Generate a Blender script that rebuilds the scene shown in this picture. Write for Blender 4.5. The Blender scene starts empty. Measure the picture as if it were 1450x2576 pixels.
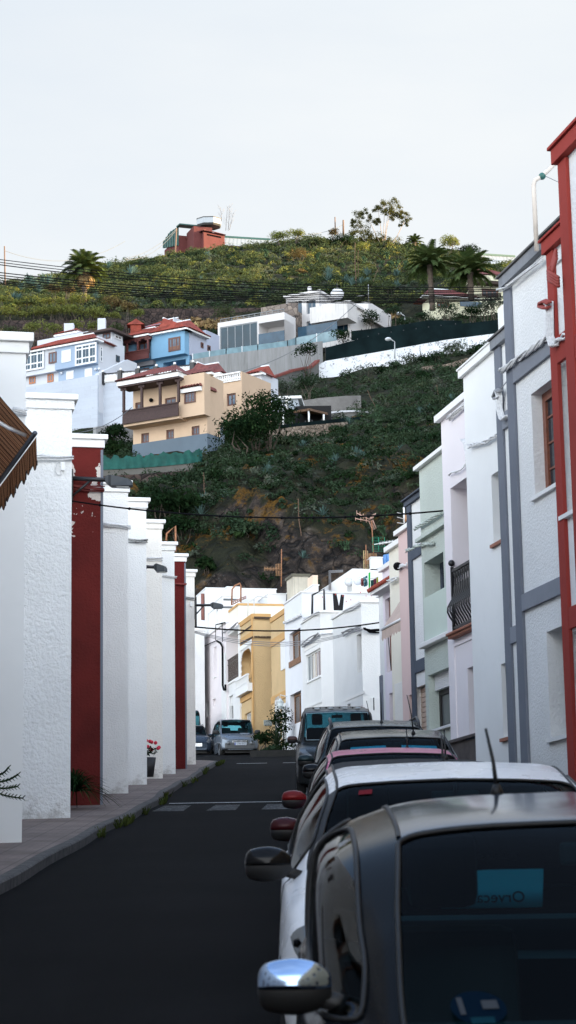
import bpy, bmesh, math, random
import numpy as np
from mathutils import Vector, Matrix, Euler
from math import radians, sin, cos, tan, pi, atan2, sqrt
S = bpy.context.scene
COL = S.collection
rnd = random.Random(7)
nr = np.random.default_rng(11)

SL = 0.0949
# ------------------------------------------------------------------ camera
F_PX = 5135.0; CX = 725.0; CY = 1288.0
CAM = Vector((0, 0, 1.75))
TH = radians(11.15); RO = radians(-0.95)
CR = Matrix.Rotation(radians(90) + TH, 3, 'X') @ Matrix.Rotation(RO, 3, 'Z')
cd = bpy.data.cameras.new('camera'); cam = bpy.data.objects.new('camera', cd); COL.objects.link(cam)
cam.matrix_world = Matrix.Translation(CAM) @ CR.to_4x4()
cd.sensor_fit = 'HORIZONTAL'; cd.sensor_width = 24.0; cd.lens = 24.0 * F_PX / 1450.0
cd.clip_end = 20000; cd.clip_start = 0.1
cd.dof.use_dof = True; cd.dof.focus_distance = 75.0; cd.dof.aperture_fstop = 10.0
S.camera = cam

def ray(px, py):
    return CR @ Vector(((px - CX) / F_PX, -(py - CY) / F_PX, -1.0))
def P(px, py, Y):
    d = ray(px, py); return CAM + d * (Y / d.y)
def proj(v):
    c = CR.transposed() @ (Vector(v) - CAM)
    return CX + F_PX * c.x / -c.z, CY - F_PX * c.y / -c.z
def mp(x0, y0, s):
    return lambda x, y: ((x0 + x / s) / 1.5897, (y0 + y / s) / 1.5897)
q1 = mp(1500, 2000, 2.342); q2 = mp(1800, 500, 1.84); q3 = mp(1800, 1800, 1.84); q4 = mp(1955, 900, 3.22)
q5 = mp(1955, 2200, 4.143); q6 = mp(1955, 1700, 4.143)
c3 = mp(700, 2200, 2.862); c4 = mp(1100, 2200, 2.862)
h1 = mp(0, 750, 1.2609); h2 = mp(1100, 750, 1.2033); h3 = mp(0, 1300, 1.2609); h4 = mp(1150, 1300, 1.2554)
l1 = mp(0, 1500, 1.8125); l2 = mp(0, 2200, 1.8125); v1 = mp(780, 2800, 3.816)
k1 = mp(0, 950, 2.9); k2 = mp(500, 820, 2.4167); k3 = mp(1050, 780, 2.2308); k4 = mp(1550, 900, 2.4167)
k5 = mp(400, 1600, 1.6111); k6 = mp(1050, 1500, 1.8125); k7 = mp(450, 1220, 3.2222); k8 = mp(0, 1300, 2.9)
k9 = mp(1370, 2030, 6.304); kA = mp(0, 1500, 5.15)
def road_z(Y): return SL * Y

# ------------------------------------------------------------------ objects
ORG = {}
def thing(name, label, cat, loc=(0, 0, 0), group=None, rot=None):
    o = bpy.data.objects.new(name, None); COL.objects.link(o); o.location = loc
    o.empty_display_size = 0.3
    if rot: o.rotation_euler = rot
    o['label'] = label; o['category'] = cat
    if group: o['group'] = group
    ORG[o] = Vector(loc); return o
def mesh_ob(name, me, mat=None, parent=None, label=None):
    o = bpy.data.objects.new(name, me); COL.objects.link(o)
    if parent is not None: o.parent = parent
    if mat is not None and not me.materials:
        for m in (mat if isinstance(mat, (list, tuple)) else [mat]): me.materials.append(m)
    if label: o['label'] = label
    return o
def tag(o, label, cat, group=None):
    o['label'] = label; o['category'] = cat
    if group: o['group'] = group
    return o
def recenter(o):
    """move a single-mesh thing's origin to the foot of its mesh"""
    me = o.data; n = len(me.vertices)
    if not n: return o
    a = np.empty(n * 3, dtype=np.float32); me.vertices.foreach_get('co', a); a = a.reshape(-1, 3)
    c = np.array([(a[:, 0].min() + a[:, 0].max()) / 2, (a[:, 1].min() + a[:, 1].max()) / 2, a[:, 2].min()], dtype=np.float32)
    me.vertices.foreach_set('co', (a - c).ravel()); o.location = Vector([float(x) for x in c]); me.update()
    return o
class MB:
    """collects faces in world coordinates; build() links them as one mesh object"""
    def __init__(s): s.v = []; s.f = []; s.m = []; s.mi = 0; s.sm = []
    def add(s, vs, fs, smooth=False):
        b = len(s.v); s.v += [tuple(v) for v in vs]
        for f in fs: s.f.append(tuple(b + i for i in f)); s.m.append(s.mi); s.sm.append(smooth)
    def quad(s, a, b, c, d): s.add([a, b, c, d], [(0, 1, 2, 3)])
    def box(s, O, U, V, W):
        O, U, V, W = map(Vector, (O, U, V, W))
        p = [O, O + U, O + U + V, O + V, O + W, O + U + W, O + U + V + W, O + V + W]
        s.add(p, [(0, 3, 2, 1), (4, 5, 6, 7), (0, 1, 5, 4), (1, 2, 6, 5), (2, 3, 7, 6), (3, 0, 4, 7)])
    def abox(s, x0, x1, y0, y1, z0, z1):
        s.box((x0, y0, z0), (x1 - x0, 0, 0), (0, y1 - y0, 0), (0, 0, z1 - z0))
    def tube(s, pts, r, n=6, cap=True, r2=None):
        pts = [Vector(p) for p in pts]; k = len(pts); vs = []; up = Vector((0, 0, 1)); prev = None
        for i, p in enumerate(pts):
            t = (pts[min(i + 1, k - 1)] - pts[max(i - 1, 0)])
            if t.length < 1e-9: t = Vector((0, 0, 1))
            t.normalize()
            if prev is None:
                a = t.cross(up)
                if a.length < 1e-3: a = t.cross(Vector((1, 0, 0)))
            else: a = prev - t * prev.dot(t)
            a.normalize(); prev = a; b = t.cross(a)
            rr = r if r2 is None else r + (r2 - r) * i / max(1, k - 1)
            if callable(r): rr = r(i / max(1, k - 1))
            for j in range(n):
                w = 2 * pi * j / n; vs.append(p + (a * cos(w) + b * sin(w)) * rr)
        fs = []
        for i in range(k - 1):
            for j in range(n):
                fs.append((i * n + j, i * n + (j + 1) % n, (i + 1) * n + (j + 1) % n, (i + 1) * n + j))
        if cap: fs += [tuple(range(n))[::-1], tuple((k - 1) * n + j for j in range(n))]
        s.add(vs, fs, True)
    def ball(s, c, r, n=8, sz=1.0):
        c = Vector(c); vs = []; fs = []
        for i in range(n + 1):
            a = pi * i / n
            for j in range(2 * n):
                b = pi * j / n; vs.append(c + Vector((sin(a) * cos(b) * r, sin(a) * sin(b) * r, cos(a) * r * sz)))
        for i in range(n):
            for j in range(2 * n): fs.append((i * 2 * n + j, (i + 1) * 2 * n + j, (i + 1) * 2 * n + (j + 1) % (2 * n), i * 2 * n + (j + 1) % (2 * n)))
        s.add(vs, fs, True)
    def build(s, name, mat, parent=None, raw=False, label=None, bevel=0):
        me = bpy.data.meshes.new(name)
        if parent is not None and not raw: L = ORG[parent]
        else: L = Vector((0, 0, 0))
        me.from_pydata([(v[0] - L.x, v[1] - L.y, v[2] - L.z) for v in s.v], [], s.f)
        mats = mat if isinstance(mat, (list, tuple)) else [mat]
        for m in mats: me.materials.append(m)
        me.polygons.foreach_set('material_index', s.m); me.polygons.foreach_set('use_smooth', s.sm)
        bm = bmesh.new(); bm.from_mesh(me)
        if bevel:
            bmesh.ops.remove_doubles(bm, verts=bm.verts, dist=1e-5)
            bmesh.ops.bevel(bm, geom=[e for e in bm.edges if len(e.link_faces) == 2 and e.calc_face_angle(0) > 0.7], offset=bevel, segments=2, affect='EDGES', profile=0.6)
        bmesh.ops.recalc_face_normals(bm, faces=bm.faces)
        bm.to_mesh(me); bm.free(); me.update()
        o = mesh_ob(name, me, None, parent, label)
        ORG[o] = L if parent is not None and not raw else Vector((0, 0, 0))
        return o
def one(mb, name, mat, label, cat, group=None, bevel=0):
    """a top-level thing that is a single mesh"""
    return recenter(tag(mb.build(name, mat, bevel=bevel), label, cat, group))
def text_mesh(name, s, size, mat, parent, M, ext=0.002, align='CENTER', raw=True):
    cu = bpy.data.curves.new('text', 'FONT'); cu.body = s; cu.size = size; cu.extrude = ext; cu.align_x = align; cu.align_y = 'CENTER'
    t = bpy.data.objects.new('text', cu); COL.objects.link(t)
    dg = bpy.context.evaluated_depsgraph_get(); me = bpy.data.meshes.new_from_object(t.evaluated_get(dg))
    bpy.data.objects.remove(t); bpy.data.curves.remove(cu)
    me.transform(M); me.materials.clear(); me.materials.append(mat); me.name = name
    return mesh_ob(name, me, None, parent)
def copy_tree(o, parent=None, **kw):
    c = o.copy(); COL.objects.link(c); c.parent = parent
    for ch in list(o.children): copy_tree(ch, c)
    return c

# ------------------------------------------------------------------ materials
class NT:
    def __init__(s, name):
        s.mat = bpy.data.materials.new(name); s.mat.use_nodes = True
        s.t = s.mat.node_tree; s.t.nodes.clear(); s.out = s.n('ShaderNodeOutputMaterial')
    def n(s, k, **kw):
        o = s.t.nodes.new(k)
        for a, v in kw.items():
            if hasattr(o, a): setattr(o, a, v)
            else: o.inputs[a.replace('_', ' ')].default_value = v
        return o
    def l(s, a, b): s.t.links.new(a, b)
    def coord(s, kind='Object'): return s.n('ShaderNodeTexCoord').outputs[kind]
    def noise(s, scale, detail=3, rough=0.55, vec=None, dist=0):
        o = s.n('ShaderNodeTexNoise'); o.inputs['Scale'].default_value = scale; o.inputs['Detail'].default_value = detail
        o.inputs['Roughness'].default_value = rough; o.inputs['Distortion'].default_value = dist
        s.l(vec if vec is not None else s.coord(), o.inputs['Vector']); return o.outputs['Fac']
    def ramp(s, fac, stops):
        o = s.n('ShaderNodeValToRGB'); e = o.color_ramp.elements
        while len(e) < len(stops): e.new(0.5)
        for el, (p, c) in zip(e, stops): el.position = p; el.color = (*c, 1) if len(c) == 3 else c
        s.l(fac, o.inputs[0]); return o.outputs['Color']
    def mixc(s, fac, a, b, mode='MIX'):
        o = s.n('ShaderNodeMix'); o.data_type = 'RGBA'; o.blend_type = mode
        for i, x in ((0, fac), (6, a), (7, b)):
            if hasattr(x, 'is_linked') or hasattr(x, 'links'): s.l(x, o.inputs[i])
            elif i == 0: o.inputs[0].default_value = x
            else: o.inputs[i].default_value = (*x, 1)
        return o.outputs[2]
    def math(s, op, a, b=None, c=None):
        o = s.n('ShaderNodeMath'); o.operation = op
        for i, x in enumerate((a, b, c)):
            if x is None: continue
            if hasattr(x, 'links'): s.l(x, o.inputs[i])
            else: o.inputs[i].default_value = x
        return o.outputs[0]
    def bump(s, h, strength, dist, nrm=None):
        o = s.n('ShaderNodeBump'); o.inputs['Strength'].default_value = strength; o.inputs['Distance'].default_value = dist
        s.l(h, o.inputs['Height'])
        if nrm is not None: s.l(nrm, o.inputs['Normal'])
        return o.outputs[0]
    def bsdf(s, col, rough=0.8, metal=0.0, nrm=None, coat=0.0, spec=0.5):
        o = s.n('ShaderNodeBsdfPrincipled')
        if hasattr(col, 'links'): s.l(col, o.inputs['Base Color'])
        else: o.inputs['Base Color'].default_value = (*col, 1)
        if hasattr(rough, 'links'): s.l(rough, o.inputs['Roughness'])
        else: o.inputs['Roughness'].default_value = rough
        o.inputs['Metallic'].default_value = metal; o.inputs['Coat Weight'].default_value = coat; o.inputs['Coat Roughness'].default_value = 0.03
        o.inputs['Specular IOR Level'].default_value = spec
        if nrm is not None: s.l(nrm, o.inputs['Normal'])
        return o.outputs[0]
    def done(s, sh): s.l(sh, s.out.inputs[0]); return s.mat
_mc = {}
def plain(name, col, rough=0.7, metal=0.0, var=0.08, scale=6.0, coat=0.0, bump=0.0, bscale=40.0, spec=0.5):
    if name in _mc: return _mc[name]
    t = NT(name); n = t.noise(scale, 3)
    a = tuple(max(0, c * (1 - var)) for c in col); b = tuple(min(1, c * (1 + var)) for c in col)
    c = t.ramp(n, [(0.3, a), (0.7, b)])
    nm = t.bump(t.noise(bscale, 3), bump, 0.01) if bump else None
    _mc[name] = t.done(t.bsdf(c, rough, metal, nm, coat, spec)); return _mc[name]
def plaster(name, col, rough_scale=22.0, strength=0.6, dist=0.02, stain=0.12, streak=0.0):
    if name in _mc: return _mc[name]
    t = NT(name); co = t.coord()
    n1 = t.noise(0.6, 5, 0.6); n2 = t.noise(5.0, 4, 0.6)
    d = tuple(c * (1 - stain) for c in col)
    c = t.ramp(n1, [(0.35, d), (0.62, col)])
    c = t.mixc(t.ramp(n2, [(0.55, (0, 0, 0)), (0.8, (1, 1, 1))]), c, tuple(x * (1 - stain * 0.8) for x in col))
    if streak:
        mpn = t.n('ShaderNodeMapping'); mpn.inputs['Scale'].default_value = (5, 5, 0.25); t.l(co, mpn.inputs[0])
        ns = t.noise(1.4, 5, 0.65, mpn.outputs[0])
        f = t.ramp(ns, [(0.56, (0, 0, 0)), (0.74, (streak,) * 3)])
        c = t.mixc(f, c, (0.12, 0.115, 0.11))
    if 'roughcast' in name:  # splash dirt and flaking along the foot of the wall
        g = t.n('ShaderNodeNewGeometry'); sp = t.n('ShaderNodeSeparateXYZ'); t.l(g.outputs['Position'], sp.inputs[0]); hh = t.math('SUBTRACT', sp.outputs[2], t.math('MULTIPLY', sp.outputs[1], SL))
        mr_ = t.n('ShaderNodeMapRange'); mr_.inputs['From Min'].default_value = .95; mr_.inputs['From Max'].default_value = .1; mr_.inputs['To Max'].default_value = .30; t.l(hh, mr_.inputs[0])
        f = t.ramp(t.math('ADD', t.noise(3.2, 7, .75), mr_.outputs[0]), [(.73, (0, 0, 0)), (.86, (.55,) * 3)]); c = t.mixc(f, c, (.34, .31, .28))
    h = t.noise(rough_scale, 3, 0.6)
    nm = t.bump(h, strength, dist)
    _mc[name] = t.done(t.bsdf(c, 0.9, 0, nm, 0, 0.25)); return _mc[name]
def glass_dark(name, col=(0.02, 0.03, 0.04), rough=0.06):
    if name in _mc: return _mc[name]
    t = NT(name); n = t.noise(0.9, 2); c = t.ramp(n, [(0.35, tuple(x * 0.85 for x in col)), (0.65, tuple(x * 1.15 for x in col))])
    nm = t.bump(t.noise(1.3, 2), 0.06, 0.02)
    _mc[name] = t.done(t.bsdf(c, rough, 0, nm, 0.0, 0.35)); return _mc[name]
def clear_glass(name, tint, refl=1.0):
    if name in _mc: return _mc[name]
    t = NT(name); tr = t.n('ShaderNodeBsdfTransparent'); tr.inputs[0].default_value = (*tint, 1)
    gl = t.n('ShaderNodeBsdfGlossy'); gl.inputs['Roughness'].default_value = 0.02; gl.inputs[0].default_value = (refl, refl, refl, 1)
    fr = t.n('ShaderNodeFresnel'); fr.inputs['IOR'].default_value = 1.5
    mx = t.n('ShaderNodeMixShader'); t.l(fr.outputs[0], mx.inputs[0]); t.l(tr.outputs[0], mx.inputs[1]); t.l(gl.outputs[0], mx.inputs[2])
    _mc[name] = t.done(mx.outputs[0]); return _mc[name]
def leafmat(name, c1, c2, c3=None, scale=0.5, trans=0.35):
    """foliage: colour varies from clump to clump (noise) and from leaf to leaf (island)"""
    if name in _mc: return _mc[name]
    t = NT(name); g = t.n('ShaderNodeNewGeometry'); co = t.coord()
    n = t.noise(scale, 3, 0.6)
    stops = [(0.38, c1), (0.6, c2)] + ([(0.72, c3)] if c3 else [])
    c = t.ramp(n, stops)
    hv = t.n('ShaderNodeHueSaturation'); t.l(c, hv.inputs['Color'])
    r = g.outputs['Random Per Island']
    t.l(t.math('MULTIPLY_ADD', r, 0.9, 0.55), hv.inputs['Value'])
    t.l(t.math('MULTIPLY_ADD', r, 0.04, 0.48), hv.inputs['Hue'])
    d = t.n('ShaderNodeBsdfDiffuse'); t.l(hv.outputs[0], d.inputs[0])
    tl = t.n('ShaderNodeBsdfTranslucent'); t.l(t.mixc(1.0, hv.outputs[0], (1.0, 0.95, 0.55), 'MULTIPLY'), tl.inputs[0])
    mx = t.n('ShaderNodeMixShader'); mx.inputs[0].default_value = trans
    t.l(d.outputs[0], mx.inputs[1]); t.l(tl.outputs[0], mx.inputs[2])
    _mc[name] = t.done(mx.outputs[0]); return _mc[name]

W_SM = lambda: plaster('white_smooth_plaster', (0.80, 0.80, 0.79), 60, 0.15, 0.004, 0.05)
W_RO = lambda: plaster('white_roughcast', (0.80, 0.80, 0.79), 16, 1.0, 0.035, 0.08)
W_R2 = lambda: plaster('white_fine_roughcast', (0.79, 0.79, 0.78), 30, 0.9, 0.02, 0.07)
W_WM = lambda: plaster('warm_white_roughcast', (0.82, 0.79, 0.74), 22, 0.9, 0.025, 0.07)
TRIMW = lambda: plaster('white_trim_paint', (0.82, 0.81, 0.79), 40, 0.2, 0.006, 0.06)
DRED = lambda: plaster('dark_red_plaster', (0.11, 0.010, 0.009), 22, 0.9, 0.02, 0.3)
RED = lambda: plaster('brick_red_paint', (0.31, 0.045, 0.035), 40, 0.4, 0.008, 0.12)
GREY = lambda: plaster('grey_trim_paint', (0.17, 0.185, 0.22), 40, 0.3, 0.006, 0.15, 0.0)
DGREY = lambda: plaster('dark_grey_trim_paint', (0.085, 0.10, 0.13), 40, 0.3, 0.006, 0.2)
PINK = lambda: plaster('pink_plaster', (0.70, 0.52, 0.49), 60, 0.2, 0.005, 0.06)
PALEP = lambda: plaster('pale_pink_white_plaster', (0.80, 0.745, 0.765), 60, 0.15, 0.004, 0.05)
MINT = lambda: plaster('mint_roughcast', (0.55, 0.60, 0.54), 26, 0.9, 0.02, 0.10)
YEL = lambda: plaster('ochre_roughcast', (0.64, 0.46, 0.25), 20, 1.0, 0.03, 0.12)
YELT = lambda: plaster('ochre_trim', (0.60, 0.36, 0.15), 40, 0.2, 0.005, 0.1)
CREAM = lambda: plaster('cream_plaster', (0.80, 0.75, 0.64), 40, 0.4, 0.01, 0.08)
BLK = lambda: plain('black_cable', (0.004, 0.004, 0.005), 0.8, spec=.1)
WCAB = lambda: plain('painted_white_cable', (0.66, 0.66, 0.66), 0.6, var=0.15, scale=30)
BMET = lambda: plain('black_metal', (0.012, 0.012, 0.014), 0.4)
GLS = lambda: glass_dark('dark_window_glass')
BROWN = lambda: plain('brown_wood', (0.16, 0.06, 0.028), 0.5, scale=20, var=0.25)
WHT = lambda: plain('white_paint', (0.8, 0.8, 0.79), 0.45, var=0.03)
DARKIN = lambda: plain('dark_interior', (0.008, 0.008, 0.009), 0.9)

# ------------------------------------------------------------------ facades
def dirv(az): a = radians(az); return Vector((sin(a), cos(a), 0))
class Fac:
    """vertical plane through a point; u runs along U, z up, N points outward"""
    def __init__(s, O, U, N): s.O = Vector(O); s.O.z = 0; s.U = Vector(U).normalized(); s.N = Vector(N).normalized()
    def off(s, d): return Fac(s.O + s.N * d, s.U, s.N)
    def hit(s, px, py):
        d = ray(px, py); t = (s.O - CAM).dot(s.N) / d.dot(s.N); p = CAM + d * t
        return (p - s.O).dot(s.U), p.z
    def pt(s, u, z, n=0): p = s.O + s.U * u + s.N * n; p.z = z; return p
    def rect(s, a, b):
        u0, z0 = s.hit(*a); u1, z1 = s.hit(*b)
        return min(u0, u1), max(u0, u1), min(z0, z1), max(z0, z1)
    def box(s, mb, r, out, back=0.0):
        u0, u1, z0, z1 = r
        mb.box(s.pt(u0, z0, back), s.U * (u1 - u0), s.N * (out - back), Vector((0, 0, z1 - z0)))
def panel(mb, F, u0, u1, z0, z1, holes, depth):
    us = sorted({u0, u1, *[min(max(x, u0), u1) for h in holes for x in h[:2]]})
    zs = sorted({z0, z1, *[min(max(x, z0), z1) for h in holes for x in h[2:4]]})
    for i in range(len(us) - 1):
        for j in range(len(zs) - 1):
            a, b, c, d = us[i], us[i + 1], zs[j], zs[j + 1]
            if b - a < 1e-6 or d - c < 1e-6: continue
            mu, mz = (a + b) / 2, (c + d) / 2
            if any(h[0] < mu < h[1] and h[2] < mz < h[3] for h in holes): continue
            mb.quad(F.pt(a, c), F.pt(b, c), F.pt(b, d), F.pt(a, d))
    for h in holes:
        a, b, c, d = h[:4]; dp = -(h[4] if len(h) > 4 else depth)
        a, b, c, d = max(a, u0), min(b, u1), max(c, z0), min(d, z1)
        for (p, q) in (((a, c), (b, c)), ((b, c), (b, d)), ((b, d), (a, d)), ((a, d), (a, c))):
            mb.quad(F.pt(*p), F.pt(*q), F.pt(*q, dp), F.pt(*p, dp))
        if len(h) > 5 and h[5]:
            mb.quad(F.pt(a, c, dp), F.pt(b, c, dp), F.pt(b, d, dp), F.pt(a, d, dp))
class Bld:
    """box house: near vertical edge at C, left face along azL, right face 90 deg on"""
    def __init__(s, name, label, C, uL, wR, z0, z1, mat, azL=-12.5, group=None, cat='house', parent=None, pname='wall'):
        s.C = Vector(C); s.dL = dirv(azL); s.dR = dirv(azL + 90); s.uL = uL; s.wR = wR; s.z0 = z0; s.z1 = z1; s.mat = mat
        sg = 1 if wR > 0 else -1
        s.L = Fac(s.C, s.dL, -s.dR * sg); s.R = Fac(s.C, s.dR * sg, -s.dL)
        s.hL = []; s.hR = []; s.depth = 0.2; s.pname = pname
        s.root = parent or thing(name, label, cat, (s.C.x, s.C.y, z0), group)
    def face(s, f): return s.L if f == 'L' else s.R
    def hole(s, f, a, b, depth=None, back=False):
        r = s.face(f).rect(a, b); (s.hL if f == 'L' else s.hR).append((*r, depth or s.depth, back)); return r
    def finish(s, roof=True):
        mb = MB(); W = abs(s.wR)
        panel(mb, s.L, 0, s.uL, s.z0, s.z1, s.hL, s.depth)
        panel(mb, s.R, 0, W, s.z0, s.z1, s.hR, s.depth)
        p = lambda u, w, z: Vector((*(s.C + s.dL * u + s.dR * (w if s.wR > 0 else -w)).xy, z))
        mb.quad(p(s.uL, 0, s.z0), p(s.uL, W, s.z0), p(s.uL, W, s.z1), p(s.uL, 0, s.z1))
        mb.quad(p(0, W, s.z0), p(s.uL, W, s.z0), p(s.uL, W, s.z1), p(0, W, s.z1))
        if roof: mb.quad(p(0, 0, s.z1), p(s.uL, 0, s.z1), p(s.uL, W, s.z1), p(0, W, s.z1))
        s.wall = mb.build(s.pname, s.mat, s.root); return s
    def coping(s, h=0.1, out=0.1, mat=None, sides='LR', name='coping', z=None):
        z = s.z1 if z is None else z; mb = MB(); W = abs(s.wR); sg = 1 if s.wR > 0 else -1
        o = s.C - s.dL * out - s.dR * sg * out
        mb.box((o.x, o.y, z - h * 0.0), s.dL * (s.uL + 2 * out), s.dR * sg * (W + 2 * out), (0, 0, h))
        return mb.build(name, mat or TRIMW(), s.root, bevel=0.015)
    def box(s, f, a, b, out, name, mat, back=0.0, bevel=0, label=None):
        F = s.face(f); r = F.off(out).rect(a, b); mb = MB(); F.box(mb, r, out, back); return mb.build(name, mat, s.root, bevel=bevel, label=label)
def window(root, F, r, depth, fmat, gmat, nx=1, nz=1, fw=0.06, zs=None, name='window', sill=None, sillmat=None, bars=None):
    """frame (part) with its pane (sub-part), set back by depth in plane F; r = (u0,u1,z0,z1)"""
    u0, u1, z0, z1 = r[:4]; mb = MB(); o = -depth + 0.03; b = -depth - 0.03
    for (a, c, d, e) in ((u0, u0 + fw, z0, z1), (u1 - fw, u1, z0, z1), (u0 + fw, u1 - fw, z0, z0 + fw), (u0 + fw, u1 - fw, z1 - fw, z1)):
        F.box(mb, (a, c, d, e), o, b)
    for i in range(1, nx):
        x = u0 + (u1 - u0) * i / nx; F.box(mb, (x - fw * .4, x + fw * .4, z0 + fw, z1 - fw), o - .004, b)
    hz = zs if zs else [j / nz for j in range(1, nz)]
    for q in hz:
        z = z0 + (z1 - z0) * q; F.box(mb, (u0 + fw, u1 - fw, z - fw * .4, z + fw * .4), o - .008, b)
    if bars:
        for i in range(1, bars[0]):
            x = u0 + (u1 - u0) * i / bars[0]; F.box(mb, (x - .012, x + .012, z0 + fw, z1 - fw), o - .012, b + .02)
        for i in range(1, bars[1]):
            z = z0 + (z1 - z0) * i / bars[1]; F.box(mb, (u0 + fw, u1 - fw, z - .012, z + .012), o - .016, b + .02)
    w = mb.build(name, fmat, root)
    g = MB(); F.box(g, (u0 + fw * .6, u1 - fw * .6, z0 + fw * .6, z1 - fw * .6), -depth - .002, -depth - .02); ORG[w] = ORG[root]
    g.build('pane', gmat, w)
    if sill:
        sb = MB(); F.box(sb, (u0 - .05, u1 + .05, z0 - .05, z0 - .002), sill, -depth); sb.build('sill', sillmat or WHT(), root)
    return w
def cable_run(root, F, pts, r=0.012, n=4, out=0.03, mat=None, seed=1, name='cable_bundle', twist=False):
    """bundle of wires along pixel points on facade F"""
    R = random.Random(seed); base = [F.off(out).hit(*p) for p in pts]; mb = MB()
    # densify
    dp = []
    for i in range(len(base) - 1):
        a, b = base[i], base[i + 1]; m = max(2, int(abs(b[0] - a[0]) + abs(b[1] - a[1])) * 4 + 2)
        for j in range(m): dp.append((a[0] + (b[0] - a[0]) * j / m, a[1] + (b[1] - a[1]) * j / m))
    dp.append(base[-1])
    for k in range(n):
        ph = R.random() * 6; line = []
        for i, (u, z) in enumerate(dp):
            w = 2.4 * i / 1.5 + ph
            sp = r * (1.1 if twist else 1.5) * sqrt(n)
            line.append(F.pt(u + (0 if twist else R.uniform(-1, 1) * r), z + sin(w if twist else ph + i * .25) * sp * (1 if twist else .9), out + r + cos(w if twist else ph * 2 + i * .2) * sp * .6 + sp * .6))
        mb.tube(line, r, 5)
    return mb.build(name, mat or WCAB(), root)
def sag(a, b, s, n=24):
    a, b = Vector(a), Vector(b); return [a.lerp(b, i / n) - Vector((0, 0, s * 4 * (i / n) * (1 - i / n))) for i in range(n + 1)]
# ------------------------------------------------------------------ world, sun
SUN_EL = 14.0; SUN_AZ = 86.0      # azimuth clockwise from +Y (view direction) towards +X
w = bpy.data.worlds.new("World"); S.world = w; w.use_nodes = True
nt = w.node_tree; nt.nodes.clear()
wo = nt.nodes.new('ShaderNodeOutputWorld'); bg = nt.nodes.new('ShaderNodeBackground'); sky = nt.nodes.new('ShaderNodeTexSky')
sky.sky_type = 'NISHITA'; sky.sun_disc = False; sky.sun_elevation = radians(SUN_EL); sky.sun_rotation = radians(SUN_AZ)
sky.air_density = 1.0; sky.dust_density = 1.2; sky.ozone_density = 1.6
bg.inputs['Strength'].default_value = 0.15
# thin high haze: whitens the sky, strongest low down, with faint streaks
tc = nt.nodes.new('ShaderNodeTexCoord'); sx = nt.nodes.new('ShaderNodeSeparateXYZ'); nt.links.new(tc.outputs['Generated'], sx.inputs[0])
nz = nt.nodes.new('ShaderNodeTexNoise'); nz.inputs['Scale'].default_value = 3.2; nz.inputs['Detail'].default_value = 6; nz.inputs['Roughness'].default_value = 0.55
mpg = nt.nodes.new('ShaderNodeMapping'); mpg.inputs['Scale'].default_value = (1, 1, 3.5); nt.links.new(tc.outputs['Generated'], mpg.inputs[0]); nt.links.new(mpg.outputs[0], nz.inputs['Vector'])
mr = nt.nodes.new('ShaderNodeMapRange'); mr.interpolation_type = 'SMOOTHSTEP'; mr.inputs['From Min'].default_value = 0.41; mr.inputs['From Max'].default_value = 0.64
mr.inputs['To Min'].default_value = 0.97; mr.inputs['To Max'].default_value = 0.10; nt.links.new(sx.outputs['Z'], mr.inputs['Value'])
ad = nt.nodes.new('ShaderNodeMath'); ad.operation = 'MULTIPLY_ADD'; ad.inputs[1].default_value = 0.22; nt.links.new(nz.outputs['Fac'], ad.inputs[0])
sb = nt.nodes.new('ShaderNodeMath'); sb.operation = 'SUBTRACT'; sb.inputs[1].default_value = 0.11; nt.links.new(mr.outputs[0], sb.inputs[0]); nt.links.new(sb.outputs[0], ad.inputs[2])
cl = nt.nodes.new('ShaderNodeClamp'); nt.links.new(ad.outputs[0], cl.inputs[0])
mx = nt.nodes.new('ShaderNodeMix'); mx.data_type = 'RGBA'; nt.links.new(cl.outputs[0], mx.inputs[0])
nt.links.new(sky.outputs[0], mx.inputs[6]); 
# added brightness in the unseen sky behind the viewpoint, to light the walls
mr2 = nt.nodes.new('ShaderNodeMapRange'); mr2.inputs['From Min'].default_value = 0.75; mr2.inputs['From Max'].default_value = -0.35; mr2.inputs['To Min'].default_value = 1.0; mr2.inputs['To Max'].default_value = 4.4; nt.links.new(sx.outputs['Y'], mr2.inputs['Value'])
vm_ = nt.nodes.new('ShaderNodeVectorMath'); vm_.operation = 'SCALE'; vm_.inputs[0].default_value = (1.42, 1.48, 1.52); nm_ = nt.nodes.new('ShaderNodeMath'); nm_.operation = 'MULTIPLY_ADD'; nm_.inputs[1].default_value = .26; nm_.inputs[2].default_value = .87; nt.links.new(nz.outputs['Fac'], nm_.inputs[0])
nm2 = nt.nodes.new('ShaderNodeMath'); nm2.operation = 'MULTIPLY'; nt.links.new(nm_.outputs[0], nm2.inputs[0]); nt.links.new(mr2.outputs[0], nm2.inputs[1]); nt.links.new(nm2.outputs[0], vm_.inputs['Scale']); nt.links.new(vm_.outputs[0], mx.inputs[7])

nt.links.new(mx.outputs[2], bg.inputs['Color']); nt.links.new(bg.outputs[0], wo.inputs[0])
ld = bpy.data.lights.new('sun', 'SUN'); ld.energy = 5.0; ld.angle = radians(0.5); ld.color = (1.0, 0.74, 0.42)
sun = bpy.data.objects.new('sun', ld); COL.objects.link(sun)
sd = Vector((sin(radians(SUN_AZ)) * cos(radians(SUN_EL)), cos(radians(SUN_AZ)) * cos(radians(SUN_EL)), sin(radians(SUN_EL))))
sun.rotation_euler = sd.to_track_quat('Z', 'Y').to_euler(); sun.location = (60, 40, 90)
S.view_settings.view_transform = 'Standard'; S.view_settings.look = 'None'; S.view_settings.gamma = 1; S.view_settings.exposure = 2.04
S.render.engine = 'CYCLES'; S.cycles.max_bounces = 8; S.cycles.diffuse_bounces = 4; S.cycles.transparent_max_bounces = 24
S.cycles.use_denoising = True

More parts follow.
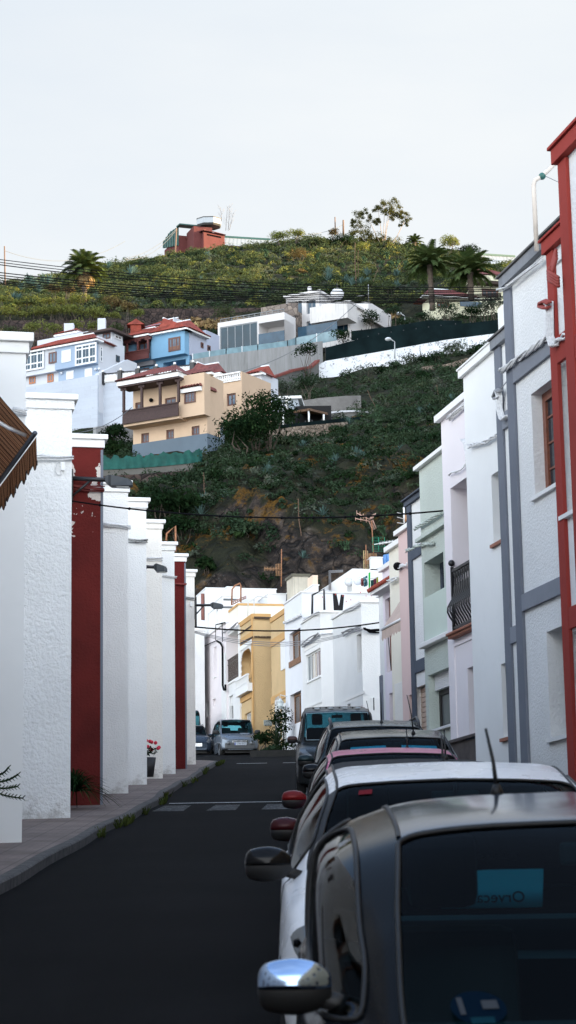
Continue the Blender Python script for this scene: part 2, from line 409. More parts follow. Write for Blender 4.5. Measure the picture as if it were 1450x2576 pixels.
# ------------------------------------------------------------------ road and pavements
def struct(o, kind='structure'): o['kind'] = kind; return o
t = NT('asphalt'); n = t.noise(60, 4); n2 = t.noise(0.5, 4, 0.6)
mpn = t.n('ShaderNodeMapping'); mpn.inputs['Scale'].default_value = (1.6, 0.06, 1); t.l(t.coord(), mpn.inputs[0]); n3 = t.noise(1.0, 4, 0.6, mpn.outputs[0])
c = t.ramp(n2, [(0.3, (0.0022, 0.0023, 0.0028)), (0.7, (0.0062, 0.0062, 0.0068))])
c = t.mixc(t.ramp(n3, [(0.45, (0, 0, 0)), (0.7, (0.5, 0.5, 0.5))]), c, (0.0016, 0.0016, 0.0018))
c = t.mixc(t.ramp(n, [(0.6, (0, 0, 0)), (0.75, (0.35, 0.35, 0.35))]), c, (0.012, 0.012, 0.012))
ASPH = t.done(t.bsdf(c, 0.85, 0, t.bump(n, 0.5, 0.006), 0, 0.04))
def sheet(name, rows, mat, kind='structure', nsub=1, thick=0):
    """rows of (Y, x0, x1, z); a strip surface"""
    mb = MB(); vs = []
    for (Y, x0, x1, z) in rows: vs += [(x0, Y, z), (x1, Y, z)]
    mb.add(vs, [(2 * i, 2 * i + 1, 2 * i + 3, 2 * i + 2) for i in range(len(rows) - 1)])
    o = mb.build(name, mat); struct(o, kind); return o
def slp(Y, dz=0): return road_z(Y) + dz
YE = 80.0
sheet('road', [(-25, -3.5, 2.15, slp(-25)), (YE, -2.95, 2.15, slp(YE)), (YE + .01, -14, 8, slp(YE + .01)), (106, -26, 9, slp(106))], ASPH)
# kerb line wobbles a little as in an old street
def kx(Y): return -2.82 - .24 * min(1, max(0, (34 - Y) / 13)) + 0.05 * sin(Y * 0.35) + 0.03 * sin(Y * 0.9 + 1)
t = NT('pavement_tiles'); co = t.coord(); sp = t.n('ShaderNodeSeparateXYZ'); t.l(co, sp.inputs[0])
def grid(tt, v, per, wd):
    m = tt.math('FRACT', tt.math('DIVIDE', v, per)); return tt.math('LESS_THAN', m, wd)
g = t.math('MAXIMUM', grid(t, sp.outputs[0], 0.4, 0.04), grid(t, sp.outputs[1], 0.4, 0.04))
g2 = t.math('MAXIMUM', grid(t, sp.outputs[0], 0.1, 0.12), grid(t, sp.outputs[1], 0.1, 0.12))
n = t.noise(1.2, 4); n2 = t.noise(14, 4)
c = t.ramp(n, [(0.35, (0.13, 0.092, 0.076)), (0.65, (0.22, 0.165, 0.142))])
c = t.mixc(t.ramp(n2, [(0.5, (0, 0, 0)), (0.75, (.5, .5, .5))]), c, (0.07, 0.06, 0.06))
c = t.mixc(t.math('MULTIPLY', g, 0.7), c, (0.03, 0.028, 0.027)); c = t.mixc(t.math('MULTIPLY', g2, 0.25), c, (0.04, 0.036, 0.035))
TILE = t.done(t.bsdf(c, 0.75, 0, t.bump(t.math('ADD', t.math('MULTIPLY', g, -0.6), n2), 0.5, 0.01), 0, 0.3))
rows = []
Y = -6.0
while Y < 76: rows.append((Y, -6.5, kx(Y) - 0.13, slp(Y, .13))); Y += 1.0
for a in range(0, 9): # rounded corner at the end of the block
    q = a / 8 * pi / 2; rows.append((76.2 + 4.3 * sin(q), -6.5, kx(76) - 0.13 - 2.6 * (1 - cos(q)), slp(76.2 + 4.3 * sin(q), .13)))
sheet('pavement', rows, TILE)
t = NT('kerb_stone'); n = t.noise(8, 5, .6); sp = t.n('ShaderNodeSeparateXYZ'); t.l(t.coord(), sp.inputs[0])
c = t.ramp(n, [(0.3, (0.045, 0.041, 0.039)), (0.7, (0.11, 0.10, 0.095))]); c = t.mixc(t.math('MULTIPLY', grid(t, sp.outputs[1], 0.8, 0.035), .85), c, (0.012, 0.012, 0.011))
KERB = t.done(t.bsdf(c, .85, 0, t.bump(n, .5, .02), 0, .3))
mb = MB(); path = [(r[2], r[0]) for r in rows]; 
for i in range(len(path) - 1):
    (x0, y0), (x1, y1) = path[i], path[i + 1]
    d = Vector((x1 - x0, y1 - y0, 0)).normalized(); nrm = Vector((d.y, -d.x, 0))
    a = [Vector((x0, y0, slp(y0, .13))), Vector((x1, y1, slp(y1, .13)))]
    for P0, P1 in ((a[0], a[1]),):
        o0 = P0 + nrm * .13; o1 = P1 + nrm * .13; e0 = P0 + nrm * .15 - Vector((0, 0, .02)); e1 = P1 + nrm * .15 - Vector((0, 0, .02))
        b0 = Vector((e0.x, e0.y, slp(e0.y, -.1))); b1 = Vector((e1.x, e1.y, slp(e1.y, -.1)))
        mb.quad(P0, P1, o1, o0); mb.quad(o0, o1, e1, e0); mb.quad(e0, e1, b1, b0)
struct(mb.build('kerb', KERB))
sheet('pavement', [(-6, 2.05, 6.5, slp(-6, .12)), (79, 2.05, 6.5, slp(79, .12)), (96, 2.4, 7, slp(96, .12))], TILE)
mb = MB(); mb.quad((2.05, -6, slp(-6, .12)), (2.05, 79, slp(79, .12)), (2.05, 79, slp(79, -.1)), (2.05, -6, slp(-6, -.1)))
struct(mb.build('kerb', KERB))
# markings: worn zebra bars and thin lines
t = NT('worn_road_paint'); n = t.noise(9, 6, .7); n2 = t.noise(60, 3)
m = t.math('GREATER_THAN', t.math('MULTIPLY', n, t.math('ADD', n2, 0.5)), 0.42)
WORN = t.done(t.bsdf(t.mixc(m, (0.16, 0.165, 0.17), (0.012, 0.012, 0.013)), 0.8, 0, None, 0, 0.3))
LINEP = plain('white_road_paint', (0.5, 0.5, 0.5), 0.7, var=0.25, scale=12)
bars = []
for (xa, xb) in ((388, 463), (518, 588), (649, 722)):
    p0 = P(xa, 2024, 45); X0 = (xa - 725) / F_PX * 40.6; X1 = (xb - 725) / F_PX * 40.6; bars.append((X0, X1))
mb = MB()
for X0, X1 in bars:
    Ya, Yb = 38.9, 41.3
    mb.quad((X0, Ya, slp(Ya, .005)), (X1, Ya, slp(Ya, .005)), (X1 + .03, Yb, slp(Yb, .005)), (X0 + .09, Yb, slp(Yb, .005)))
o = struct(mb.build('zebra_crossing', WORN))
mb = MB(); mb.quad((-2.55, 42.3, slp(42.3, .005)), (0.6, 42.3, slp(42.3, .005)), (0.6, 42.5, slp(42.5, .005)), (-2.55, 42.5, slp(42.5, .005)))
for (a, b) in ((-2.1, -0.95), (-0.35, .35), (0.6, 1.9)): mb.quad((a, 77.6, slp(77.6, .005)), (b, 77.6, slp(77.6, .005)), (b, 77.9, slp(77.9, .005)), (a, 77.9, slp(77.9, .005)))
struct(mb.build('road_line', LINEP))

# ------------------------------------------------------------------ left row: nine end walls
LG = 'row houses stepping up the left side of the street'
left = [ # px right, base y, Y, top px, top y, mat, copeh, label
 (55, 2100, 27.6, 62, 862, W_SM, .10, 'smooth white house nearest on the left with a thick parapet'),
 (177, 2043, 34.2, 178, 1008, W_RO, .10, 'white roughcast house left of the peeling dark red house'),
 (257, 2013, 39.2, 259, 1107, DRED, .08, 'large dark red house with peeling paint near its parapet'),
 (323, 1985, 45.0, 324, 1221, W_R2, .08, 'white house right behind the peeling dark red house'),
 (370, 1965, 50.8, 368, 1263, W_R2, .08, 'white house with the red flower pot at its foot'),
 (410, 1950, 55.8, 406, 1317, W_WM, .08, 'warm white house carrying the small middle street lamp'),
 (442, 1940, 60.0, 439, 1372, W_R2, .08, 'white house with a rusty pipe frame above its roof'),
 (470, 1928, 65.8, 466, 1401, DRED, .08, 'narrow small dark red house near the end of the left row'),
 (493, 1917, 72.0, 488, 1440, W_WM, .08, 'last white house of the left row beside the far street lamp'),
]
LH = []
t = NT('peeling_dark_red'); n = t.noise(1.3, 5, .62, dist=.4); sp = t.n('ShaderNodeSeparateXYZ'); t.l(t.coord(), sp.inputs[0]); n2 = t.noise(22, 4)
hz = t.n('ShaderNodeMapRange'); hz.inputs['From Min'].default_value = 4.6; hz.inputs['From Max'].default_value = 6.6; hz.inputs['To Min'].default_value = .0; hz.inputs['To Max'].default_value = .17; t.l(sp.outputs[2], hz.inputs[0])
lz = t.n('ShaderNodeMapRange'); lz.inputs['From Min'].default_value = 1.4; lz.inputs['From Max'].default_value = .1; lz.inputs['To Min'].default_value = .0; lz.inputs['To Max'].default_value = .14; t.l(sp.outputs[2], lz.inputs[0])
m = t.math('GREATER_THAN', t.math('ADD', t.math('ADD', n, hz.outputs[0]), lz.outputs[0]), .688)
c = t.ramp(t.noise(.8, 4), [(0.3, (0.075, 0.008, 0.006)), (0.7, (0.135, 0.014, 0.011))])
PEEL = t.done(t.bsdf(t.mixc(m, c, (0.62, 0.55, 0.50)), .85, 0, t.bump(t.math('ADD', n2, t.math('MULTIPLY', m, -.6)), .9, .02), 0, .25))
for i, (px, by, Y, tx, ty, mat, ch, lab) in enumerate(left):
    C = P(px, by, Y); top = P(tx, ty, Y)
    B = Bld('row_house', lab, (C.x, C.y, 0), 6.6, -7.5, slp(C.y) - .3, top.z, PEEL if i == 2 else mat(), azL=-12.5, group=LG)
    ORG[B.root] = B.root.location.copy()
    B.finish(); LH.append(B)
    B.coping(.10 if i else .13, .10, None)
    # cornice mould under the coping at the street corner
    mb = MB(); o = B.C + B.dR * .04 - B.dL * .04
    mb.box((o.x, o.y, top.z - .16), B.dL * 6.6, -B.dR * 7.5, (0, 0, .158)); mb.build('cornice', mat() if i != 2 and i != 7 else TRIMW(), B.root, bevel=.01)
    if mat is DRED:
        mb = MB(); o = B.C + B.dR * .012 - B.dL * .012; mb.box((o.x, o.y, C.z - .3), B.dL * .4, -B.dR * .05, (0, 0, top.z - C.z + .1)); mb.build('corner_strip', GREY(), B.root)
# wire bundles on the end walls
for i, pts, m, n, s in ((1, [l1(185, 605), l1(300, 600), l1(420, 612), l1(530, 615)], 'w', 7, 1), (3, [l1(742, 1085), l1(850, 1088), l1(945, 1103)], 'w', 6, 2), (0, [(30, 1033), (66, 1038)], 'w', 5, 9),
                        (4, [l1(930, 1200), l1(1000, 1207), l1(1070, 1205)], 'd', 5, 3), (5, [l1(1063, 1335), l1(1180, 1335)], 'w', 4, 4), (6, [l2(1175, 185), l2(1280, 195)], 'w', 4, 5),
                        (2, [l1(520, 815), l1(640, 825), l1(755, 828)], 'r', 7, 6), (7, [l2(1268, 248), l2(1350, 250)], 'r', 4, 7), (8, [l2(1345, 348), l2(1412, 356)], 'd', 5, 8)):
    mm = {'w': WCAB(), 'r': plain('red_painted_cable', (0.17, 0.02, 0.015), .6), 'd': plain('mixed_grey_cable', (0.25, 0.25, 0.24), .6, var=.6, scale=25)}[m]
    cable_run(LH[i].root, LH[i].R, pts, .014, n, .02, mm, s)
B = LH[1]; B.box('R', l1(443, 628), l1(472, 690), .06, 'junction_box', WHT(), bevel=.01)
mb = MB(); F = B.R; cpts = [l1(430, 625), l1(410, 650), l1(400, 690), l1(415, 722), l1(440, 725), l1(452, 692)]
mb.tube([F.pt(*F.off(.03).hit(*p), .03) for p in cpts], .008, 5); mb.build('loose_wire', WCAB(), B.root)
B = LH[8]; B.box('R', l2(1378, 370), l2(1395, 408), .06, 'junction_box', WHT(), bevel=.01)
B = LH[3]; B.box('R', l1(760, 1138), l1(840, 1142), .012, 'conduit', WHT())

# ------------------------------------------------------------------ wall mounted street lamps
def lamp(label, base_px, tip_px, Y, wall, axdir=None, az=None):
    a = P(*base_px, Y); b = P(*tip_px, Y); d = (b - a); L = d.length; root = thing('street_lamp', label, 'street lamp', a, 'street lamps on wall brackets')
    d.normalize(); up = Vector((0, 0, 1)); side = d.cross(up).normalized()
    mb = MB()
    mb.box(a - side * .05 - up * .50 - d * .02, side * .1, d * .04, up * .68); mb.build('wall_plate', BMET(), root)
    mb = MB(); e = a.lerp(b, .60); mb.tube([a, e], .045, 8); mb.tube([a - up * .36, a.lerp(b, .3) - up * .03], .025, 6); mb.build('arm', BMET(), root)
    hd = plain('dark_lamp_housing', (0.025, 0.03, 0.034), .45)
    mb = MB(); s0 = a.lerp(b, .55); ln = (b - s0)
    prof = [(0, .05, .06, -.05), (.12, .07, .09, -.10), (.22, .13, .09, -.13), (.8, .14, .03, -.12), (1.0, .10, -.02, -.10)]
    vs = []
    for (tt, hw, zt, zb) in prof: vs += [s0 + ln * tt - side * hw + up * zb, s0 + ln * tt + side * hw + up * zb, s0 + ln * tt + side * hw * .7 + up * zt, s0 + ln * tt - side * hw * .7 + up * zt]
    fs = [(0, 1, 2, 3), (16, 19, 18, 17)]
    for i in range(4):
        for j in range(4): fs.append((4 * i + j, 4 * i + (j + 1) % 4, 4 * i + 4 + (j + 1) % 4, 4 * i + 4 + j))
    mb.add(vs, fs)
    for q in range(7): # cooling fins on top
        c0 = s0 + ln * (.62 + q * .05); mb.box(c0 - side * .09 + up * (.02 - q * .006), side * .18, ln * .02, up * .035)
    h = mb.build('lamp_head', hd, root)
    mb = MB(); mb.box(s0 + ln * .42 - side * .09 - up * .128, ln * .45, side * .18, -up * .012); ORG[h] = ORG[root]; mb.build('lens', plain('lamp_lens', (.5, .52, .5), .2), h)
    return root
lamp('large black street lamp bracketed from the peeling dark red house', l1(522, 748), l1(962, 768), 38.9, None)
lamp('small dark street lamp on the warm white house, partly hidden', l2(1000, 118), l2(1212, 128), 53.8, None)
lamp('far black street lamp above the parked van', (c3(230, 632)), (c3(555, 628)), 71.5, None)
# ------------------------------------------------------------------ right row
RG = 'row houses stepping up the right side of the street'
def rh(label, far, Y, top, mat, ln=6.5, wd=8.0, group=RG, azL=-12.5, cat='house', name='row_house', base=None):
    A = P(*far, Y); C = A - dirv(azL) * ln
    F = Fac(A, dirv(azL), -dirv(azL + 90)); z1 = F.hit(*top)[1]
    B = Bld(name, label, C, ln, wd, (road_z(C.y) - .3) if base is None else base, z1, mat, azL=azL, group=group, cat=cat)
    return B
def band(B, z, h, out, mat, name='band', f='L', u=None):
    F = B.face(f); u0, u1 = u or (0, B.uL if f == 'L' else abs(B.wR)); mb = MB(); F.box(mb, (u0, u1, z, z + h), out, 0); return mb.build(name, mat, B.root, bevel=.006)
def pil(B, wd, out, mat, z0=None, z1=None, name='pilaster', at='far'):
    u1 = B.uL; u0 = u1 - wd; mb = MB(); B.L.box(mb, (u0, u1, B.z0 if z0 is None else z0, B.z1 if z1 is None else z1), out, 0); return mb.build(name, mat, B.root, bevel=.006)
TER = lambda: plain('terracotta_sill', (0.30, 0.12, 0.075), .7, scale=20)
PANER = lambda: clear_glass('x', (1, 1, 1))

# nearest: tall brick red framed house at the frame edge
B = rh('tall white house framed in brick red, nearest on the right', (1482, 1990), 20.0, (1400, 386), W_R2(), 6.0)
F = B.L; zc = B.z1
band(B, zc - .16, .155, .09, RED(), 'cornice', u=(0, B.uL + .05)); band(B, zc - .0, .035, .12, RED(), 'coping', u=(-.1, B.uL + .08))
pil(B, .24, .04, RED(), z1=zc - .17)
zb = F.hit(*q4(1070, 1450))[1]
band(B, zb - .27, .25, .035, RED(), u=(0, B.uL - .25)); 
zb2 = F.hit(1450, 1545)[1]; band(B, zb2 - .24, .24, .035, RED(), u=(0, B.uL - .25))
r = (B.uL - 1.9, B.uL - .62, zb - 2.0, zb - .75); B.hL.append((*r, .22, True)); window(B.root, F, r, .2, BROWN(), GLS(), 2, 1)
mb = MB(); o = B.C + B.dL * B.uL + B.dR * .03; mb.box((o.x, o.y, zc - .16), B.dL * .05, B.dR * 6, (0, 0, .155)); mb.build('side_fascia', RED(), B.root)
B.finish()
mb = MB(); pp = [F.pt(B.uL - .02, F.hit(*q4(1060, 430))[1] + .05, .10), F.pt(B.uL + .12, F.hit(*q4(1000, 500))[1] - .05, .10), F.pt(B.uL + .14, F.hit(*q4(960, 560))[1] - .1, .14), F.pt(B.uL - .05, F.hit(*q4(1060, 560))[1] - .16, .1)]
for k in range(4): mb.tube([p + Vector((0, 0, k * .03)) for p in pp], .02, 6)
mb.build('cable_bundle', plain('brick_painted_cable', (.30, .05, .04), .6), B.root)

# brick red framed, one step lower
B = rh('lower white house with brick red frame and pale blue reveals', (1440, 1990), 22.6, (1359, 630), W_R2(), 6.0)
F = B.L; zc = B.z1
band(B, zc - .15, .145, .08, RED(), 'cornice', u=(0, B.uL + .04)); band(B, zc, .03, .11, RED(), 'coping', u=(-.1, B.uL + .07))
pil(B, .22, .04, RED(), z1=zc - .16)
zb = F.hit(*q4(800, 1560))[1]; zl = F.hit(*q4(895, 1835))[1]
band(B, zl + .02, zb - zl, .045, RED(), u=(0, B.uL - .23))
pil2 = MB(); uw0 = F.hit(*q4(900, 1840))[0]
F.box(pil2, (uw0 + .0, B.uL - .23, B.z0, zl + .02), .045, 0); pil2.build('frame_strip', RED(), B.root)
zs = F.hit(*q3(845, 485))[1]
r = (uw0 - 1.25, uw0, zs, zl); B.hL.append((*r, .45, True)); window(B.root, F, r, .42, BROWN(), GLS(), 2, 1, sill=.06)
zb2 = F.hit(*q3(875, 1168))[1]; band(B, zb2 - .24, .24, .04, RED(), u=(0, uw0))
r = (uw0 - 1.25, uw0 - .02, zb2 - 2.3, zb2 - .27); B.hL.append((*r, .45, True)); window(B.root, F, r, .42, BROWN(), GLS(), 2, 1)
B.finish()
cable_run(B.root, F, [q4(1065, 1390), q4(960, 1470), q4(870, 1545)], .014, 5, .04, WCAB(), 11, twist=True)
mb = MB(); base = [q4(760, 985), q4(800, 985), q4(805, 1200), q4(810, 1420), q4(840, 1540), q4(880, 1540)]
for k in range(4): mb.tube([F.pt(*F.off(.08).hit(x + k * 0, y), .06 + .02 * k) + F.U * (.012 * k) for (x, y) in base], .016, 6)
mb.build('cable_drop', WCAB(), B.root)
mb = MB(); base = [q4(800, 990), q4(740, 965), q4(690, 990), q4(685, 1030), q4(740, 1050), q4(790, 1050)]
for k in range(3): mb.tube([F.pt(*F.off(.1).hit(x, y + k * 2), .10 + .02 * k) for (x, y) in base], .018, 6)
mb.build('cable_loop', plain('brick_painted_cable', (.30, .05, .04), .6), B.root)
B.box('L', q4(795, 440), q4(1020, 350), .03, 'upper_cable', WCAB())

# grey framed pair
def grey_house(lab, far, Y, top, bandpx, upper=True):
    B = rh(lab, far, Y, top, W_R2(), 6.5, 8)
    F = B.L; zc = B.z1
    band(B, zc - .14, .14, .08, plaster('weathered_grey_cornice', (0.24, 0.25, 0.27), 30, .5, .01, .4, .5), 'cornice', u=(0, B.uL + .05)); band(B, zc, .03, .11, plain('slate_coping', (.10, .095, .09), .8, var=.3), 'coping', u=(-.1, B.uL + .08))
    mb = MB(); o = B.C + B.dL * B.uL + B.dR * .005; mb.box((o.x, o.y, zc - .14), B.dL * .05, B.dR * 5, (0, 0, .14)); mb.build('side_fascia', GREY(), B.root)
    pil(B, .26, .04, GREY(), z1=zc - .15)
    for (a, hgt) in bandpx:
        z = F.hit(*a)[1]; band(B, z - hgt, hgt, .045, plaster('streaked_grey_band', (0.24, 0.255, 0.29), 40, .3, .006, .15, .0), u=(0, B.uL - .27))
    return B
B = grey_house('white roughcast house with grey frame and tall brown window', (1319, 1925), 25.3, (1258, 713), ((q4(255, 1880), .24), (q5(575, 750), .21)))
F = B.L
a = F.off(0).hit(*q4(548, 2180)); b = F.hit(*q6(775, 1190)); r = (a[0] - 1.25, a[0], b[1], a[1]); B.hL.append((*r, .30, True))
w = window(B.root, F, (r[0], r[1], r[2], r[3]), .17, plain('brown_window_frame', (.20, .065, .035), .45, scale=20, var=.2), GLS(), 1, 1, fw=.11, bars=(3, 4), sill=.05)
a = F.hit(*q5(960, 1360)); b = F.hit(*(((2055 + 760 / 5.15) / 1.5897, (2700 + 1310 / 5.15) / 1.5897))); r = (a[0] - 1.25, a[0], b[1], a[1]); B.hL.append((*r, .40, True))
window(B.root, F, r, .36, plain('dark_window_frame', (.01, .008, .008), .5), GLS(), 1, 1, fw=.08, sill=.05)
B.finish()
cable_run(B.root, F, [q4(190, 1880), q4(250, 1850), q4(430, 1710), q4(620, 1580), q4(790, 1450)], .014, 6, .04, WCAB(), 12, twist=True)
cable_run(B.root, F, [q4(150, 830), q4(260, 790), q4(480, 610), q4(620, 500), q4(730, 420)], .010, 5, .04, WCAB(), 13)
B = grey_house('narrow visible strip of white house with dark grey pilaster', (1288, 1925), 28.5, (1236, 868), ((q4(140, 2480), .24), (q5(390, 1290), .23)))
B.finish(); F = B.L
mb = MB(); base = [q2(430, 1790), q2(400, 1800), q2(330, 1965), q2(322, 1985), q2(345, 2000)]
base = [q4(255, 2000), q4(150, 2130), q4(100, 2110), q4(65, 2190), q4(80, 2215), q4(130, 2210)]
for k in range(3): mb.tube([F.pt(*F.off(.1).hit(x, y + k * 2), .08 + .02 * k) for (x, y) in base[1:]], .018, 6)
mb.tube([F.pt(*F.off(.05).hit(*p), .06) for p in base[:2]], .008, 5)
mb.build('cable_loop', plain('grey_cable', (.25, .25, .26), .5), B.root)
mb = MB(); base = [q4(130, 2130), q4(150, 2200), q4(150, 2350), q4(185, 2480), q4(205, 2500), q4(265, 2450)]
for k in range(4): mb.tube([F.pt(*F.off(.08).hit(x, y), .06 + .02 * k) + F.U * (.012 * k) for (x, y) in base], .016, 6)
mb.build('cable_drop', WCAB(), B.root)
mb = MB(); F.box(mb, (B.uL - 1.2, B.uL + .05, B.z1 + .035, B.z1 + .5), -.05, -.9); mb.build('roof_box', TRIMW(), B.root, bevel=.04)

# plain white house with two slit windows
B = rh('smooth white house with two deep slit windows and brown sills', (1199, 1925), 31.4, (1168, 930), W_SM(), 6.5, 8)
F = B.L
for (a, bt) in ((q6(45, 835), q6(75, 1990)), (q5(205, 1895), (((1750 + 1070 / 4.085) / 1.5897, (2650 + 1245 / 4.085) / 1.5897)))):
    p = F.hit(*a); q = F.hit(*bt); r = (p[0] - 1.1, p[0], q[1], p[1]); B.hL.append((*r, .36, True)); window(B.root, F, r, .32, WHT(), GLS(), 2, 1, sill=.05, sillmat=TER())
B.finish(); band(B, B.z1 - .12, .12, .07, TRIMW(), 'cornice', u=(0, B.uL + .06)); band(B, B.z1, .03, .09, TRIMW(), 'coping', u=(0, B.uL + .08))
cable_run(B.root, F, [q2(365, 2280), q2(280, 2330), q2(200, 2350), q2(150, 2365)], .012, 5, .03, WCAB(), 14, twist=True)

# white-pink house with balcony
B = rh('pale pinkish white house with black wrought iron balcony', (1134, 1828), 35.7, (1112, 1043), PALEP(), 6.5, 8)
F = B.L
a = F.hit(*q3(4, 283)); b = F.hit(*q3(20, 1360)); r = (a[0] - 1.9, a[0], b[1], a[1]); B.hL.append((*r, .85, True)); rb = r
window(B.root, F, (r[0] + .2, r[1] - .3, r[2], r[3] - .2), .82, BROWN(), GLS(), 2, 1)
p = F.hit(*((1750 + 492 / 4.085) / 1.5897, (2650 + 92 / 4.085) / 1.5897)); q = F.hit(*((1750 + 535 / 4.085) / 1.5897, (2650 + 1220 / 4.085) / 1.5897))
r = (p[0] - .9, p[0], q[1], p[1]); B.hL.append((*r, .35, True)); window(B.root, F, r, .3, WHT(), GLS(), 1, 1, sill=.05, sillmat=DGREY())
B.finish(); band(B, B.z1 - .12, .12, .10, TRIMW(), 'coping', u=(0, B.uL + .1))
mb = MB(); F.box(mb, (rb[0] - .05, rb[1] + .06, rb[2] - .10, rb[2]), .12, -.2); F.box(mb, (rb[0] - .05, rb[1] + .06, rb[2] - .05, rb[2] + .0), .16, .12); mb.build('balcony_sill', TER(), B.root, bevel=.02)
bal = MB(); h = 1.02; z0 = rb[2] + .05; no = .0
F.box(bal, (rb[0], rb[1], z0 + h, z0 + h + .05), .04, -.04); F.box(bal, (rb[0], rb[1], z0 + .02, z0 + .06), .04, -.02)
F.box(bal, (rb[1] - .05, rb[1], z0 - .05, z0 + h + .1), .05, 0); bal.ball(F.pt(rb[1] - .02, z0 + h + .17, .03), .06, 6)
for i in range(13):
    u = rb[1] - .12 - i * (rb[1] - rb[0] - .15) / 13
    pts = [F.pt(u, z0 + .05 + h * q, .0 + .16 * math.exp(-((q - .28) / .2) ** 2)) for q in [j / 12 for j in range(13)]]
    bal.tube(pts, (lambda q: .018 if .1 < q < .5 else .016 + .022 * max(0, sin(q * 22)) * (q > .5)), 5)
bal.build('balcony_railing', BMET(), B.root)
mb = MB(); u0 = F.hit(*q3(35, 1450))[0]; zt = F.hit(*q3(35, 1450))[1]; F.box(mb, (0, u0, zt, zt + .04), .02, 0); F.box(mb, (u0 - .03, u0, B.z0, zt), .02, 0); mb.build('relief_line', PALEP(), B.root)
mb = MB(); zt = F.hit(*q3(65, 2150))[1]; F.box(mb, (0, B.uL - .02, B.z0, zt), .04, 0); F.box(mb, (0, B.uL, zt, zt + .05), .09, 0); mb.build('stone_plinth', plain('brown_stone_plinth', (.075, .062, .058), .8, scale=4, var=.3), B.root)
cable_run(B.root, F, [q2(135, 2045), q2(60, 2110), q2(5, 2160)], .014, 5, .03, WCAB(), 15)
cable_run(B.root, F, [q3(125, 110), q3(60, 155), q3(0, 190)], .012, 5, .03, WCAB(), 16, twist=True)
mb = MB(); pts = [q2(100, 2310), q2(125, 2340), q2(140, 2420), q2(148, 2540)]
for k in range(4): mb.tube([F.pt(*F.off(.06).hit(*p), .04 + .02 * k) + F.U * .015 * k for p in pts], .013, 5)
mb.build('cable_drop', WCAB(), B.root)

# mint house
B = rh('mint green roughcast house with roller shutter window', (1074, 1835), 40.5, (1046, 1184), MINT(), 6.5, 8)
F = B.L
a = F.hit(*q1(460, 592)); b = F.hit(*q1(475, 930)); r = (a[0] - 1.35, a[0], b[1], a[1]); B.hL.append((*r, .40, True)); window(B.root, F, r, .36, DGREY(), GLS(), 1, 1, fw=.09)
a = F.hit(*q1(470, 925)); b = F.hit(*q1(492, 1340)); r = (a[0] - 2.0, a[0], b[1], a[1] - .001)
mb = MB(); F.box(mb, (r[0], r[1], r[2], r[3]), .03, 0); mb.build('render_panel', plaster('pale_mint_render', (.60, .68, .60), 50, .2, .004, .05), B.root)
mb = MB(); F.box(mb, (r[0] - .1, r[1] + .12, r[2] - .10, r[2]), .14, 0); mb.build('ledge', TRIMW(), B.root, bevel=.02)
a = F.hit(*q1(420, 412)); mb = MB(); F.box(mb, (a[0] - 2.1, a[0], a[1] + .02, a[1] + .09), .10, 0); mb.build('canopy', MINT(), B.root)
a = F.hit(*q1(500, 1645)); b = F.hit(*q1(505, 2170)); r = (a[0] - 1.7, a[0], b[1], a[1]); B.hL.append((*r, .28, True))
zs = r[2] + (r[3] - r[2]) * .72
window(B.root, F, (r[0], r[1], r[2], zs), .24, plain('dark_window_frame', (.01, .008, .008), .5), glass_dark('curtained_glass', (.10, .11, .115), .15), 2, 1, fw=.10, sill=.08)
mb = MB(); nsl = 9
for i in range(nsl): z = zs + (r[3] - zs) * i / nsl; F.box(mb, (r[0] + .03, r[1] - .03, z, z + (r[3] - zs) / nsl * .86), -.12, -.2)
mb.build('roller_shutter', WHT(), B.root)
B.finish(); band(B, B.z1 - .05, .08, .10, TRIMW(), 'coping', u=(0, B.uL + .1))
cable_run(B.root, F, [q1(650, 110), q1(540, 180), q1(390, 268)], .015, 5, .03, plain('mint_painted_cable', (.45, .5, .45), .6, var=.3), 17, twist=True)
cable_run(B.root, F, [q1(560, 400), q1(420, 425), q1(300, 480)], .013, 5, .03, plain('mint_painted_cable', (.45, .5, .45), .6, var=.3), 18, twist=True)

# dark grey framed white strip
B = rh('white house with dark slate frame between mint and pink', (1043, 1812), 46.5, (1019, 1268), W_R2(), 6.5, 8)
F = B.L; band(B, B.z1 - .12, .12, .08, DGREY(), 'cornice', u=(0, B.uL + .12)); band(B, B.z1, .03, .15, DGREY(), 'coping', u=(0, B.uL + .14))
pil(B, .28, .05, DGREY(), z1=B.z1 - .13)
for (a, hh) in ((q1(345, 470), .25), (q1(370, 1520), .28)): z = F.hit(*a)[1]; band(B, z - hh, hh, .045, DGREY(), u=(0, B.uL - .29))
a = F.hit(*q1(420, 1745)); r = (a[0] - 1.2, a[0] + .35, B.z0 + .3, a[1]); B.hL.append((*r, .25, True))
mb = MB(); n = 26
for i in range(n): z = r[2] + (r[3] - r[2]) * i / n; F.box(mb, (r[0], r[1], z, z + (r[3] - r[2]) / n * .85), -.12, -.2)
mb.build('slatted_shutter', plain('peach_shutter', (.60, .45, .36), .6), B.root)
B.finish()
# pink
B = rh('narrow dusty pink house beside the slate framed one', (1015, 1817), 51.5, (1002, 1338), PINK(), 6.0, 8)
F = B.L; a = F.hit(*q1(318, 1830)); r = (a[0] - 1.2, a[0], B.z0 + .4, a[1]); B.hL.append((*r, .35, True)); window(B.root, F, r, .3, BROWN(), GLS(), 1, 1)
B.finish(); band(B, B.z1 - .10, .12, .10, TRIMW(), 'coping', u=(0, B.uL + .1))
cable_run(B.root, F, [q1(310, 600), q1(210, 640)], .018, 5, .05, WCAB(), 19, twist=True)
mb = MB(); mb.ball(F.pt(*F.off(.1).hit(*q1(212, 620)), .1), .11, 6); mb.build('cable_coil', BLK(), B.root)
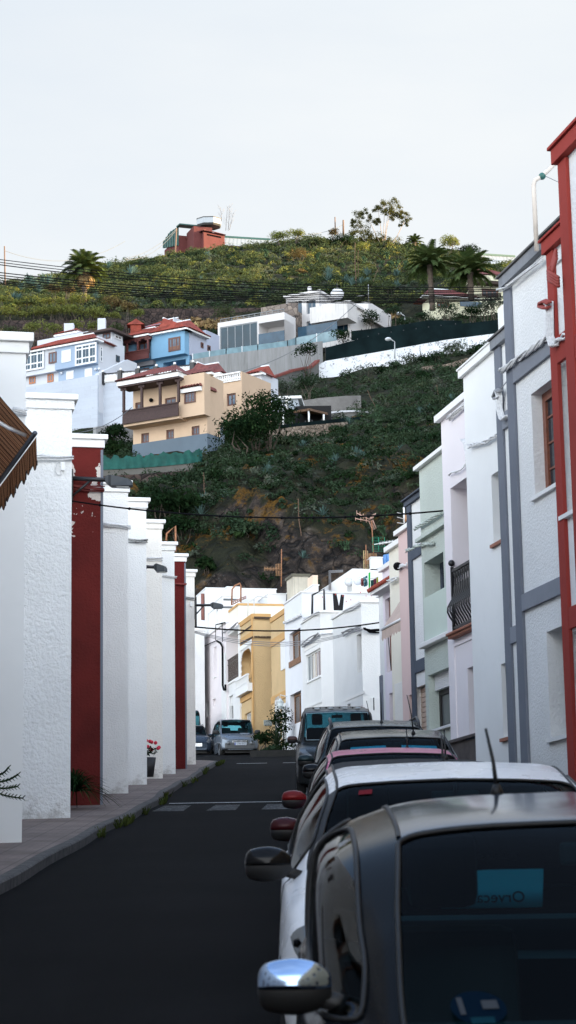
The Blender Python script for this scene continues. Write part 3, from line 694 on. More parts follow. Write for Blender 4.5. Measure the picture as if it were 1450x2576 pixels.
# cream with awning
B = rh('cream house behind the beige folding awning', (990, 1817), 57.0, (972, 1383), CREAM(), 6.0, 8)
F = B.L; z = F.hit(*q1(165, 1740))[1]
mb = MB(); F.box(mb, (0, B.uL - .35, B.z0, z), .035, 0); mb.build('lower_panel', W_WM(), B.root)
B.finish(); band(B, B.z1 - .12, .14, .12, TRIMW(), 'coping', u=(0, B.uL + .12))
cable_run(B.root, F, [q1(225, 735), q1(140, 765)], .02, 4, .05, WCAB(), 20)
# lilac
B = rh('white and lilac house with brown shutters and dark doorway', (972, 1817), 61.5, (962, 1430), plaster('lilac_white_plaster', (.76, .70, .76), 60, .15, .004, .05), 6.0, 8)
F = B.L
a = F.hit(*q1(95, 935)); b = F.hit(*q1(108, 1620)); r = (a[0] - 1.3, a[0], b[1], a[1]); B.hL.append((*r, .4, True)); window(B.root, F, r, .15, BROWN(), GLS(), 1, 1, fw=.12)
a = F.hit(*q1(135, 1815)); r = (a[0] - 1.0, a[0], B.z0 + .4, a[1]); B.hL.append((*r, .4, True))
mb = MB(); F.box(mb, (r[0], r[1], r[2], r[3]), -.3, -.36); d = mb.build('door', plain('black_door', (.01, .01, .01), .5), B.root)
mb = MB(); F.box(mb, (r[0] + .1, r[0] + .2, r[2] + 1.0, r[2] + 1.04), -.26, -.3); ORG[d] = ORG[B.root]; mb.build('handle', WHT(), d)
zt = F.hit(*q1(45, 880))[1]
mb = MB() # little tiled canopy
for i in range(26):
    u = B.uL + .2 - i * .2; mb.tube([F.pt(u, zt + .28, .02), F.pt(u, zt + .05, .42)], .075, 6)
mb.build('tiled_canopy', plain('red_clay_tile', (.33, .06, .035), .7, scale=10, var=.3), B.root)
mb = MB(); F.box(mb, (0, B.uL + .2, zt - .08, zt + .04), .34, 0); mb.build('canopy_slab', TRIMW(), B.root)
B.finish(); band(B, B.z1 - .12, .14, .12, TRIMW(), 'coping', u=(0, B.uL + .12))
B = rh('thin grey-white house strip at the far end of the right row', (961, 1817), 66.5, (955, 1496), W_R2(), 6.0, 8)
F = B.L; pil(B, .3, .05, GREY(), z1=F.hit(*q1(75, 1640))[1]); mb = MB(); B.finish(); band(B, B.z1 - .08, .1, .08, TRIMW(), 'coping', u=(0, B.uL + .08))

# beige awning
Fq = Fac(P(985, 1817, 57.0), dirv(-12.5), -dirv(77.5)); A0 = Fq.pt(*Fq.hit(*q1(175, 835))); 
root = thing('awning', 'beige folding awning with scalloped edge on the cream house', 'awning', A0)
z_t = Fq.hit(*q1(170, 840))[1]; u_f = Fq.hit(*q1(180, 840))[0]; Fo = Fq.off(1.0); uo, zo = Fo.hit(*q1(68, 1212))
mb = MB(); uN = uo - 3.0; cols = 24; vs = []
for i in range(cols + 1):
    u = uo + (uN - uo) * i / cols; vs += [Fq.pt(u, z_t, .02), Fq.pt(u, zo, 1.0), Fq.pt(u, zo - .02, 1.0), Fq.pt(u, zo - .30 + .045 * cos(i * pi * .9), 1.02)]
fs = []
for i in range(cols): fs += [(4 * i, 4 * i + 4, 4 * i + 5, 4 * i + 1), (4 * i + 2, 4 * i + 6, 4 * i + 7, 4 * i + 3)]
mb.add(vs, fs); mb.build('canopy', plain('beige_canvas', (.50, .38, .32), .9, scale=3, var=.08), root)
mb = MB(); mb.tube([Fq.pt(uo + .05, zo, 1.0), Fq.pt(uN, zo, 1.0)], .04, 6); mb.build('front_bar', WHT(), root)
mb = MB(); mb.tube([Fq.pt(uo - .4, zo + .02, 1.0), Fq.pt(uo - .6, zo + .4, .1)], .02, 5); mb.tube([Fq.pt(uo - .2, zo - .1, .9), Fq.pt(uo - .25, zo - 1.1, .85)], .012, 5); mb.build('crank_arm', BMET(), root)

# ------------------------------------------------------------------ striped brown awning at the left edge
yA = 20.0; CO = P(84, 1092, yA); root = thing('awning', 'brown striped awning with scalloped valance at the left edge', 'awning', CO)
dS = dirv(-16.5); inner = P(-105, 862, yA - .2); outer2 = CO + dS * 5.0
t = NT('striped_brown_canvas'); uvn = t.n('ShaderNodeUVMap'); sp = t.n('ShaderNodeSeparateXYZ'); t.l(uvn.outputs[0], sp.inputs[0])
n = t.n('ShaderNodeTexNoise'); n.noise_dimensions = '1D'; n.inputs['Scale'].default_value = 10.0; n.inputs['Detail'].default_value = 3; t.l(sp.outputs[0], n.inputs['W'])
m1 = t.math('LESS_THAN', t.math('FRACT', t.math('MULTIPLY', sp.outputs[0], 7.5)), .2); m2 = t.math('LESS_THAN', t.math('FRACT', t.math('MULTIPLY', sp.outputs[0], 16.3)), .2)
c = t.ramp(n.outputs[0], [(.3, (.13, .055, .028)), (.52, (.30, .15, .08)), (.7, (.20, .085, .04))]); c = t.mixc(t.math('MAXIMUM', m1, m2), c, (.025, .012, .008))
d = t.n('ShaderNodeBsdfDiffuse'); t.l(c, d.inputs[0]); tl = t.n('ShaderNodeBsdfTranslucent'); t.l(c, tl.inputs[0]); mxs = t.n('ShaderNodeMixShader'); mxs.inputs[0].default_value = .45; t.l(d.outputs[0], mxs.inputs[1]); t.l(tl.outputs[0], mxs.inputs[2])
STR = t.done(mxs.outputs[0])
def uvgrid(name, rows, mat, parent, uvs):
    n = len(rows[0]); L = ORG[parent]; vs = [tuple(Vector(v) - L) for r in rows for v in r]; fs = []
    for i in range(len(rows) - 1):
        for j in range(n - 1): fs.append((i * n + j, (i + 1) * n + j, (i + 1) * n + j + 1, i * n + j + 1))
    me = bpy.data.meshes.new(name); me.from_pydata(vs, [], fs); me.materials.append(mat); uv = me.uv_layers.new(name='UVMap'); fl = [u for r in uvs for u in r]
    for lp in me.loops: uv.data[lp.index].uv = fl[lp.vertex_index]
    for p in me.polygons: p.use_smooth = True
    o = mesh_ob(name, me, None, parent); ORG[o] = L; return o
N1 = 20; rows = []; uvs = []
for i in range(61):
    q = i / 60 * 5.0; a = CO + dS * q; b = inner + dS * q; rows.append([a.lerp(b, j / 8) - Vector((0, 0, .03 * sin(pi * j / 8))) for j in range(9)]); uvs.append([(q, j / 8) for j in range(9)])
uvgrid('canopy', rows, STR, root, uvs)
rows = []; uvs = []
for i in range(301):
    q = i / 300 * 5.0; a = CO + dS * q; drop = .26 + .028 * cos(q * 2 * pi / .235 + .6) + .008 * cos(q * 4 * pi / .235)
    wv = .018 * sin(q * 9); rows.append([a - Vector((0, 0, drop * j / 4 + .03)) + Vector((wv * j / 4 + .03 + .01 * j / 4, 0, 0)) for j in range(5)]); uvs.append([(q, j / 4) for j in range(5)])
va = uvgrid('valance', rows, STR, root, uvs)
mb = MB(); mb.tube([r[-1] for r in rows], .006, 4); mb.build('hem', plain('dark_brown_hem', (.02, .012, .01), .9), va)
mb = MB(); mb.tube([CO - dS * .04 + Vector((0.01, 0, 0)), outer2], .026, 8); mb.build('front_bar', plain('grey_awning_bar', (.09, .10, .12), .4, .6), root)
mb = MB(); a = P(66, 1096, yA + .15); b = P(-90, 1050, yA + .1); mb.tube([a, a.lerp(b, .3) + Vector((0, 0, .03)), a.lerp(b, .6) + Vector((0, 0, .09)), b + Vector((0, 0, .09))], .020, 8); mb.build('folding_arm', plain('pale_awning_arm', (.62, .64, .68), .3, .3), root)

# ------------------------------------------------------------------ pots and street plants on the left
# ------------------------------------------------------------------ houses closing the street
MG = 'houses closing the far end of the street'
def mid(label, corner, Y, left_px, right_px, top, mat, azL=-12.5, name='corner_house', extra=0, group=MG, base=None, cat='house'):
    C = P(*corner, Y); dL = dirv(azL); dR = dirv(azL + 90)
    FL = Fac(C, dL, -dR); FR = Fac(C, dR, -dL)
    uL = FL.hit(*left_px)[0] + extra if left_px else 6.0
    wR = FR.hit(*right_px)[0] if isinstance(right_px, tuple) else right_px
    z1 = FL.hit(*top)[1] if top[0] < corner[0] else FR.hit(*top)[1]
    return Bld(name, label, C, uL, wR, (road_z(C.y) - .5) if base is None else base, z1, mat, azL=azL, group=group, cat=cat)
# D/E : right block with the street sign
B = mid('white corner block with small street name sign on its wall', c4(1015, 1900), 76.5, c4(787, 1900), c4(1225, 1900), c4(1012, 585), W_R2(), extra=1.5)
F = B.L
r = B.hole('L', c4(935, 975), c4(1000, 1390), .4, True); window(B.root, F, r, .3, WHT(), GLS(), 1, 1, fw=.07, bars=(1, 6))
r = B.hole('L', c4(828, 1770), c4(870, 1880), .3, True); window(B.root, F, r, .25, WHT(), GLS(), 1, 1)
B.finish(); B.coping(.10, .06)
z = F.hit(*c4(1030, 1640))[1]; 
B.box('L', c4(808, 1700), c4(1025, 1640), .02, 'relief_band', TRIMW())
B.box('R', c4(1100, 1690), c4(1215, 1975), .03, 'relief_panel', W_R2())
a = c4(955, 1795); b = c4(1003, 1872); r = F.off(.03).rect(a, b); sg = thing('street_sign', 'small maroon street name plate with white border', 'sign', F.pt(r[0], r[2], .03))
mb = MB(); F.box(mb, r, .045, .02); sp_ = mb.build('plate', plain('sign_cream', (.6, .56, .56), .4), sg)
mb = MB(); F.box(mb, (r[0] + .03, r[1] - .03, r[2] + .05, r[3] - .05), .055, .046); ORG[sp_] = ORG[sg]; mb.build('panel', plain('sign_maroon', (.09, .02, .03), .4), sp_)
M = Matrix((( -F.U.x, 0, F.N.x), (-F.U.y, 0, F.N.y), (0, 1, 0))).to_4x4()
for s_, zz, sz in (('Calle', .72, .17), ('El Benton', .33, .13)):
    c_ = F.pt((r[0] + r[1]) / 2, r[2] + (r[3] - r[2]) * zz, .06) - ORG[sg]; text_mesh('lettering', s_, sz, plain('sign_letter', (.75, .72, .72), .5), sg, Matrix.Translation(c_) @ M)
cable_run(B.root, F, [c4(1005, 885), c4(900, 925), c4(800, 970)], .03, 4, .04, plain('grey_cable', (.25, .25, .26), .5), 21)
cable_run(B.root, B.R, [c4(1010, 885), c4(1080, 920), c4(1195, 925)], .03, 4, .04, BLK(), 22)
cable_run(B.root, F, [c4(1000, 610), c4(900, 665), c4(800, 715)], .02, 3, .03, WCAB(), 23)
# B/C : block with curtained window
B = mid('white corner block with wide curtained sliding window', c4(540, 1900), 86.0, c4(325, 1900), c4(800, 1900), c4(530, 708), W_R2())
F = B.L
r = B.hole('L', c4(365, 1210), c4(528, 1440), .12, True); t = NT('striped_curtain_glass')
sp = t.n('ShaderNodeSeparateXYZ'); t.l(t.coord('Generated'), sp.inputs[0]); c = t.ramp(sp.outputs[1], [(0, (.12, .02, .025)), (.35, (.10, .03, .04)), (.42, (.45, .38, .28)), (.66, (.42, .36, .30)), (.7, (.03, .05, .06)), (1, (.05, .09, .10))]); CURT = t.done(t.bsdf(c, .12, 0, None, 0, .8))
window(B.root, F, r, .06, WHT(), CURT, 4, 1, fw=.07, sill=.05)
mb = MB(); F.box(mb, (r[0] - .05, r[1] + .1, r[3], r[3] + .12), .04, 0); mb.build('lintel', TRIMW(), B.root)
B.finish(); B.coping(.10, .06)
B.box('L', c4(345, 1800), c4(535, 1740), .03, 'relief_band', W_R2()); B.box('L', c4(335, 1115), c4(520, 1060), .02, 'upper_relief', TRIMW())
cable_run(B.root, F, [c4(325, 1090), c4(420, 1030), c4(520, 970)], .03, 4, .04, plain('grey_cable', (.25, .25, .26), .5), 24)
cable_run(B.root, B.R, [c4(525, 965), c4(660, 962), c4(790, 970)], .022, 3, .03, WCAB(), 25)
cable_run(B.root, F, [c4(325, 800), c4(430, 750), c4(525, 715)], .02, 3, .03, WCAB(), 26)
# A : taller left part with brown windows
B = mid('taller white house part with brown framed windows', c4(330, 1900), 92.0, c4(128, 1900), 7.0, c4(312, 484), plaster('bluish_white_plaster', (.78, .79, .82), 40, .4, .01, .05))
F = B.L; WOOD = plain('slatted_oak', (.22, .11, .055), .6, scale=14, var=.25)
r = B.hole('L', c4(165, 965), c4(298, 1215), .25, True); window(B.root, F, r, .2, WOOD, glass_dark('brown_glass', (.06, .045, .035), .2), 2, 1, fw=.10)
rr = F.rect(c4(165, 1240), c4(298, 1310)); mb = MB(); u0, u1 = r[0], r[1]; z0 = F.hit(*c4(168, 1355))[1]
for i in range(5): F.box(mb, (u0, u1, z0 + (r[2] - z0) * i / 5, z0 + (r[2] - z0) * (i + .93) / 5), .06, 0)
mb.build('wooden_apron', WOOD, B.root)
r2 = B.hole('L', c4(175, 1665), c4(305, 1960), .3, True); window(B.root, F, r2, .22, WOOD, glass_dark('brown_glass', (.06, .045, .035), .2), 2, 1, fw=.12)
B.finish(); B.coping(.08, .05); B.hb = None
cable_run(B.root, F, [c4(310, 740), c4(220, 790), c4(115, 832)], .022, 6, .05, WCAB(), 27, twist=True)
# roof terrace wall between A and E with metal clothes frame, trousers
B2 = mid('white roof terrace storey with small arched recess behind clothes line', c4(900, 480), 97.0, None, c4(1250, 480), c4(900, 483), W_SM(), base=road_z(90) + 3)
B2.uL = 3; B2.finish()
B3 = mid('white upper roof block behind the washing line', c4(890, 400), 101.0, c4(493, 300), c4(1300, 260), c4(892, 212), W_SM(), base=road_z(95) + 3)
r = B3.hole('L', c4(828, 360), c4(885, 470), .3, True); window(B3.root, B3.L, r, .25, WHT(), GLS(), 1, 1)
B3.finish()
for k, off in enumerate((0, 10, 20)):
    mb = MB(); mb.tube([B3.L.pt(*B3.L.hit(*p), .05) for p in (c4(652 - off, 475), c4(650 - off, 258 - off), c4(790, 250 - off))], .018, 5); mb.build('conduit', plain('grey_cable', (.25, .25, .26), .5), B3.root)
mb = MB()
for cpt in ((875, 368), (978, 355)): mb.ball(B3.L.pt(*B3.L.hit(*c4(*cpt)), .12), .22, 6)
mb.build('globe_lamp', plain('opal_globe', (.6, .62, .66), .15), B3.root)
# back left part of the terrace
B4 = mid('low white parapet block left of the clothes frame', c4(440, 480), 104.0, c4(110, 480), c4(500, 480), c4(430, 412), W_SM(), base=road_z(95) + 3)
r = B4.hole('L', c4(45, 520), c4(110, 590), .3, True); window(B4.root, B4.L, r, .25, WHT(), GLS(), 2, 1); B4.finish()
B4.coping(.06, .05)
F4 = Fac(P(*c4(205, 400), 108), dirv(77.5), -dirv(-12.5))
tank = thing('chimney_block', 'cream rendered chimney block on the white roofs', 'chimney', P(*c4(297, 410), 108))
r = F4.rect(c4(208, 300), c4(388, 410)); mb = MB(); F4.box(mb, (r[0], r[1], r[2] - 1.0, r[3]), 0, -1.6); mb.build('shaft', plaster('stained_cream', (.60, .55, .45), 30, .4, .01, .25, .6), tank)
mb = MB(); F4.box(mb, (r[0] - .08, r[1] + .08, r[3], r[3] + .14), .08, -1.7); mb.build('cap', plain('mossy_cap', (.12, .11, .08), .9), tank)
F5 = Fac(P(*c4(430, 470), 105), dirv(77.5), -dirv(-12.5)); r = F5.rect(c4(432, 285), c4(495, 475)); mb = MB(); F5.box(mb, (r[0], r[1], r[2] - 1, r[3]), 0, -1.2)
one(mb, 'chimney_stack', plaster('peach_render', (.78, .62, .48), 40, .4, .01, .1), 'tall peach rendered stack left of the white roof block', 'chimney')
# yellow house
B = mid('ochre roughcast house with balcony and lacy white arch', c3(905, 2000), 100.0, c3(745, 1900), c3(1113, 1900), c3(905, 755), YEL())
F = B.L; B.depth = .2
r = B.hole('L', c3(757, 1160), c3(893, 1445), 1.3, True); rb = r
r2 = B.hole('L', c3(800, 1880), c3(872, 2010), .2, True); window(B.root, F, r2, .15, WHT(), GLS(), 3, 1, fw=.07, bars=(6, 1))
B.finish()
mb = MB(); F.box(mb, (0, B.uL, B.z1 - .12, B.z1 + .12), .05, -.2); B.R.box(mb, (0, abs(B.wR), B.z1 - .12, B.z1 + .118), .048, -.2); mb.build('coping', YELT(), B.root)
mb = MB(); F.box(mb, (-.05, .28, B.z0, B.z1 - .13), .05, 0); mb.build('corner_strip', YELT(), B.root)
z = F.hit(*c3(755, 1760))[1]; z2 = F.hit(*c3(755, 1700))[1]; mb = MB(); F.box(mb, (.3, B.uL, z, z2), .07, 0); mb.build('floor_band', YELT(), B.root)
z = F.hit(*c3(745, 1085))[1]; mb = MB(); F.box(mb, (.3, B.uL, rb[3] + .25, z + .25), .04, 0); mb.build('upper_band', YELT(), B.root)
mb = MB(); F.box(mb, (rb[0] - .12, rb[1] + .2, rb[3], rb[3] + .22), .08, 0)
n = 18
for i in range(n): # lacy scallops
    u = rb[0] + (rb[1] - rb[0]) * (i + .5) / n; dd = .10 + .55 * (abs(i + .5 - n / 2) / (n / 2)) ** 4; F.box(mb, (u - .05, u + .05, rb[3] - dd, rb[3] + .01), .05, 0)
F.box(mb, (rb[1] - .08, rb[1] + .12, rb[2] - 1.2, rb[3]), .06, 0)
for i in range(6): F.box(mb, (rb[1] - .2, rb[1] - .08, rb[2] + .2 + i * .3, rb[2] + .3 + i * .3), .05, 0)
mb.build('lace_trim', WHT(), B.root, bevel=0)
zb = F.hit(*c3(757, 1690))[1]; zr = F.hit(*c3(757, 1495))[1]; zm = F.hit(*c3(757, 1600))[1]
mb = MB(); u0, u1 = rb[0] - .1, rb[1] + .1
F.box(mb, (u0, u1, zb, zm), .30, .0); F.box(mb, (u0, u1, zr - .08, zr), .32, .2); F.box(mb, (u0, u1, zm, zm + .06), .32, .2)
for i in range(24): u = u0 + (u1 - u0) * (i + .5) / 24; F.box(mb, (u - .03, u + .03, zm + .06, zr - .08), .29, .23)
mb.build('balcony', WHT(), B.root)
mb = MB(); zz = lambda px: F.hit(*px)[1]
F.box(mb, (0, B.uL, B.z1 - .5, B.z1 - .46), .08, .03); mb.build('upper_cable', plain('brown_cable', (.08, .05, .03), .7), B.root)
cable_run(B.root, F, [c3(755, 1075), c3(830, 1030), c3(900, 997)], .018, 4, .05, plain('brown_cable', (.08, .05, .03), .7), 30, twist=True)
cable_run(B.root, B.R, [c3(905, 995), c3(1000, 997), c3(1105, 997)], .018, 4, .05, plain('brown_cable', (.08, .05, .03), .7), 31, twist=True)
cable_run(B.root, B.R, [c3(905, 775), c3(1095, 785), c3(1105, 900), c3(1120, 1740)], .03, 2, .04, plain('brown_cable', (.08, .05, .03), .7), 32)
B.box('R', c3(1018, 1945), c3(1112, 2010), .06, 'meter_box', plain('grey_meter_box', (.30, .34, .34), .5))
# plant on the balcony
def blades(c, n, L, wd, mat_, name, label, cat, up=.8, group=None, seed=1, bend=.35, parent=None, hmin=.15):
    R = random.Random(seed); mb = MB()
    for i in range(n):
        a = 2 * pi * i * .618 + R.uniform(-.2, .2); e = hmin + (up - hmin) * R.random() ** .8; d = Vector((cos(a) * cos(e * 1.5), sin(a) * cos(e * 1.5), sin(e * 1.5))); l = L * R.uniform(.75, 1.1)
        side = d.cross(Vector((0, 0, 1)))
        if side.length < .05: side = Vector((1, 0, 0))
        side.normalize(); nn = side.cross(d); pts = []
        vs = []
        for j in range(6):
            q = j / 5; p = Vector(c) + d * l * q - Vector((0, 0, 1)) * bend * l * q * q * .5; ww = wd * (1 - .25 * (1 - q)) * (1 - q ** 2.2) + .003
            vs += [p - side * ww, p - nn * ww * .35, p + side * ww]
        fs = []
        for j in range(5): fs += [(3 * j, 3 * j + 1, 3 * j + 4, 3 * j + 3), (3 * j + 1, 3 * j + 2, 3 * j + 5, 3 * j + 4)]
        mb.add(vs, fs)
    if parent is not None: return mb.build(name, mat_, parent)
    return one(mb, name, mat_, label, cat, group)
pb = F.pt(rb[0] + .35, rb[2] + .0, -.3)
DGL = leafmat('dark_leaf', (.010, .022, .010), (.02, .045, .016), (.035, .06, .02), 3, .2)
pr = thing('potted_plant', 'dark upright plant on the ochre house balcony', 'plant', pb); mb = MB(); mb.tube([pb - Vector((0, 0, .3)), pb + Vector((0, 0, .1))], .16, 8, r2=.2); mb.build('pot', plain('terracotta_pot', (.25, .1, .06), .8), pr)
for k in range(5): blades(pb + Vector((0, 0, .1 + k * .25)), 14, .4, .05, DGL, 'foliage', '', '', seed=k + 40, parent=pr)
# ochre right segment
Bq = mid('ochre house part with two barred white windows', c3(1300, 2000), 95.5, c3(1113, 1900), 6.0, c3(1262, 695), YEL())
F = Bq.L
r = Bq.hole('L', c3(1245, 1130), c3(1276, 1345), .2, True); window(Bq.root, F, r, .15, WHT(), GLS(), 2, 1, fw=.08, bars=(5, 6))
mb = MB(); rr = F.rect(c3(1215, 1105), c3(1276, 1350)); F.box(mb, (rr[0], rr[1] + .0, rr[2], rr[3] + .2), .03, 0); mb.build('window_surround', WHT(), Bq.root)
for a, b in ((c3(1165, 1725), c3(1205, 1990)), (c3(1245, 1800), c3(1285, 1990))):
    r = F.rect(a, b); mb = MB(); F.box(mb, (r[0] - .12, r[1] + .12, r[2] - 1.2, r[3] + .15), .05, 0); mb.build('door_surround', WHT(), Bq.root)
    mb = MB(); F.box(mb, (r[0], r[1], r[2] - 1.2, r[3]), .07, .05); d = mb.build('door', DARKIN(), Bq.root); ORG[d] = ORG[Bq.root]
    mb = MB()
    for i in range(5): u = r[0] + (r[1] - r[0]) * (i + .5) / 5; F.box(mb, (u - .03, u + .03, r[2] - 1.2, r[3]), .10, .07)
    for i in range(4): z = r[2] - 1 + (r[3] - r[2] + 1) * i / 4; F.box(mb, (r[0], r[1], z, z + .05), .105, .07)
    mb.build('grille', WHT(), d)
Bq.finish(); mb = MB(); F.box(mb, (0, Bq.uL, Bq.z1 - .12, Bq.z1 + .12), .05, -.2); mb.build('coping', YELT(), Bq.root)
for a in (c3(1115, 1050), c3(1130, 1700)):
    z = F.hit(*a)[1]; mb = MB(); F.box(mb, (0, Bq.uL, z - (.25 if a[1] > 1500 else .12), z + .1), .05, 0); mb.build('band', YELT(), Bq.root)
lp = thing('wall_lantern', 'white glass wall lantern between the barred doors', 'lantern', F.pt(*F.off(.4).hit(*c3(1208, 1780)), .4))
p0 = ORG[lp]; mb = MB(); mb.tube([p0 - Vector((0, 0, .16)), p0 + Vector((0, 0, .14))], .13, 6, r2=.18); mb.tube([p0 + Vector((0, 0, .14)), p0 + Vector((0, 0, .34))], .2, 6, r2=.03); mb.tube([p0 + Vector((0, 0, .3)), p0 + Vector((0, 0, .5)), p0 - F.N * .4 + Vector((0, 0, .4))], .02, 5); mb.build('housing', plain('white_lantern', (.6, .65, .65), .3), lp)
# cream parapet storey above the ochre house
B = mid('cream upper storey block above the ochre house', c3(730, 780), 106.0, c3(572, 705), c3(1270, 700), c3(730, 615), CREAM(), base=road_z(95) + 3); B.finish(); mb = MB(); B.L.box(mb, (0, B.uL, B.z1 - .08, B.z1 + .03), .05, -.1); B.R.box(mb, (0, abs(B.wR), B.z1 - .08, B.z1 + .028), .048, -.1); mb.build('coping', YELT(), B.root)
# white-grey balcony house between
B = mid('white house with recessed grey balcony and metal railing', c3(748, 2000), 103.0, c3(592, 1900), 6.0, c3(735, 845), W_R2(), extra=.1)
F = B.L; r = B.hole('L', c3(597, 985), c3(728, 1450), 1.2, True); rb = r
r2 = B.hole('L', c3(622, 1680), c3(668, 1925), .25, True); window(B.root, F, (r2[0], r2[1], r2[2], r2[3] - .5), .2, plain('dark_window_frame', (.01, .008, .008), .5), GLS(), 2, 1); mb = MB()
for i in range(6): F.box(mb, (r2[0], r2[1], r2[3] - .5 + i * .083, r2[3] - .5 + i * .083 + .07), -.1, -.18)
mb.build('roller_shutter', WHT(), B.root); B.finish()
mb = MB(); z0 = rb[2]; z1 = z0 + 1.15
for zz_ in (z0 + .1, z1 - .25, z1): F.box(mb, (rb[0], rb[1], zz_, zz_ + .04), .04, 0)
for i in range(17): u = rb[0] + (rb[1] - rb[0]) * i / 16; F.box(mb, (u - .012, u + .012, z0, z1), .035, .005)
mb.build('balcony_railing', plain('brown_iron', (.07, .05, .04), .5), B.root)
mb = MB(); F.box(mb, (0, B.uL, rb[2] - .12, rb[2] - .02), .06, 0); mb.build('floor_band', TRIMW(), B.root)
cable_run(B.root, F, [c3(728, 845), c3(640, 895), c3(572, 935)], .03, 4, .04, plain('grey_cable', (.25, .25, .26), .5), 33)
# pinkish house
B = mid('pinkish white house with thick black cable down its front', c3(596, 2000), 106.0, c3(345, 1900), 6.0, c3(572, 832), plaster('pinkish_white_roughcast', (.80, .74, .75), 24, .9, .02, .06), extra=.05)
F = B.L
r = B.hole('L', c3(447, 1115), c3(480, 1440), .35, True); window(B.root, F, r, .3, WHT(), GLS(), 1, 1, sill=.05)
r = B.hole('L', c3(434, 1712), c3(466, 1780), .25, True); window(B.root, F, r, .2, WHT(), GLS(), 1, 1)
r = B.hole('L', c3(355, 1745), c3(393, 1900), .4, True); mb = MB(); F.box(mb, (r[0], r[1], r[2] - 1, r[3]), -.3, -.36); mb.build('door', BROWN(), B.root)
B.finish(); mb = MB(); F.box(mb, (0, B.uL, B.z1 - .05, B.z1 + .08), .08, -.2); mb.build('coping', TRIMW(), B.root)
for pp_, rr_, m_ in (((c3(480, 1040), c3(520, 1065), c3(545, 1110), c3(548, 1550), c3(560, 1600), c3(580, 1600), c3(578, 1540)), .055, BLK()), ((c3(540, 835), c3(545, 1050)), .025, BLK()), ((c3(468, 860), c3(463, 1030)), .02, BLK()), ((c3(470, 855), c3(520, 842), c3(575, 830)), .03, BLK()), ((c3(235, 1115), c3(340, 1100), c3(400, 1070), c3(480, 1035)), .025, BLK())):
    mb = MB(); mb.tube([F.pt(*F.off(.1).hit(*p), .1) for p in pp_], rr_, 6); mb.build('cable', m_, B.root)
mb = MB(); F.box(mb, (0, 1.2, B.z0, B.z1 - 1.6), .05, 0); mb.build('pier', W_R2(), B.root)
B = mid('grey-white house wall behind the last left house', c3(346, 2000), 110.5, c3(500, 1900) if False else None, -9.0, c3(340, 912), W_R2()); B.finish(); mb = MB()
o = B.C; mb.box((o.x + .05, o.y - .08, B.z1 - .05), B.dL * 6, -B.dR * 9, (0, 0, .14)); mb.build('coping', TRIMW(), B.root)
# back roofs, left
def back(label, corner, Y, lp, rp, top, mat=None, holes=()):
    B = mid(label, corner, Y, lp, rp, top, mat or W_SM(), base=road_z(95) + 3); B.uL = min(B.uL, 3.0)
    for f, a, b in holes: r = B.hole(f, a, b, .2, True); window(B.root, B.face(f), r, .15, WHT(), GLS(), 1, 1)
    B.finish(); B.coping(.06, .04); return B
Bb = back('long white roof storey against the dark cliff', c3(357, 700), 112.0, c3(140, 560), c3(1160, 440), c3(357, 440))
mb = MB(); mb.tube([Bb.L.pt(*Bb.L.hit(*p), .1) for p in (c3(337, 500), c3(340, 800))], .1, 8); mb.build('drain_pipe', plain('rust_brown_pipe', (.22, .09, .07), .6), Bb.root)
Bv = back('stacked white roof vent block with dark slots', c3(545, 600), 108.5, None, c3(735, 600), c3(545, 530)); mb = MB()
for k in (0, 1): z = Bv.z1 - .12 - k * .42; Bv.R.box(mb, (0.05, abs(Bv.wR) - .05, z - .10, z), .03, 0)
mb.build('slot', plain('grey_slot', (.12, .13, .14), .8), Bv.root)
back('white stair head block with a narrow slit window', c3(500, 800), 109.0, c3(380, 760), c3(600, 800), c3(498, 640), holes=(('L', c3(470, 690), c3(492, 790)),))
back('low white parapet step above the pinkish house', c3(600, 830), 110.5, c3(232, 640), c3(760, 830), c3(380, 612))
back('white rooftop wall left of the terrace window', c3(1070, 620), 110.0, c3(960, 560), c3(1270, 620), c3(1070, 505))
# rooftop pipe frames, ladders
def pipe_thing(name, label, cat, runs, r, mat, group=None):
    mb = MB()
    for q in runs: mb.tube(q, r, 6)
    return one(mb, name, mat, label, cat, group)
RUST = plain('rusty_pipe', (.30, .13, .06), .7, scale=12, var=.35); GALV = plain('galvanised_pipe', (.55, .53, .50), .45, .3)
Y0 = 63.0; pipe_thing('pipe_frame', 'rusty inverted U pipe frame above the left white houses', 'pipe frame', [[P(*p, Y0) for p in (l1(1207, 1200), l1(1210, 1150), l1(1272, 1095), l1(1276, 1280))]], .035, RUST)
pipe_thing('pipe_frame', 'rusty clothes line hoop on the ochre house roof', 'pipe frame', [[P(*p, 106.5) for p in (c3(650, 630), c3(655, 450), c3(690, 405), c3(745, 380), c3(755, 410), c3(755, 600))]], .05, RUST)
pipe_thing('roof_ladder', 'pinkish ladder lying behind the ochre parapet', 'ladder', [[P(*p, 107.2) for p in (c3(640, 602), c3(818, 525))], [P(*p, 107.4) for p in (c3(655, 625), c3(820, 545))]] + [[P(*c3(650 + i * 22, 600 - i * 9.5), 107.3), P(*c3(652 + i * 22, 622 - i * 9), 107.3)] for i in range(8)], .03, plain('faded_red_metal', (.42, .25, .22), .6))
pipe_thing('pipe_frame', 'thin white clothes frame above the cream parapet', 'pipe frame', [[P(*p, 105.5) for p in (c3(835, 770), c3(838, 605), c3(945, 530), c3(1060, 540))], [P(*p, 105.5) for p in (c3(908, 760), c3(906, 560))]], .03, GALV)
pipe_thing('pipe_frame', 'black clothes line frame beside the black trousers', 'pipe frame', [[P(*p, 88.5) for p in (c4(427, 735), c4(430, 515), c4(563, 447), c4(567, 685))]], .055, BMET())
p0 = [P(*p, 23.5) for p in (q2(640, 925), q2(617, 440), q2(680, 375), q2(800, 255))]
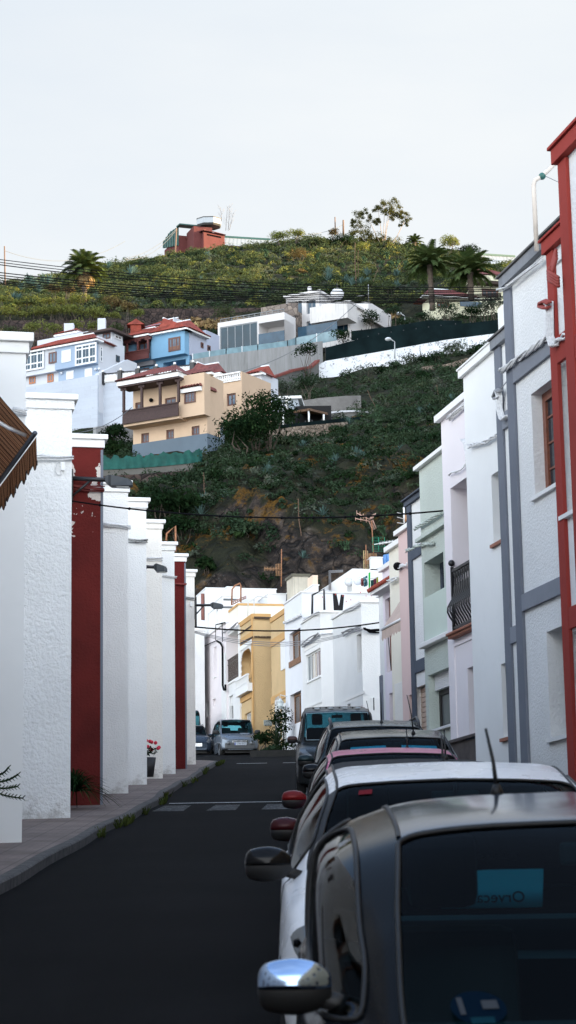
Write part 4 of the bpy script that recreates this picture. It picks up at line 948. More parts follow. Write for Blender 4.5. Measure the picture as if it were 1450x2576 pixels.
pf = thing('pipe_frame', 'tall pale bent pipe frame above the grey cornice', 'pipe frame', p0[0])
mb = MB(); mb.tube(p0[:2] + [p0[1] + Vector((.02, 0, .06)), p0[2], p0[3]], .028, 8); mb.build('pipe', plain('pale_pipe', (.62, .55, .48), .6, scale=5, var=.12), pf)
mb = MB(); mb.ball(p0[2], .045, 6); mb.build('clamp', plain('green_clamp', (.03, .12, .10), .5), pf)
mb = MB(); mb.tube([p0[2], P(*q2(712, 378), 23.5), P(*q2(860, 445), 23.2)], .005, 4); mb.build('wire', plain('grey_cable', (.25, .25, .26), .5), pf)

# ------------------------------------------------------------------ laundry
root = thing('washing_line', 'thin washing lines strung over the white terrace', 'washing line', P(*c4(570, 500), 88.4)); mb = MB()
mb.tube(sag(P(*c4(565, 455), 88.4), P(*c4(1190, 515), 84.0), .1), .008, 4); mb.tube(sag(P(*c4(563, 450), 88.5), P(*c4(1190, 475), 84.6), .1), .008, 4); mb.build('line', WHT(), root)
mb = MB()
for i, (x, y) in enumerate(((540, 530), (690, 498), (776, 515), (866, 560), (975, 475), (1040, 515), (1100, 512), (813, 580), (1170, 575))): p = P(*c4(x, y), 88.2 - (x - 560) / 640 * 4); mb.box(p, (.03, 0, 0), (0, .03, 0), (0, 0, -.06))
mb.build('peg', plain('red_peg', (.5, .05, .05), .5), root)
def cloth(name, label, pts, Y, mat, folds=2, amp=.05, th=.02):
    """hanging cloth: outline top-left, top-right, bottom-right, bottom-left in picture coordinates at depth Y"""
    a, b, c_, d = [P(*p, Y) for p in pts]; n, m = 14, 8; vs = []; fs = []
    for s_ in (0, 1):
        for j in range(m + 1):
            for i in range(n + 1):
                q, r_ = i / n, j / m; p = a.lerp(b, q).lerp(d.lerp(c_, q), r_); vs.append(p + Vector((0, amp * sin(q * folds * 2 * pi) * (.3 + r_) + s_ * th, -.03 * sin(pi * q) * r_)))
        o = s_ * (n + 1) * (m + 1)
        for j in range(m):
            for i in range(n): k = o + j * (n + 1) + i; fs.append((k, k + 1, k + n + 2, k + n + 1))
    mb = MB(); mb.add(vs, fs, True); return one(mb, name, mat, label, 'laundry', 'washing hung on the white roof terrace')
def fab(n, c, var=.15, sc=8): return plain(n, c, .95, var=var, scale=sc)
# trousers hung by the hems, V shape
mb = MB(); Yt = 88.0
L_ = [(668, 500), (702, 503), (722, 600), (733, 640), (735, 685), (678, 685)]; R_ = [(758, 515), (790, 517), (775, 686), (735, 685), (733, 640), (745, 600)]
for poly in (L_, R_):
    a = [P(*c4(*p), Yt) for p in poly]; b = [v + Vector((0, .08, 0)) for v in a]; n = len(a); mb.add(a + b, [tuple(range(n)), tuple(range(n, 2 * n))[::-1]] + [(i, (i + 1) % n, n + (i + 1) % n, n + i) for i in range(n)])
one(mb, 'trousers', fab('black_cloth', (.008, .008, .009)), 'black trousers hanging upside down by the legs', 'laundry', 'washing hung on the white roof terrace', bevel=.015)
t = NT('patterned_teal_cloth'); c = t.ramp(t.noise(9, 4, .7), [(.42, (.01, .035, .05)), (.5, (.02, .10, .15)), (.58, (.25, .35, .36))]); TEAL = t.done(t.bsdf(c, .95))
t = NT('patterned_red_cloth'); c = t.ramp(t.noise(11, 4, .7), [(.42, (.10, .02, .03)), (.5, (.30, .05, .05)), (.6, (.35, .25, .22))]); RPAT = t.done(t.bsdf(c, .95))
cloth('towel', 'red patterned towel, leftmost of the washing', (c4(985, 322), c4(1012, 320), c4(1016, 408), c4(985, 402)), 90.5, RPAT)
cloth('towel', 'teal patterned towel beside the red one', (c4(1012, 312), c4(1060, 288), c4(1064, 402), c4(1016, 418)), 90.2, TEAL)
cloth('garment', 'bright green garment hanging higher than the rest', (c4(1072, 262), c4(1094, 250), c4(1092, 418), c4(1074, 428)), 89.8, fab('bright_green_cloth', (.02, .42, .05)), 1)
cloth('towel', 'dark green towel right of the bright green garment', (c4(1097, 345), c4(1130, 338), c4(1130, 452), c4(1098, 452)), 89.5, fab('dark_green_cloth', (.01, .05, .045)))
cloth('towel', 'maroon towel between dark green and yellow ones', (c4(1130, 332), c4(1162, 322), c4(1162, 435), c4(1131, 445)), 89.3, fab('maroon_cloth', (.11, .015, .035)))
cloth('towel', 'yellow green towel, rightmost of the washing', (c4(1163, 318), c4(1184, 300), c4(1186, 392), c4(1163, 402)), 89.1, fab('yellow_green_cloth', (.32, .33, .05)))
pipe_thing('washing_post', 'white post with line holding the coloured washing', 'post', [[P(*c4(1078, 480), 90.0), P(*c4(1074, 280), 90.0)], sag(P(*c4(960, 330), 91), P(*c4(1190, 300), 89), .05)], .03, WHT())
cloth('sheet', 'blue sheet drying behind the cream roof edge', (c4(1240, 55), c4(1312, 40), c4(1312, 155), c4(1240, 165)), 80.0, fab('blue_cloth', (.12, .27, .55)), 2)
rb_ = mid('small white roof stair box left of the blue sheet', c4(1106, 200), 84.0, None, c4(1235, 90), c4(1106, 88), W_SM(), base=P(*c4(1106, 215), 84).z, name='stair_box', group=None, cat='roof block'); rb_.uL = .3; rb_.finish(); rb_.coping(.05, .03)

# ------------------------------------------------------------------ TV antennas
def yagi(root, c, axis, n, L, el, mat, boomr=.02, vertical=True):
    up = Vector((0, 0, 1)); axis = Vector(axis).normalized(); side = axis.cross(up).normalized() if not vertical else up; mb = MB()
    mb.tube([c, c + axis * L], boomr, 5)
    for i in range(n): p = c + axis * L * (.25 + .75 * i / max(1, n - 1)); mb.tube([p - side * el * .5, p + side * el * .5], .011, 4)
    return mb.build('boom', mat, root)
def grid_refl(root, c, axis, w, h, mat, wire, n=9, tilt=0):
    axis = Vector(axis).normalized(); up = Vector((0, 0, 1)); side = axis.cross(up).normalized(); mb = MB()
    for s_ in (-1, 1):
        e0 = c + up * s_ * .04; e1 = c + up * s_ * h + axis * tilt
        mb.tube([e0 - side * w, e1 - side * w], .014, 4); mb.tube([e0 + side * w, e1 + side * w], .014, 4); mb.tube([e0, e1], .014, 4)
        for i in range(n): q = i / (n - 1); p = e0.lerp(e1, q); mb.tube([p - side * w, p + side * w], .006, 4)
    return mb.build('reflector', mat, root)
AG = 'television antennas on the roofs'
Or = plain('orange_plastic', (.38, .20, .09), .5); Al = plain('aluminium_rod', (.60, .58, .56), .35, .6); GrP = plain('green_plastic', (.01, .25, .14), .5)
def mast(label, a, b, Y, rr=.03, mat=None):
    A = P(*a, Y); Bp = P(*b, Y); r_ = thing('tv_antenna', label, 'antenna', A, AG); mb = MB(); mb.tube([A, Bp], rr, 6); mb.build('mast', mat or RUST, r_); return r_, A, Bp
r_, A, Bp = mast('orange comb antenna on a tall rusty mast above the ochre house', c3(1218, 415), c3(1221, -10), 108); c = P(*c3(1212, 218), 108)
yagi(r_, c, (-1, -.25, 0), 9, .9, .22, Or); grid_refl(r_, P(*c3(1190, 225), 108), (-.3, -1, 0), .16, .32, Or, Al)
r_, A, Bp = mast('tilted wire mesh antenna high on the middle mast', k9(790, 1215), k9(738, 330), 93); c = P(*k9(690, 300), 93)
ax = Vector((-1, -.4, .45)); yagi(r_, c, ax, 4, .7, .25, plain('pinkish_rod', (.60, .36, .28), .5)); yagi(r_, c + Vector((0, 0, -.08)), (-1, -.3, .15), 3, .7, .2, plain('pinkish_rod', (.60, .36, .28), .5)); grid_refl(r_, P(*k9(720, 310), 93), ax, .22, .36, plain('pinkish_rod', (.60, .36, .28), .5), Al, 9, -.18)
c = P(*k9(800, 930), 92.6); yagi(r_, c, (1, -.15, .12), 12, 1.0, .14, WHT()); 
g = grid_refl(r_, P(*k9(915, 925), 92.6), (0, -1, 0), .28, .33, GrP, Al, 5)
r_, A, Bp = mast('short mast with two yellowish grid antennas on the white roof', k9(598, 1510), k9(596, 935), 96, .025); grid_refl(r_, P(*k9(590, 1320), 96), (.6, -1, 0), .12, .45, plain('pale_yellow_plastic', (.55, .42, .2), .5), Al); grid_refl(r_, P(*k9(700, 1290), 96), (0, -1, 0), .3, .25, Or, Al)
mb = MB(); mb.tube([P(*k9(598, 1330), 96), P(*k9(700, 1290), 96)], .015, 4); mb.build('cross_bar', Al, r_)
r_, A, Bp = mast('white rod antenna beside the slate cornice', q1(275, 215), q1(272, 66), 52.0, .025, WHT())
mb = MB()
for yy in (125, 168, 212): mb.tube([P(*q1(275, yy + 8), 52), P(*q1(210, yy - 8 if yy < 200 else yy), 51.5)], .012, 4)
mb.build('rods', Al, r_); mb = MB(); mb.tube([P(*q1(285, 200), 52), P(*q1(292, 140), 52)], .03, 5); mb.build('dipole', Or, r_)

# ------------------------------------------------------------------ overhead cables
CG = 'black cables spanning the street'
def ocable(label, a, b, Ya, Yb, s_, r, group=CG, name='overhead_cable', mat=None, clips=0):
    p, q = P(*a, Ya), P(*b, Yb); pts = sag(p, q, s_, 40); mb = MB(); mb.tube(pts, r, 5)
    if clips:
        L = (q - p).length; n = int(L / .62)
        for i in range(1, n): x = i / n * 40; k = int(x); c = pts[k].lerp(pts[min(k + 1, 40)], x - k); mb.ball(c, r * 1.9, 4)
    return one(mb, name, mat or BLK(), label, 'cable', group)
UP = [((-20, 650), (1262, 722), .5), ((-20, 657), (1262, 728), .6), ((-20, 663), (1262, 732), 1.3), ((-20, 683), (1262, 738), .7), ((-20, 690), (1262, 741), .75), ((-20, 696), (1262, 744), 1.0), ((-20, 704), (1262, 747), .8), ((-20, 708), (1262, 751), .85), ((-20, 712), (1262, 754), .9)]
for i, (a, b, s_) in enumerate(UP):
    ocable('black cable of the thick bundle sagging across the hillside', (a[0], a[1]), b, 27.0, 26.2, .12 + .02 * s_, .0075 if i > 1 else .006)
ocable('knotted cable from the red house lamp to the mint house', l1(515, 912), q1(640, 100), 38.6, 36.0, .22, .016, clips=1)
ocable('upper black cable from the last left house to the white corner block', c3(228, 880), c4(1195, 830), 70.5, 76.0, .22, .028)
for k in range(3): ocable('thin grey cable just under the upper far one', c3(228, 930 + k * 9), c4(1005, 900 + k * 3), 70.8, 76.2, .45 + .05 * k, .012, mat=plain('grey_cable', (.25, .25, .26), .5))
# ------------------------------------------------------------------ cars
def paint(name, col, metal=.5, rough=.32, ct=.07, spc=.15):
    if name in _mc: return _mc[name]
    t = NT(name); n = t.noise(260, 2); c = t.mixc(t.ramp(n, [(.45, (0, 0, 0)), (.7, (.35,) * 3)]), col, tuple(min(1, x * 1.5 + .004) for x in col))
    d = t.noise(2.5, 5, .65); rg = t.ramp(d, [(.35, (rough * .8,) * 3), (.75, (min(1, rough * 1.5),) * 3)])
    nm = t.bump(t.noise(1.6, 1), .02, .02)
    _mc[name] = t.done(t.bsdf(c, rg, metal, nm, ct, spc)); return _mc[name]
CARGL = clear_glass('car_glass', (.40, .74, .80), .12); SIDEGL = clear_glass('side_glass', (.34, .48, .50), .6)
RUB = plain('black_rubber', (.008, .008, .009), .55); TYRE = plain('tyre_rubber', (.010, .010, .010), .8); RIM = plain('alloy_rim', (.28, .29, .31), .3, .8)
UPH = plain('dark_upholstery', (.016, .017, .020), .9); CHR = plain('chrome', (.75, .77, .80), .08, 1.0); TRIMB = plain('black_plastic_trim', (.018, .018, .019), .5)
LENS = plain('headlight_lens', (.14, .15, .16), .1, .3); REDL = plain('red_lamp', (.35, .01, .01), .2)
def catmull(p, t):
    """p (n,...) control rows, t array of floats in [0,n-1]"""
    n = len(p); i = np.clip(np.floor(t).astype(int), 0, n - 2); f = (t - i).reshape((-1,) + (1,) * (p.ndim - 1))
    P0 = p[np.maximum(i - 1, 0)]; P1 = p[i]; P2 = p[i + 1]; P3 = p[np.minimum(i + 2, n - 1)]
    m1 = (P2 - P0) * .5 * .85; m2 = (P3 - P1) * .5 * .85
    return (2 * f ** 3 - 3 * f ** 2 + 1) * P1 + (f ** 3 - 2 * f ** 2 + f) * m1 + (-2 * f ** 3 + 3 * f ** 2) * P2 + (f ** 3 - f ** 2) * m2
class Shell:
    def __init__(s, rows): s.c = np.array(rows, dtype=float)   # (stations, 9, 3)
    def grid(s, ss, tt):
        a = catmull(s.c, np.asarray(ss)); b = catmull(a.transpose(1, 0, 2), np.asarray(tt)); return b.transpose(1, 0, 2)
    def pt(s, a, b, side=1, off=0.0):
        e = .02; g = s.grid([a], [b])[0, 0]
        if off:
            du = s.grid([min(a + e, len(s.c) - 1.001)], [b])[0, 0] - s.grid([max(a - e, 0)], [b])[0, 0]; dv = s.grid([a], [min(b + e, 8)])[0, 0] - s.grid([a], [max(b - e, 0)])[0, 0]
            n = np.cross(du, dv); n = n / (np.linalg.norm(n) + 1e-9)
            cc = g - np.array([0, g[1], .6])
            if np.dot(n, cc) < 0 and not (a < .4): n = -n
            if a < .4 and n[1] > 0: n = -n
            g = g + n * off
        return Vector((g[0] * side, g[1], g[2]))
def rrect(s0, s1, t0, t1, rs, rt, n=6, shear=0):
    pts = []
    for (cs, ct, a0) in ((s1 - rs, t1 - rt, 0), (s0 + rs, t1 - rt, 90), (s0 + rs, t0 + rt, 180), (s1 - rs, t0 + rt, 270)):
        for i in range(n + 1): a = radians(a0 + 90 * i / n); pts.append((cs + rs * cos(a), ct + rt * sin(a)))
    # densify straight parts
    out = []
    for i in range(len(pts)):
        a, b = pts[i], pts[(i + 1) % len(pts)]; L = max(abs(b[0] - a[0]) / .12, abs(b[1] - a[1]) / .25); m = max(1, int(L))
        for j in range(m): out.append((a[0] + (b[0] - a[0]) * j / m, a[1] + (b[1] - a[1]) * j / m))
    return out
def inpoly(poly, x, y):
    r = np.zeros(x.shape, bool); n = len(poly)
    for i in range(n):
        x0, y0 = poly[i]; x1, y1 = poly[(i + 1) % n]
        c = ((y0 > y) != (y1 > y)); xx = (x1 - x0) * (y - y0) / ((y1 - y0) if y1 != y0 else 1e-9) + x0; r ^= c & (x < xx)
    return r
def np_mesh(name, v, f, mats, mi, parent, smooth=True):
    me = bpy.data.meshes.new(name); me.from_pydata(v, [], f)
    for m in mats: me.materials.append(m)
    me.polygons.foreach_set('material_index', mi); me.polygons.foreach_set('use_smooth', [smooth] * len(f)); me.update()
    return mesh_ob(name, me, None, parent)
def std_rows(L=4.0, W=1.70, cowl=1.0, wt=1.72, peak=2.3, rend=3.35, tail=3.85, hz=.90, cz=1.0, bz=.94, rz=1.40, pz=1.47, ez=1.38, tz=1.02, rail=.57, nose=.62, kf=.12, kr=.10, sill=.2, hoodf=.74, mid5=.45, railz=.035, rend_rail=None, cw=.80, f5=.87):
    w = W / 2
    def row(y, pts, k=0):
        return [(x, y + k * (min(1, x / w)) ** 2, z) for x, z in pts]
    up = lambda z: z
    R = []
    R.append(row(0, [(w * .62, .30), (w * .70, .38), (w * .72, .48), (w * .70, hoodf - .14), (w * .62, hoodf - .10), (w * .5, hoodf - .09), (w * .4, hoodf - .085), (w * .2, hoodf - .08), (0, hoodf - .08)], .10))
    R.append(row(.10, [(w * .86, sill + .04), (w * .93, .38), (w * .95, .54), (w * .90, hoodf - .04), (w * .80, hoodf), (w * .64, hoodf + .02), (w * .5, hoodf + .025), (w * .25, hoodf + .03), (0, hoodf + .035)], .12))
    R.append(row(.50, [(w * .95, sill), (w * .985, .42), (w, .60), (w * .95, hz - .08), (w * .88, hz - .015), (w * .74, hz + .005), (w * .56, hz + .01), (w * .28, hz + .015), (0, hz + .02)], .05))
    R.append(row(cowl, [(w * .96, sill), (w, .42), (w, .66), (w * .975, bz - .06), (w * .93, bz - .01), (w * (cw + .075), cz - .02), (w * cw, cz), (w * cw * .53, cz + .015), (0, cz + .02)], kf * 1.3))
    m = (cowl + wt) / 2; zm = cz + (rz - cz) * .56
    R.append(row(m, [(w * .96, sill), (w, .42), (w, .67), (w * .98, bz - .05), (w * .94, bz + .005), (w * (f5 * .5 + .43), (bz + zm) / 2 + .01), ((w * cw + rail) / 2 + .012, zm - .02), (rail * .66, zm + .005), (0, zm + .02)], kf))
    for y, z, k, rl in ((wt, rz, kf * .55, rail), (peak, pz, 0, rail), ((peak + rend) / 2 + .1, (pz * .6 + ez * .4), 0, rail * .99), (rend, ez, -kr, rend_rail or rail * .95)):
        R.append(row(y, [(w * .96, sill), (w, .42), (w, .67), (w * .985, bz - .03), (w * .95, bz + .02), (w * f5, bz + (z - bz) * mid5 + .02), (rl, z - railz), (rl * .62, z), (0, z + .012)], k))
    R.append(row(tail, [(w * .95, sill + .03), (w * .98, .44), (w * .98, .66), (w * .95, bz - .05), (w * .92, bz + .0), (w * .87, tz - .03), (w * .80, tz), (w * .42, tz + .01), (0, tz + .01)], -kr * .8))
    R.append(row(L - .06, [(w * .88, sill + .08), (w * .93, .44), (w * .93, .62), (w * .88, tz - .22), (w * .82, tz - .16), (w * .72, tz - .13), (w * .6, tz - .12), (w * .3, tz - .11), (0, tz - .11)], -.08))
    R.append(row(L, [(w * .6, sill + .14), (w * .70, .44), (w * .7, .58), (w * .66, tz - .34), (w * .6, tz - .3), (w * .5, tz - .28), (w * .4, tz - .28), (w * .2, tz - .28), (0, tz - .28)], -.1))
    return R
# station index: 0 nose 1 bumper 2 hood 3 cowl 4 mid screen 5 screen top 6 peak 7 . 8 roof end 9 tail 10 11
def make_car(name, label, cat, loc, mat, rows, res=10, front=(.62, 3.25), rearw=3.2, roofmat=None, wx=(6.06, 8.01), sidewins=((3.55, 6.02), (6.12, 8.35)), group=None, rotz=0.0, mirror=None, mirrormat=None, trt=(4.16, 5.80), seats=True, antenna=None, rails=False, rr=.31, wheelcut=True, lights=True, sealw=.008, pitch=True, extras=None, rearwin=(8.12, 8.92), wxr=None, arch=None, rows_w=.85, wsmat=None, mirror_s=1.0, hub_y=None, seat_y=None, wsr=(.10, .35), pillar=None, mx=0):
    sh = Shell(rows); w = rows_w
    root = thing(name, label, cat, loc, group, (math.atan(SL) if pitch else 0, 0, rotz))
    ws = rrect(3.10, 4.96, wx[0], 9.9, wsr[0], wsr[1])
    rw = rrect(rearwin[0], rearwin[1], (wxr or wx)[0] + .05, 9.9, .12, .4)
    sw = [rrect(a, b, trt[0], trt[1], arch[0] if arch else .22, arch[1] if arch else .45) for a, b in sidewins]
    ns = len(rows) - 1
    sg = set(np.round(np.linspace(0, ns, ns * res + 1), 4)); sg |= {3.10, 4.96, rearwin[0], rearwin[1], *[x for p in sidewins for x in p]}
    if res > 12:
        for c_ in ([3.10 + x for x in (.03, .07, .12)] + [4.96 - x for x in (.02, .05, .1)]): sg.add(round(c_, 3))
    tg = set(np.round(np.linspace(0, 8, 8 * (6 if res > 12 else 4) + 1), 4)) | {wx[0], trt[0], trt[1], (wxr or wx)[0] + .05, 6.04}
    ss = np.array(sorted(sg)); tt = np.array(sorted(tg)); g = sh.grid(ss, tt)
    sc = (ss[:-1] + ss[1:]) / 2; tc_ = (tt[:-1] + tt[1:]) / 2; A, Bt = np.meshgrid(sc, tc_, indexing='ij')
    isws = inpoly(ws, A, Bt); isrw = inpoly(rw, A, Bt); issw = [inpoly(p, A, Bt) for p in sw]
    cy = (g[:-1, :-1, 1] + g[1:, 1:, 1]) / 2; cz_ = (g[:-1, :-1, 2] + g[1:, 1:, 2]) / 2
    hubs = hub_y or (front[0], front[1]); hole = np.zeros(A.shape, bool)
    if wheelcut:
        for hy in hubs: hole |= (((cy - hy) ** 2 + (cz_ - rr) ** 2) < (rr + .05) ** 2) & (Bt < 3.4)
    roof = (A > 4.96) & (A < 8.1) & (Bt > 6.04)
    cat_ = np.zeros(A.shape, int); cat_[hole] = 9; cat_[isws] = 1; cat_[isrw] = 2
    for i, m_ in enumerate(issw): cat_[m_] = 3 + i
    def emit(nm, code, mats, mifn=None, sides=(1, -1)):
        v = []; f = []; mi = []; idx = {}
        for sd_ in sides:
            for i, j in zip(*np.where(np.isin(cat_, code))):
                q = []
                for (a, b) in ((i, j), (i + 1, j), (i + 1, j + 1), (i, j + 1)):
                    x, y, z = g[a, b]; cen = b == len(tt) - 1; k = (a, b, 0 if cen else sd_)
                    if k not in idx: idx[k] = len(v); v.append((0 if cen else x * sd_, y, z))
                    q.append(idx[k])
                f.append(tuple(q if sd_ == 1 else q[::-1])); mi.append(mifn(i, j) if mifn else 0)
        return np_mesh(nm, v, f, mats, mi, root) if f else None
    mats = [mat, roofmat or mat, pillar or mat]; pil_ = (A > 3.12) & (A < 5.0) & (Bt > 5.72) & (Bt < 6.3)
    body = emit('body', [0], mats, (lambda i, j: 2 if pil_[i, j] else (1 if roof[i, j] else 0)))
    # close nose and tail
    for k in (0, -1):
        vs = [tuple(g[k, b]) for b in range(len(tt))] + [(-g[k, b, 0], g[k, b, 1], g[k, b, 2]) for b in range(len(tt) - 2, -1, -1)]
        np_mesh('bumper', vs, [tuple(range(len(vs)))], [mat], [0], root, False)
    wsh = emit('windscreen', [1], [wsmat or CARGL]); emit('rear_window', [2], [CARGL])
    for i in range(len(sw)):
        for sd_ in (1, -1): emit('side_window', [3 + i], [SIDEGL], None, (sd_,))
    # seals along the glass
    mb = MB()
    def line(poly, side, r, off=.004, closed=True, m=None):
        pts = [(m or mb)] and [sh.pt(a, min(b, 8), side, off) for a, b in poly]
        if closed: pts.append(pts[0])
        (m or mb).tube(pts, r, 5, cap=False)
    for poly in (ws, rw):
        run = [(a, b) for a, b in poly if b < 8.0]
        st = next((i for i in range(len(poly)) if poly[i][1] >= 8 and poly[(i + 1) % len(poly)][1] < 8), 0)
        seq = [poly[(st + 1 + i) % len(poly)] for i in range(len(poly))]; seq = [p for p in seq if p[1] < 8]
        seq = [(seq[0][0], 8.0)] + seq + [(seq[-1][0], 8.0)]
        for sd_ in (1, -1): line(seq, sd_, sealw, closed=False)
    for poly in sw:
        for sd_ in (1, -1): line(poly, sd_, sealw)
    mb.build('window_seal', RUB, root, raw=True)
    gr = [(5.0 + .15 * i, 6.06) for i in range(21)]
    for sd_ in (1, -1): mb = MB(); line(gr, sd_, .009, .001, False, mb); mb.build('panel_gap', RUB, root, raw=True)
    # door shut lines
    for a in (sidewins[0][0] + .0, (sidewins[0][1] + sidewins[-1][0]) / 2):
        for sd_ in (1, -1): mb = MB(); line([(a, b) for b in np.linspace(.6, 4.1, 12)], sd_, .004, .0, False, mb); mb.build('panel_gap', RUB, root, raw=True)
    # interior
    mb = MB(); ymin, ymax = rows[3][0][1] - .05, rows[9][0][1] - .05
    bz = rows[5][4][2] - .05
    mb.abox(-w * .90, w * .90, ymin + .1, ymax, .25, .55); mb.abox(-w * .88, -w * .82, ymin + .3, ymax - .1, .5, bz); mb.abox(w * .82, w * .88, ymin + .3, ymax - .1, .5, bz)
    mb.abox(-w * .85, w * .85, ymax - .65, ymax - .02, .5, bz - .02)
    mb.build('cabin_floor', UPH, root, raw=True)
    mb = MB(); cz0 = rows[3][6][2]; mb.abox(-w * .80, w * .80, ymin + .17, rows[4][0][1] + .16, cz0 - .26, cz0 - .035); mb.build('dashboard', UPH, root, raw=True, bevel=.03)
    if seats:
        sx0 = .42 if w > .895 else .37
        sy = seat_y or rows[5][0][1] + .42; top = rows[6][8][2]
        for sx in (-sx0, sx0):
            mb = MB(); mb.abox(sx - .25, sx + .25, sy - .45, sy + .08, .5, .66); mb.box((sx - .24, sy, .6), (.48, 0, 0), (0, .14, 0), (0, .12, top - .6 - .42)); st_ = mb.build('seat', UPH, root, raw=True, bevel=.06)
            mb = MB(); mb.box((sx - .115, sy + .10, top - .36), (.23, 0, 0), (0, .10, 0), (0, .02, .24)); ORG[st_] = Vector(); mb.build('headrest', UPH, st_, raw=True, bevel=.045)
        mb = MB(); mb.box((-.58, sy + .82, .55), (1.16, 0, 0), (0, .13, 0), (0, .14, top - 1.02)); mb.build('rear_bench', UPH, root, raw=True, bevel=.05)
        mb = MB(); c = Vector((.36, rows[4][0][1] + .28, cz0 + .0)); ring = [c + Vector((cos(a) * .185, sin(a) * .06, sin(a) * .175)) for a in np.linspace(0, 2 * pi, 25)]; mb.tube(ring, .014, 6); mb.tube([c, c + Vector((0, -.2, -.1))], .03, 6); mb.build('steering_wheel', UPH, root, raw=True)
        mb = MB(); tp = sh.pt(4.82, 8); mb.box(tp + Vector((-.12, .06, -.10)), (.24, 0, 0), (0, .03, 0), (0, 0, .065)); mb.tube([tp + Vector((0, .07, -.05)), tp + Vector((0, .03, 0))], .012, 5); mb.build('rear_view_mirror', UPH, root, raw=True, bevel=.012)
    # wheels
    for hy in hubs:
        for sd_ in (1, -1):
            mb = MB(); x0 = w - .20; x1 = w - .005; n = 28
            prof = [(x0, rr - .09), (x0, rr - .02), (x0 + .02, rr), (x1 - .03, rr), (x1, rr - .03), (x1 - .005, rr - .10)]
            vs = [(sd_ * px_, hy + cos(2 * pi * i / n) * pr_, rr + sin(2 * pi * i / n) * pr_) for i in range(n) for px_, pr_ in prof]; k = len(prof)
            mb.add(vs, [(i * k + j, i * k + j + 1, ((i + 1) % n) * k + j + 1, ((i + 1) % n) * k + j) for i in range(n) for j in range(k - 1)], True)
            wh = mb.build('wheel', TYRE, root, raw=True); ORG[wh] = Vector()
            mb = MB(); r0 = rr - .095
            mb.tube([(sd_ * (x1 - .03), hy, rr), (sd_ * (x1 - .01), hy, rr)], .05, 10)
            for i in range(5):
                a = 2 * pi * i / 5 + .3; d = Vector((0, cos(a), sin(a))); s_ = Vector((0, -sin(a), cos(a))); c = Vector((sd_ * (x1 - .03), hy, rr)); mb.box(c - s_ * .035, s_ * .07, d * r0, Vector((sd_ * .015, 0, 0)))
            ring = [(sd_ * (x1 - .015), hy + cos(a) * r0, rr + sin(a) * r0) for a in np.linspace(0, 2 * pi, 29)]; mb.tube(ring, .015, 5); mb.build('rim', RIM, wh, raw=True)
    mb = MB(); mb.abox(-w + .24, w - .24, .25, rows[-1][0][1] - .25, .16, .5); 
    for hy in hubs: mb.abox(-w + .03, w - .03, hy - rr - .03, hy + rr + .03, .36, .62)
    mb.build('underbody', RUB, root, raw=True)
    # mirrors
    for sd_ in (-1, 1):
        my = mirror[0] if mirror else rows[3][0][1] + .34; mz = mirror[1] if mirror else rows[3][6][2] + .03; s_ = mirror_s
        c = Vector((sd_ * (w + .03 + .03 * s_ + mx), my, mz)); mb = MB(); vs = []; n = 36 if res > 12 else 16
        secs = [(-.09, .02), (-.085, .05), (-.05, .085), (0, .10), (.05, .095), (.085, .08), (.10, .05), (.105, .0)]
        if res > 12: xi = np.linspace(0, 7, 29); cs_ = catmull(np.array(secs), xi); secs = [(float(a_), max(0.0, float(b_))) for a_, b_ in cs_]
        def mir(zc0, zc1, mb_, infl=1.0):
            vs = []; fs = []; m = len(secs)
            for (dx, r_) in secs:
                for j in range(n):
                    a = 2 * pi * j / n; yy = cos(a) * r_ * .62; zz = sin(a) * r_ * .82
                    if yy > .02: yy = .02 + (yy - .02) * .2
                    zz = min(max(zz, zc0), zc1); vs.append(c + Vector((sd_ * dx * s_ * 1.15, yy * s_ * infl, (zz + .015 * (dx > 0) * 0) * s_ * infl)))
            for i in range(m - 1):
                for j in range(n): fs.append((i * n + j, i * n + (j + 1) % n, (i + 1) * n + (j + 1) % n, (i + 1) * n + j))
            fs += [tuple(range(n)), tuple((m - 1) * n + j for j in range(n))]; mb_.add(vs, fs, True)
        mir(-.09, .01, mb); mb.tube([c - Vector((sd_ * .06, 0, .03)), c - Vector((sd_ * .16, -.03, .06))], .028, 6)
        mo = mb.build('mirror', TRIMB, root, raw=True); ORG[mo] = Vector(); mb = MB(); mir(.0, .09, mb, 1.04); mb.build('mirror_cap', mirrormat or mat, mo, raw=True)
    for a_ in ((4.9, 7.0) if len(sw) > 1 else (5.0,)):
        for sd_ in (1, -1): mb = MB(); mb.tube([sh.pt(a_, 3.3, sd_, .03), sh.pt(a_ + .25, 3.3, sd_, .03)], .016, 5); mb.build('door_handle', mat, root, raw=True)
    if antenna:
        ay, al, lean = antenna[:3]; k = (ay,); p = None
        ip = np.interp(ay, [r[8][1] for r in rows[4:9]], range(4, 9)); p = sh.pt(ip, 8); p = Vector((antenna[3] if len(antenna) > 3 else 0, p.y, p.z - .01))
        mb = MB(); mb.tube([p, p + Vector((0, .01, .04))], .028, 6, r2=.012); mb.tube([p + Vector((0, .01, .03)), p + Vector((lean * .3, .02, al * .5)), p + Vector((lean, .08, al))], .009, 5, r2=.005); mb.build('antenna', RUB, root, raw=True)
    if rails:
        for sd_ in (1, -1):
            mb = MB(); pts = [sh.pt(a, 6.02, sd_, .0) + Vector((0, 0, h_)) for a, h_ in ((5.15, .0), (5.4, .06), (6, .075), (7, .075), (7.8, .06), (8.0, .0))]; mb.tube(pts, .02, 6); mb.build('roof_rail', TRIMB, root, raw=True)
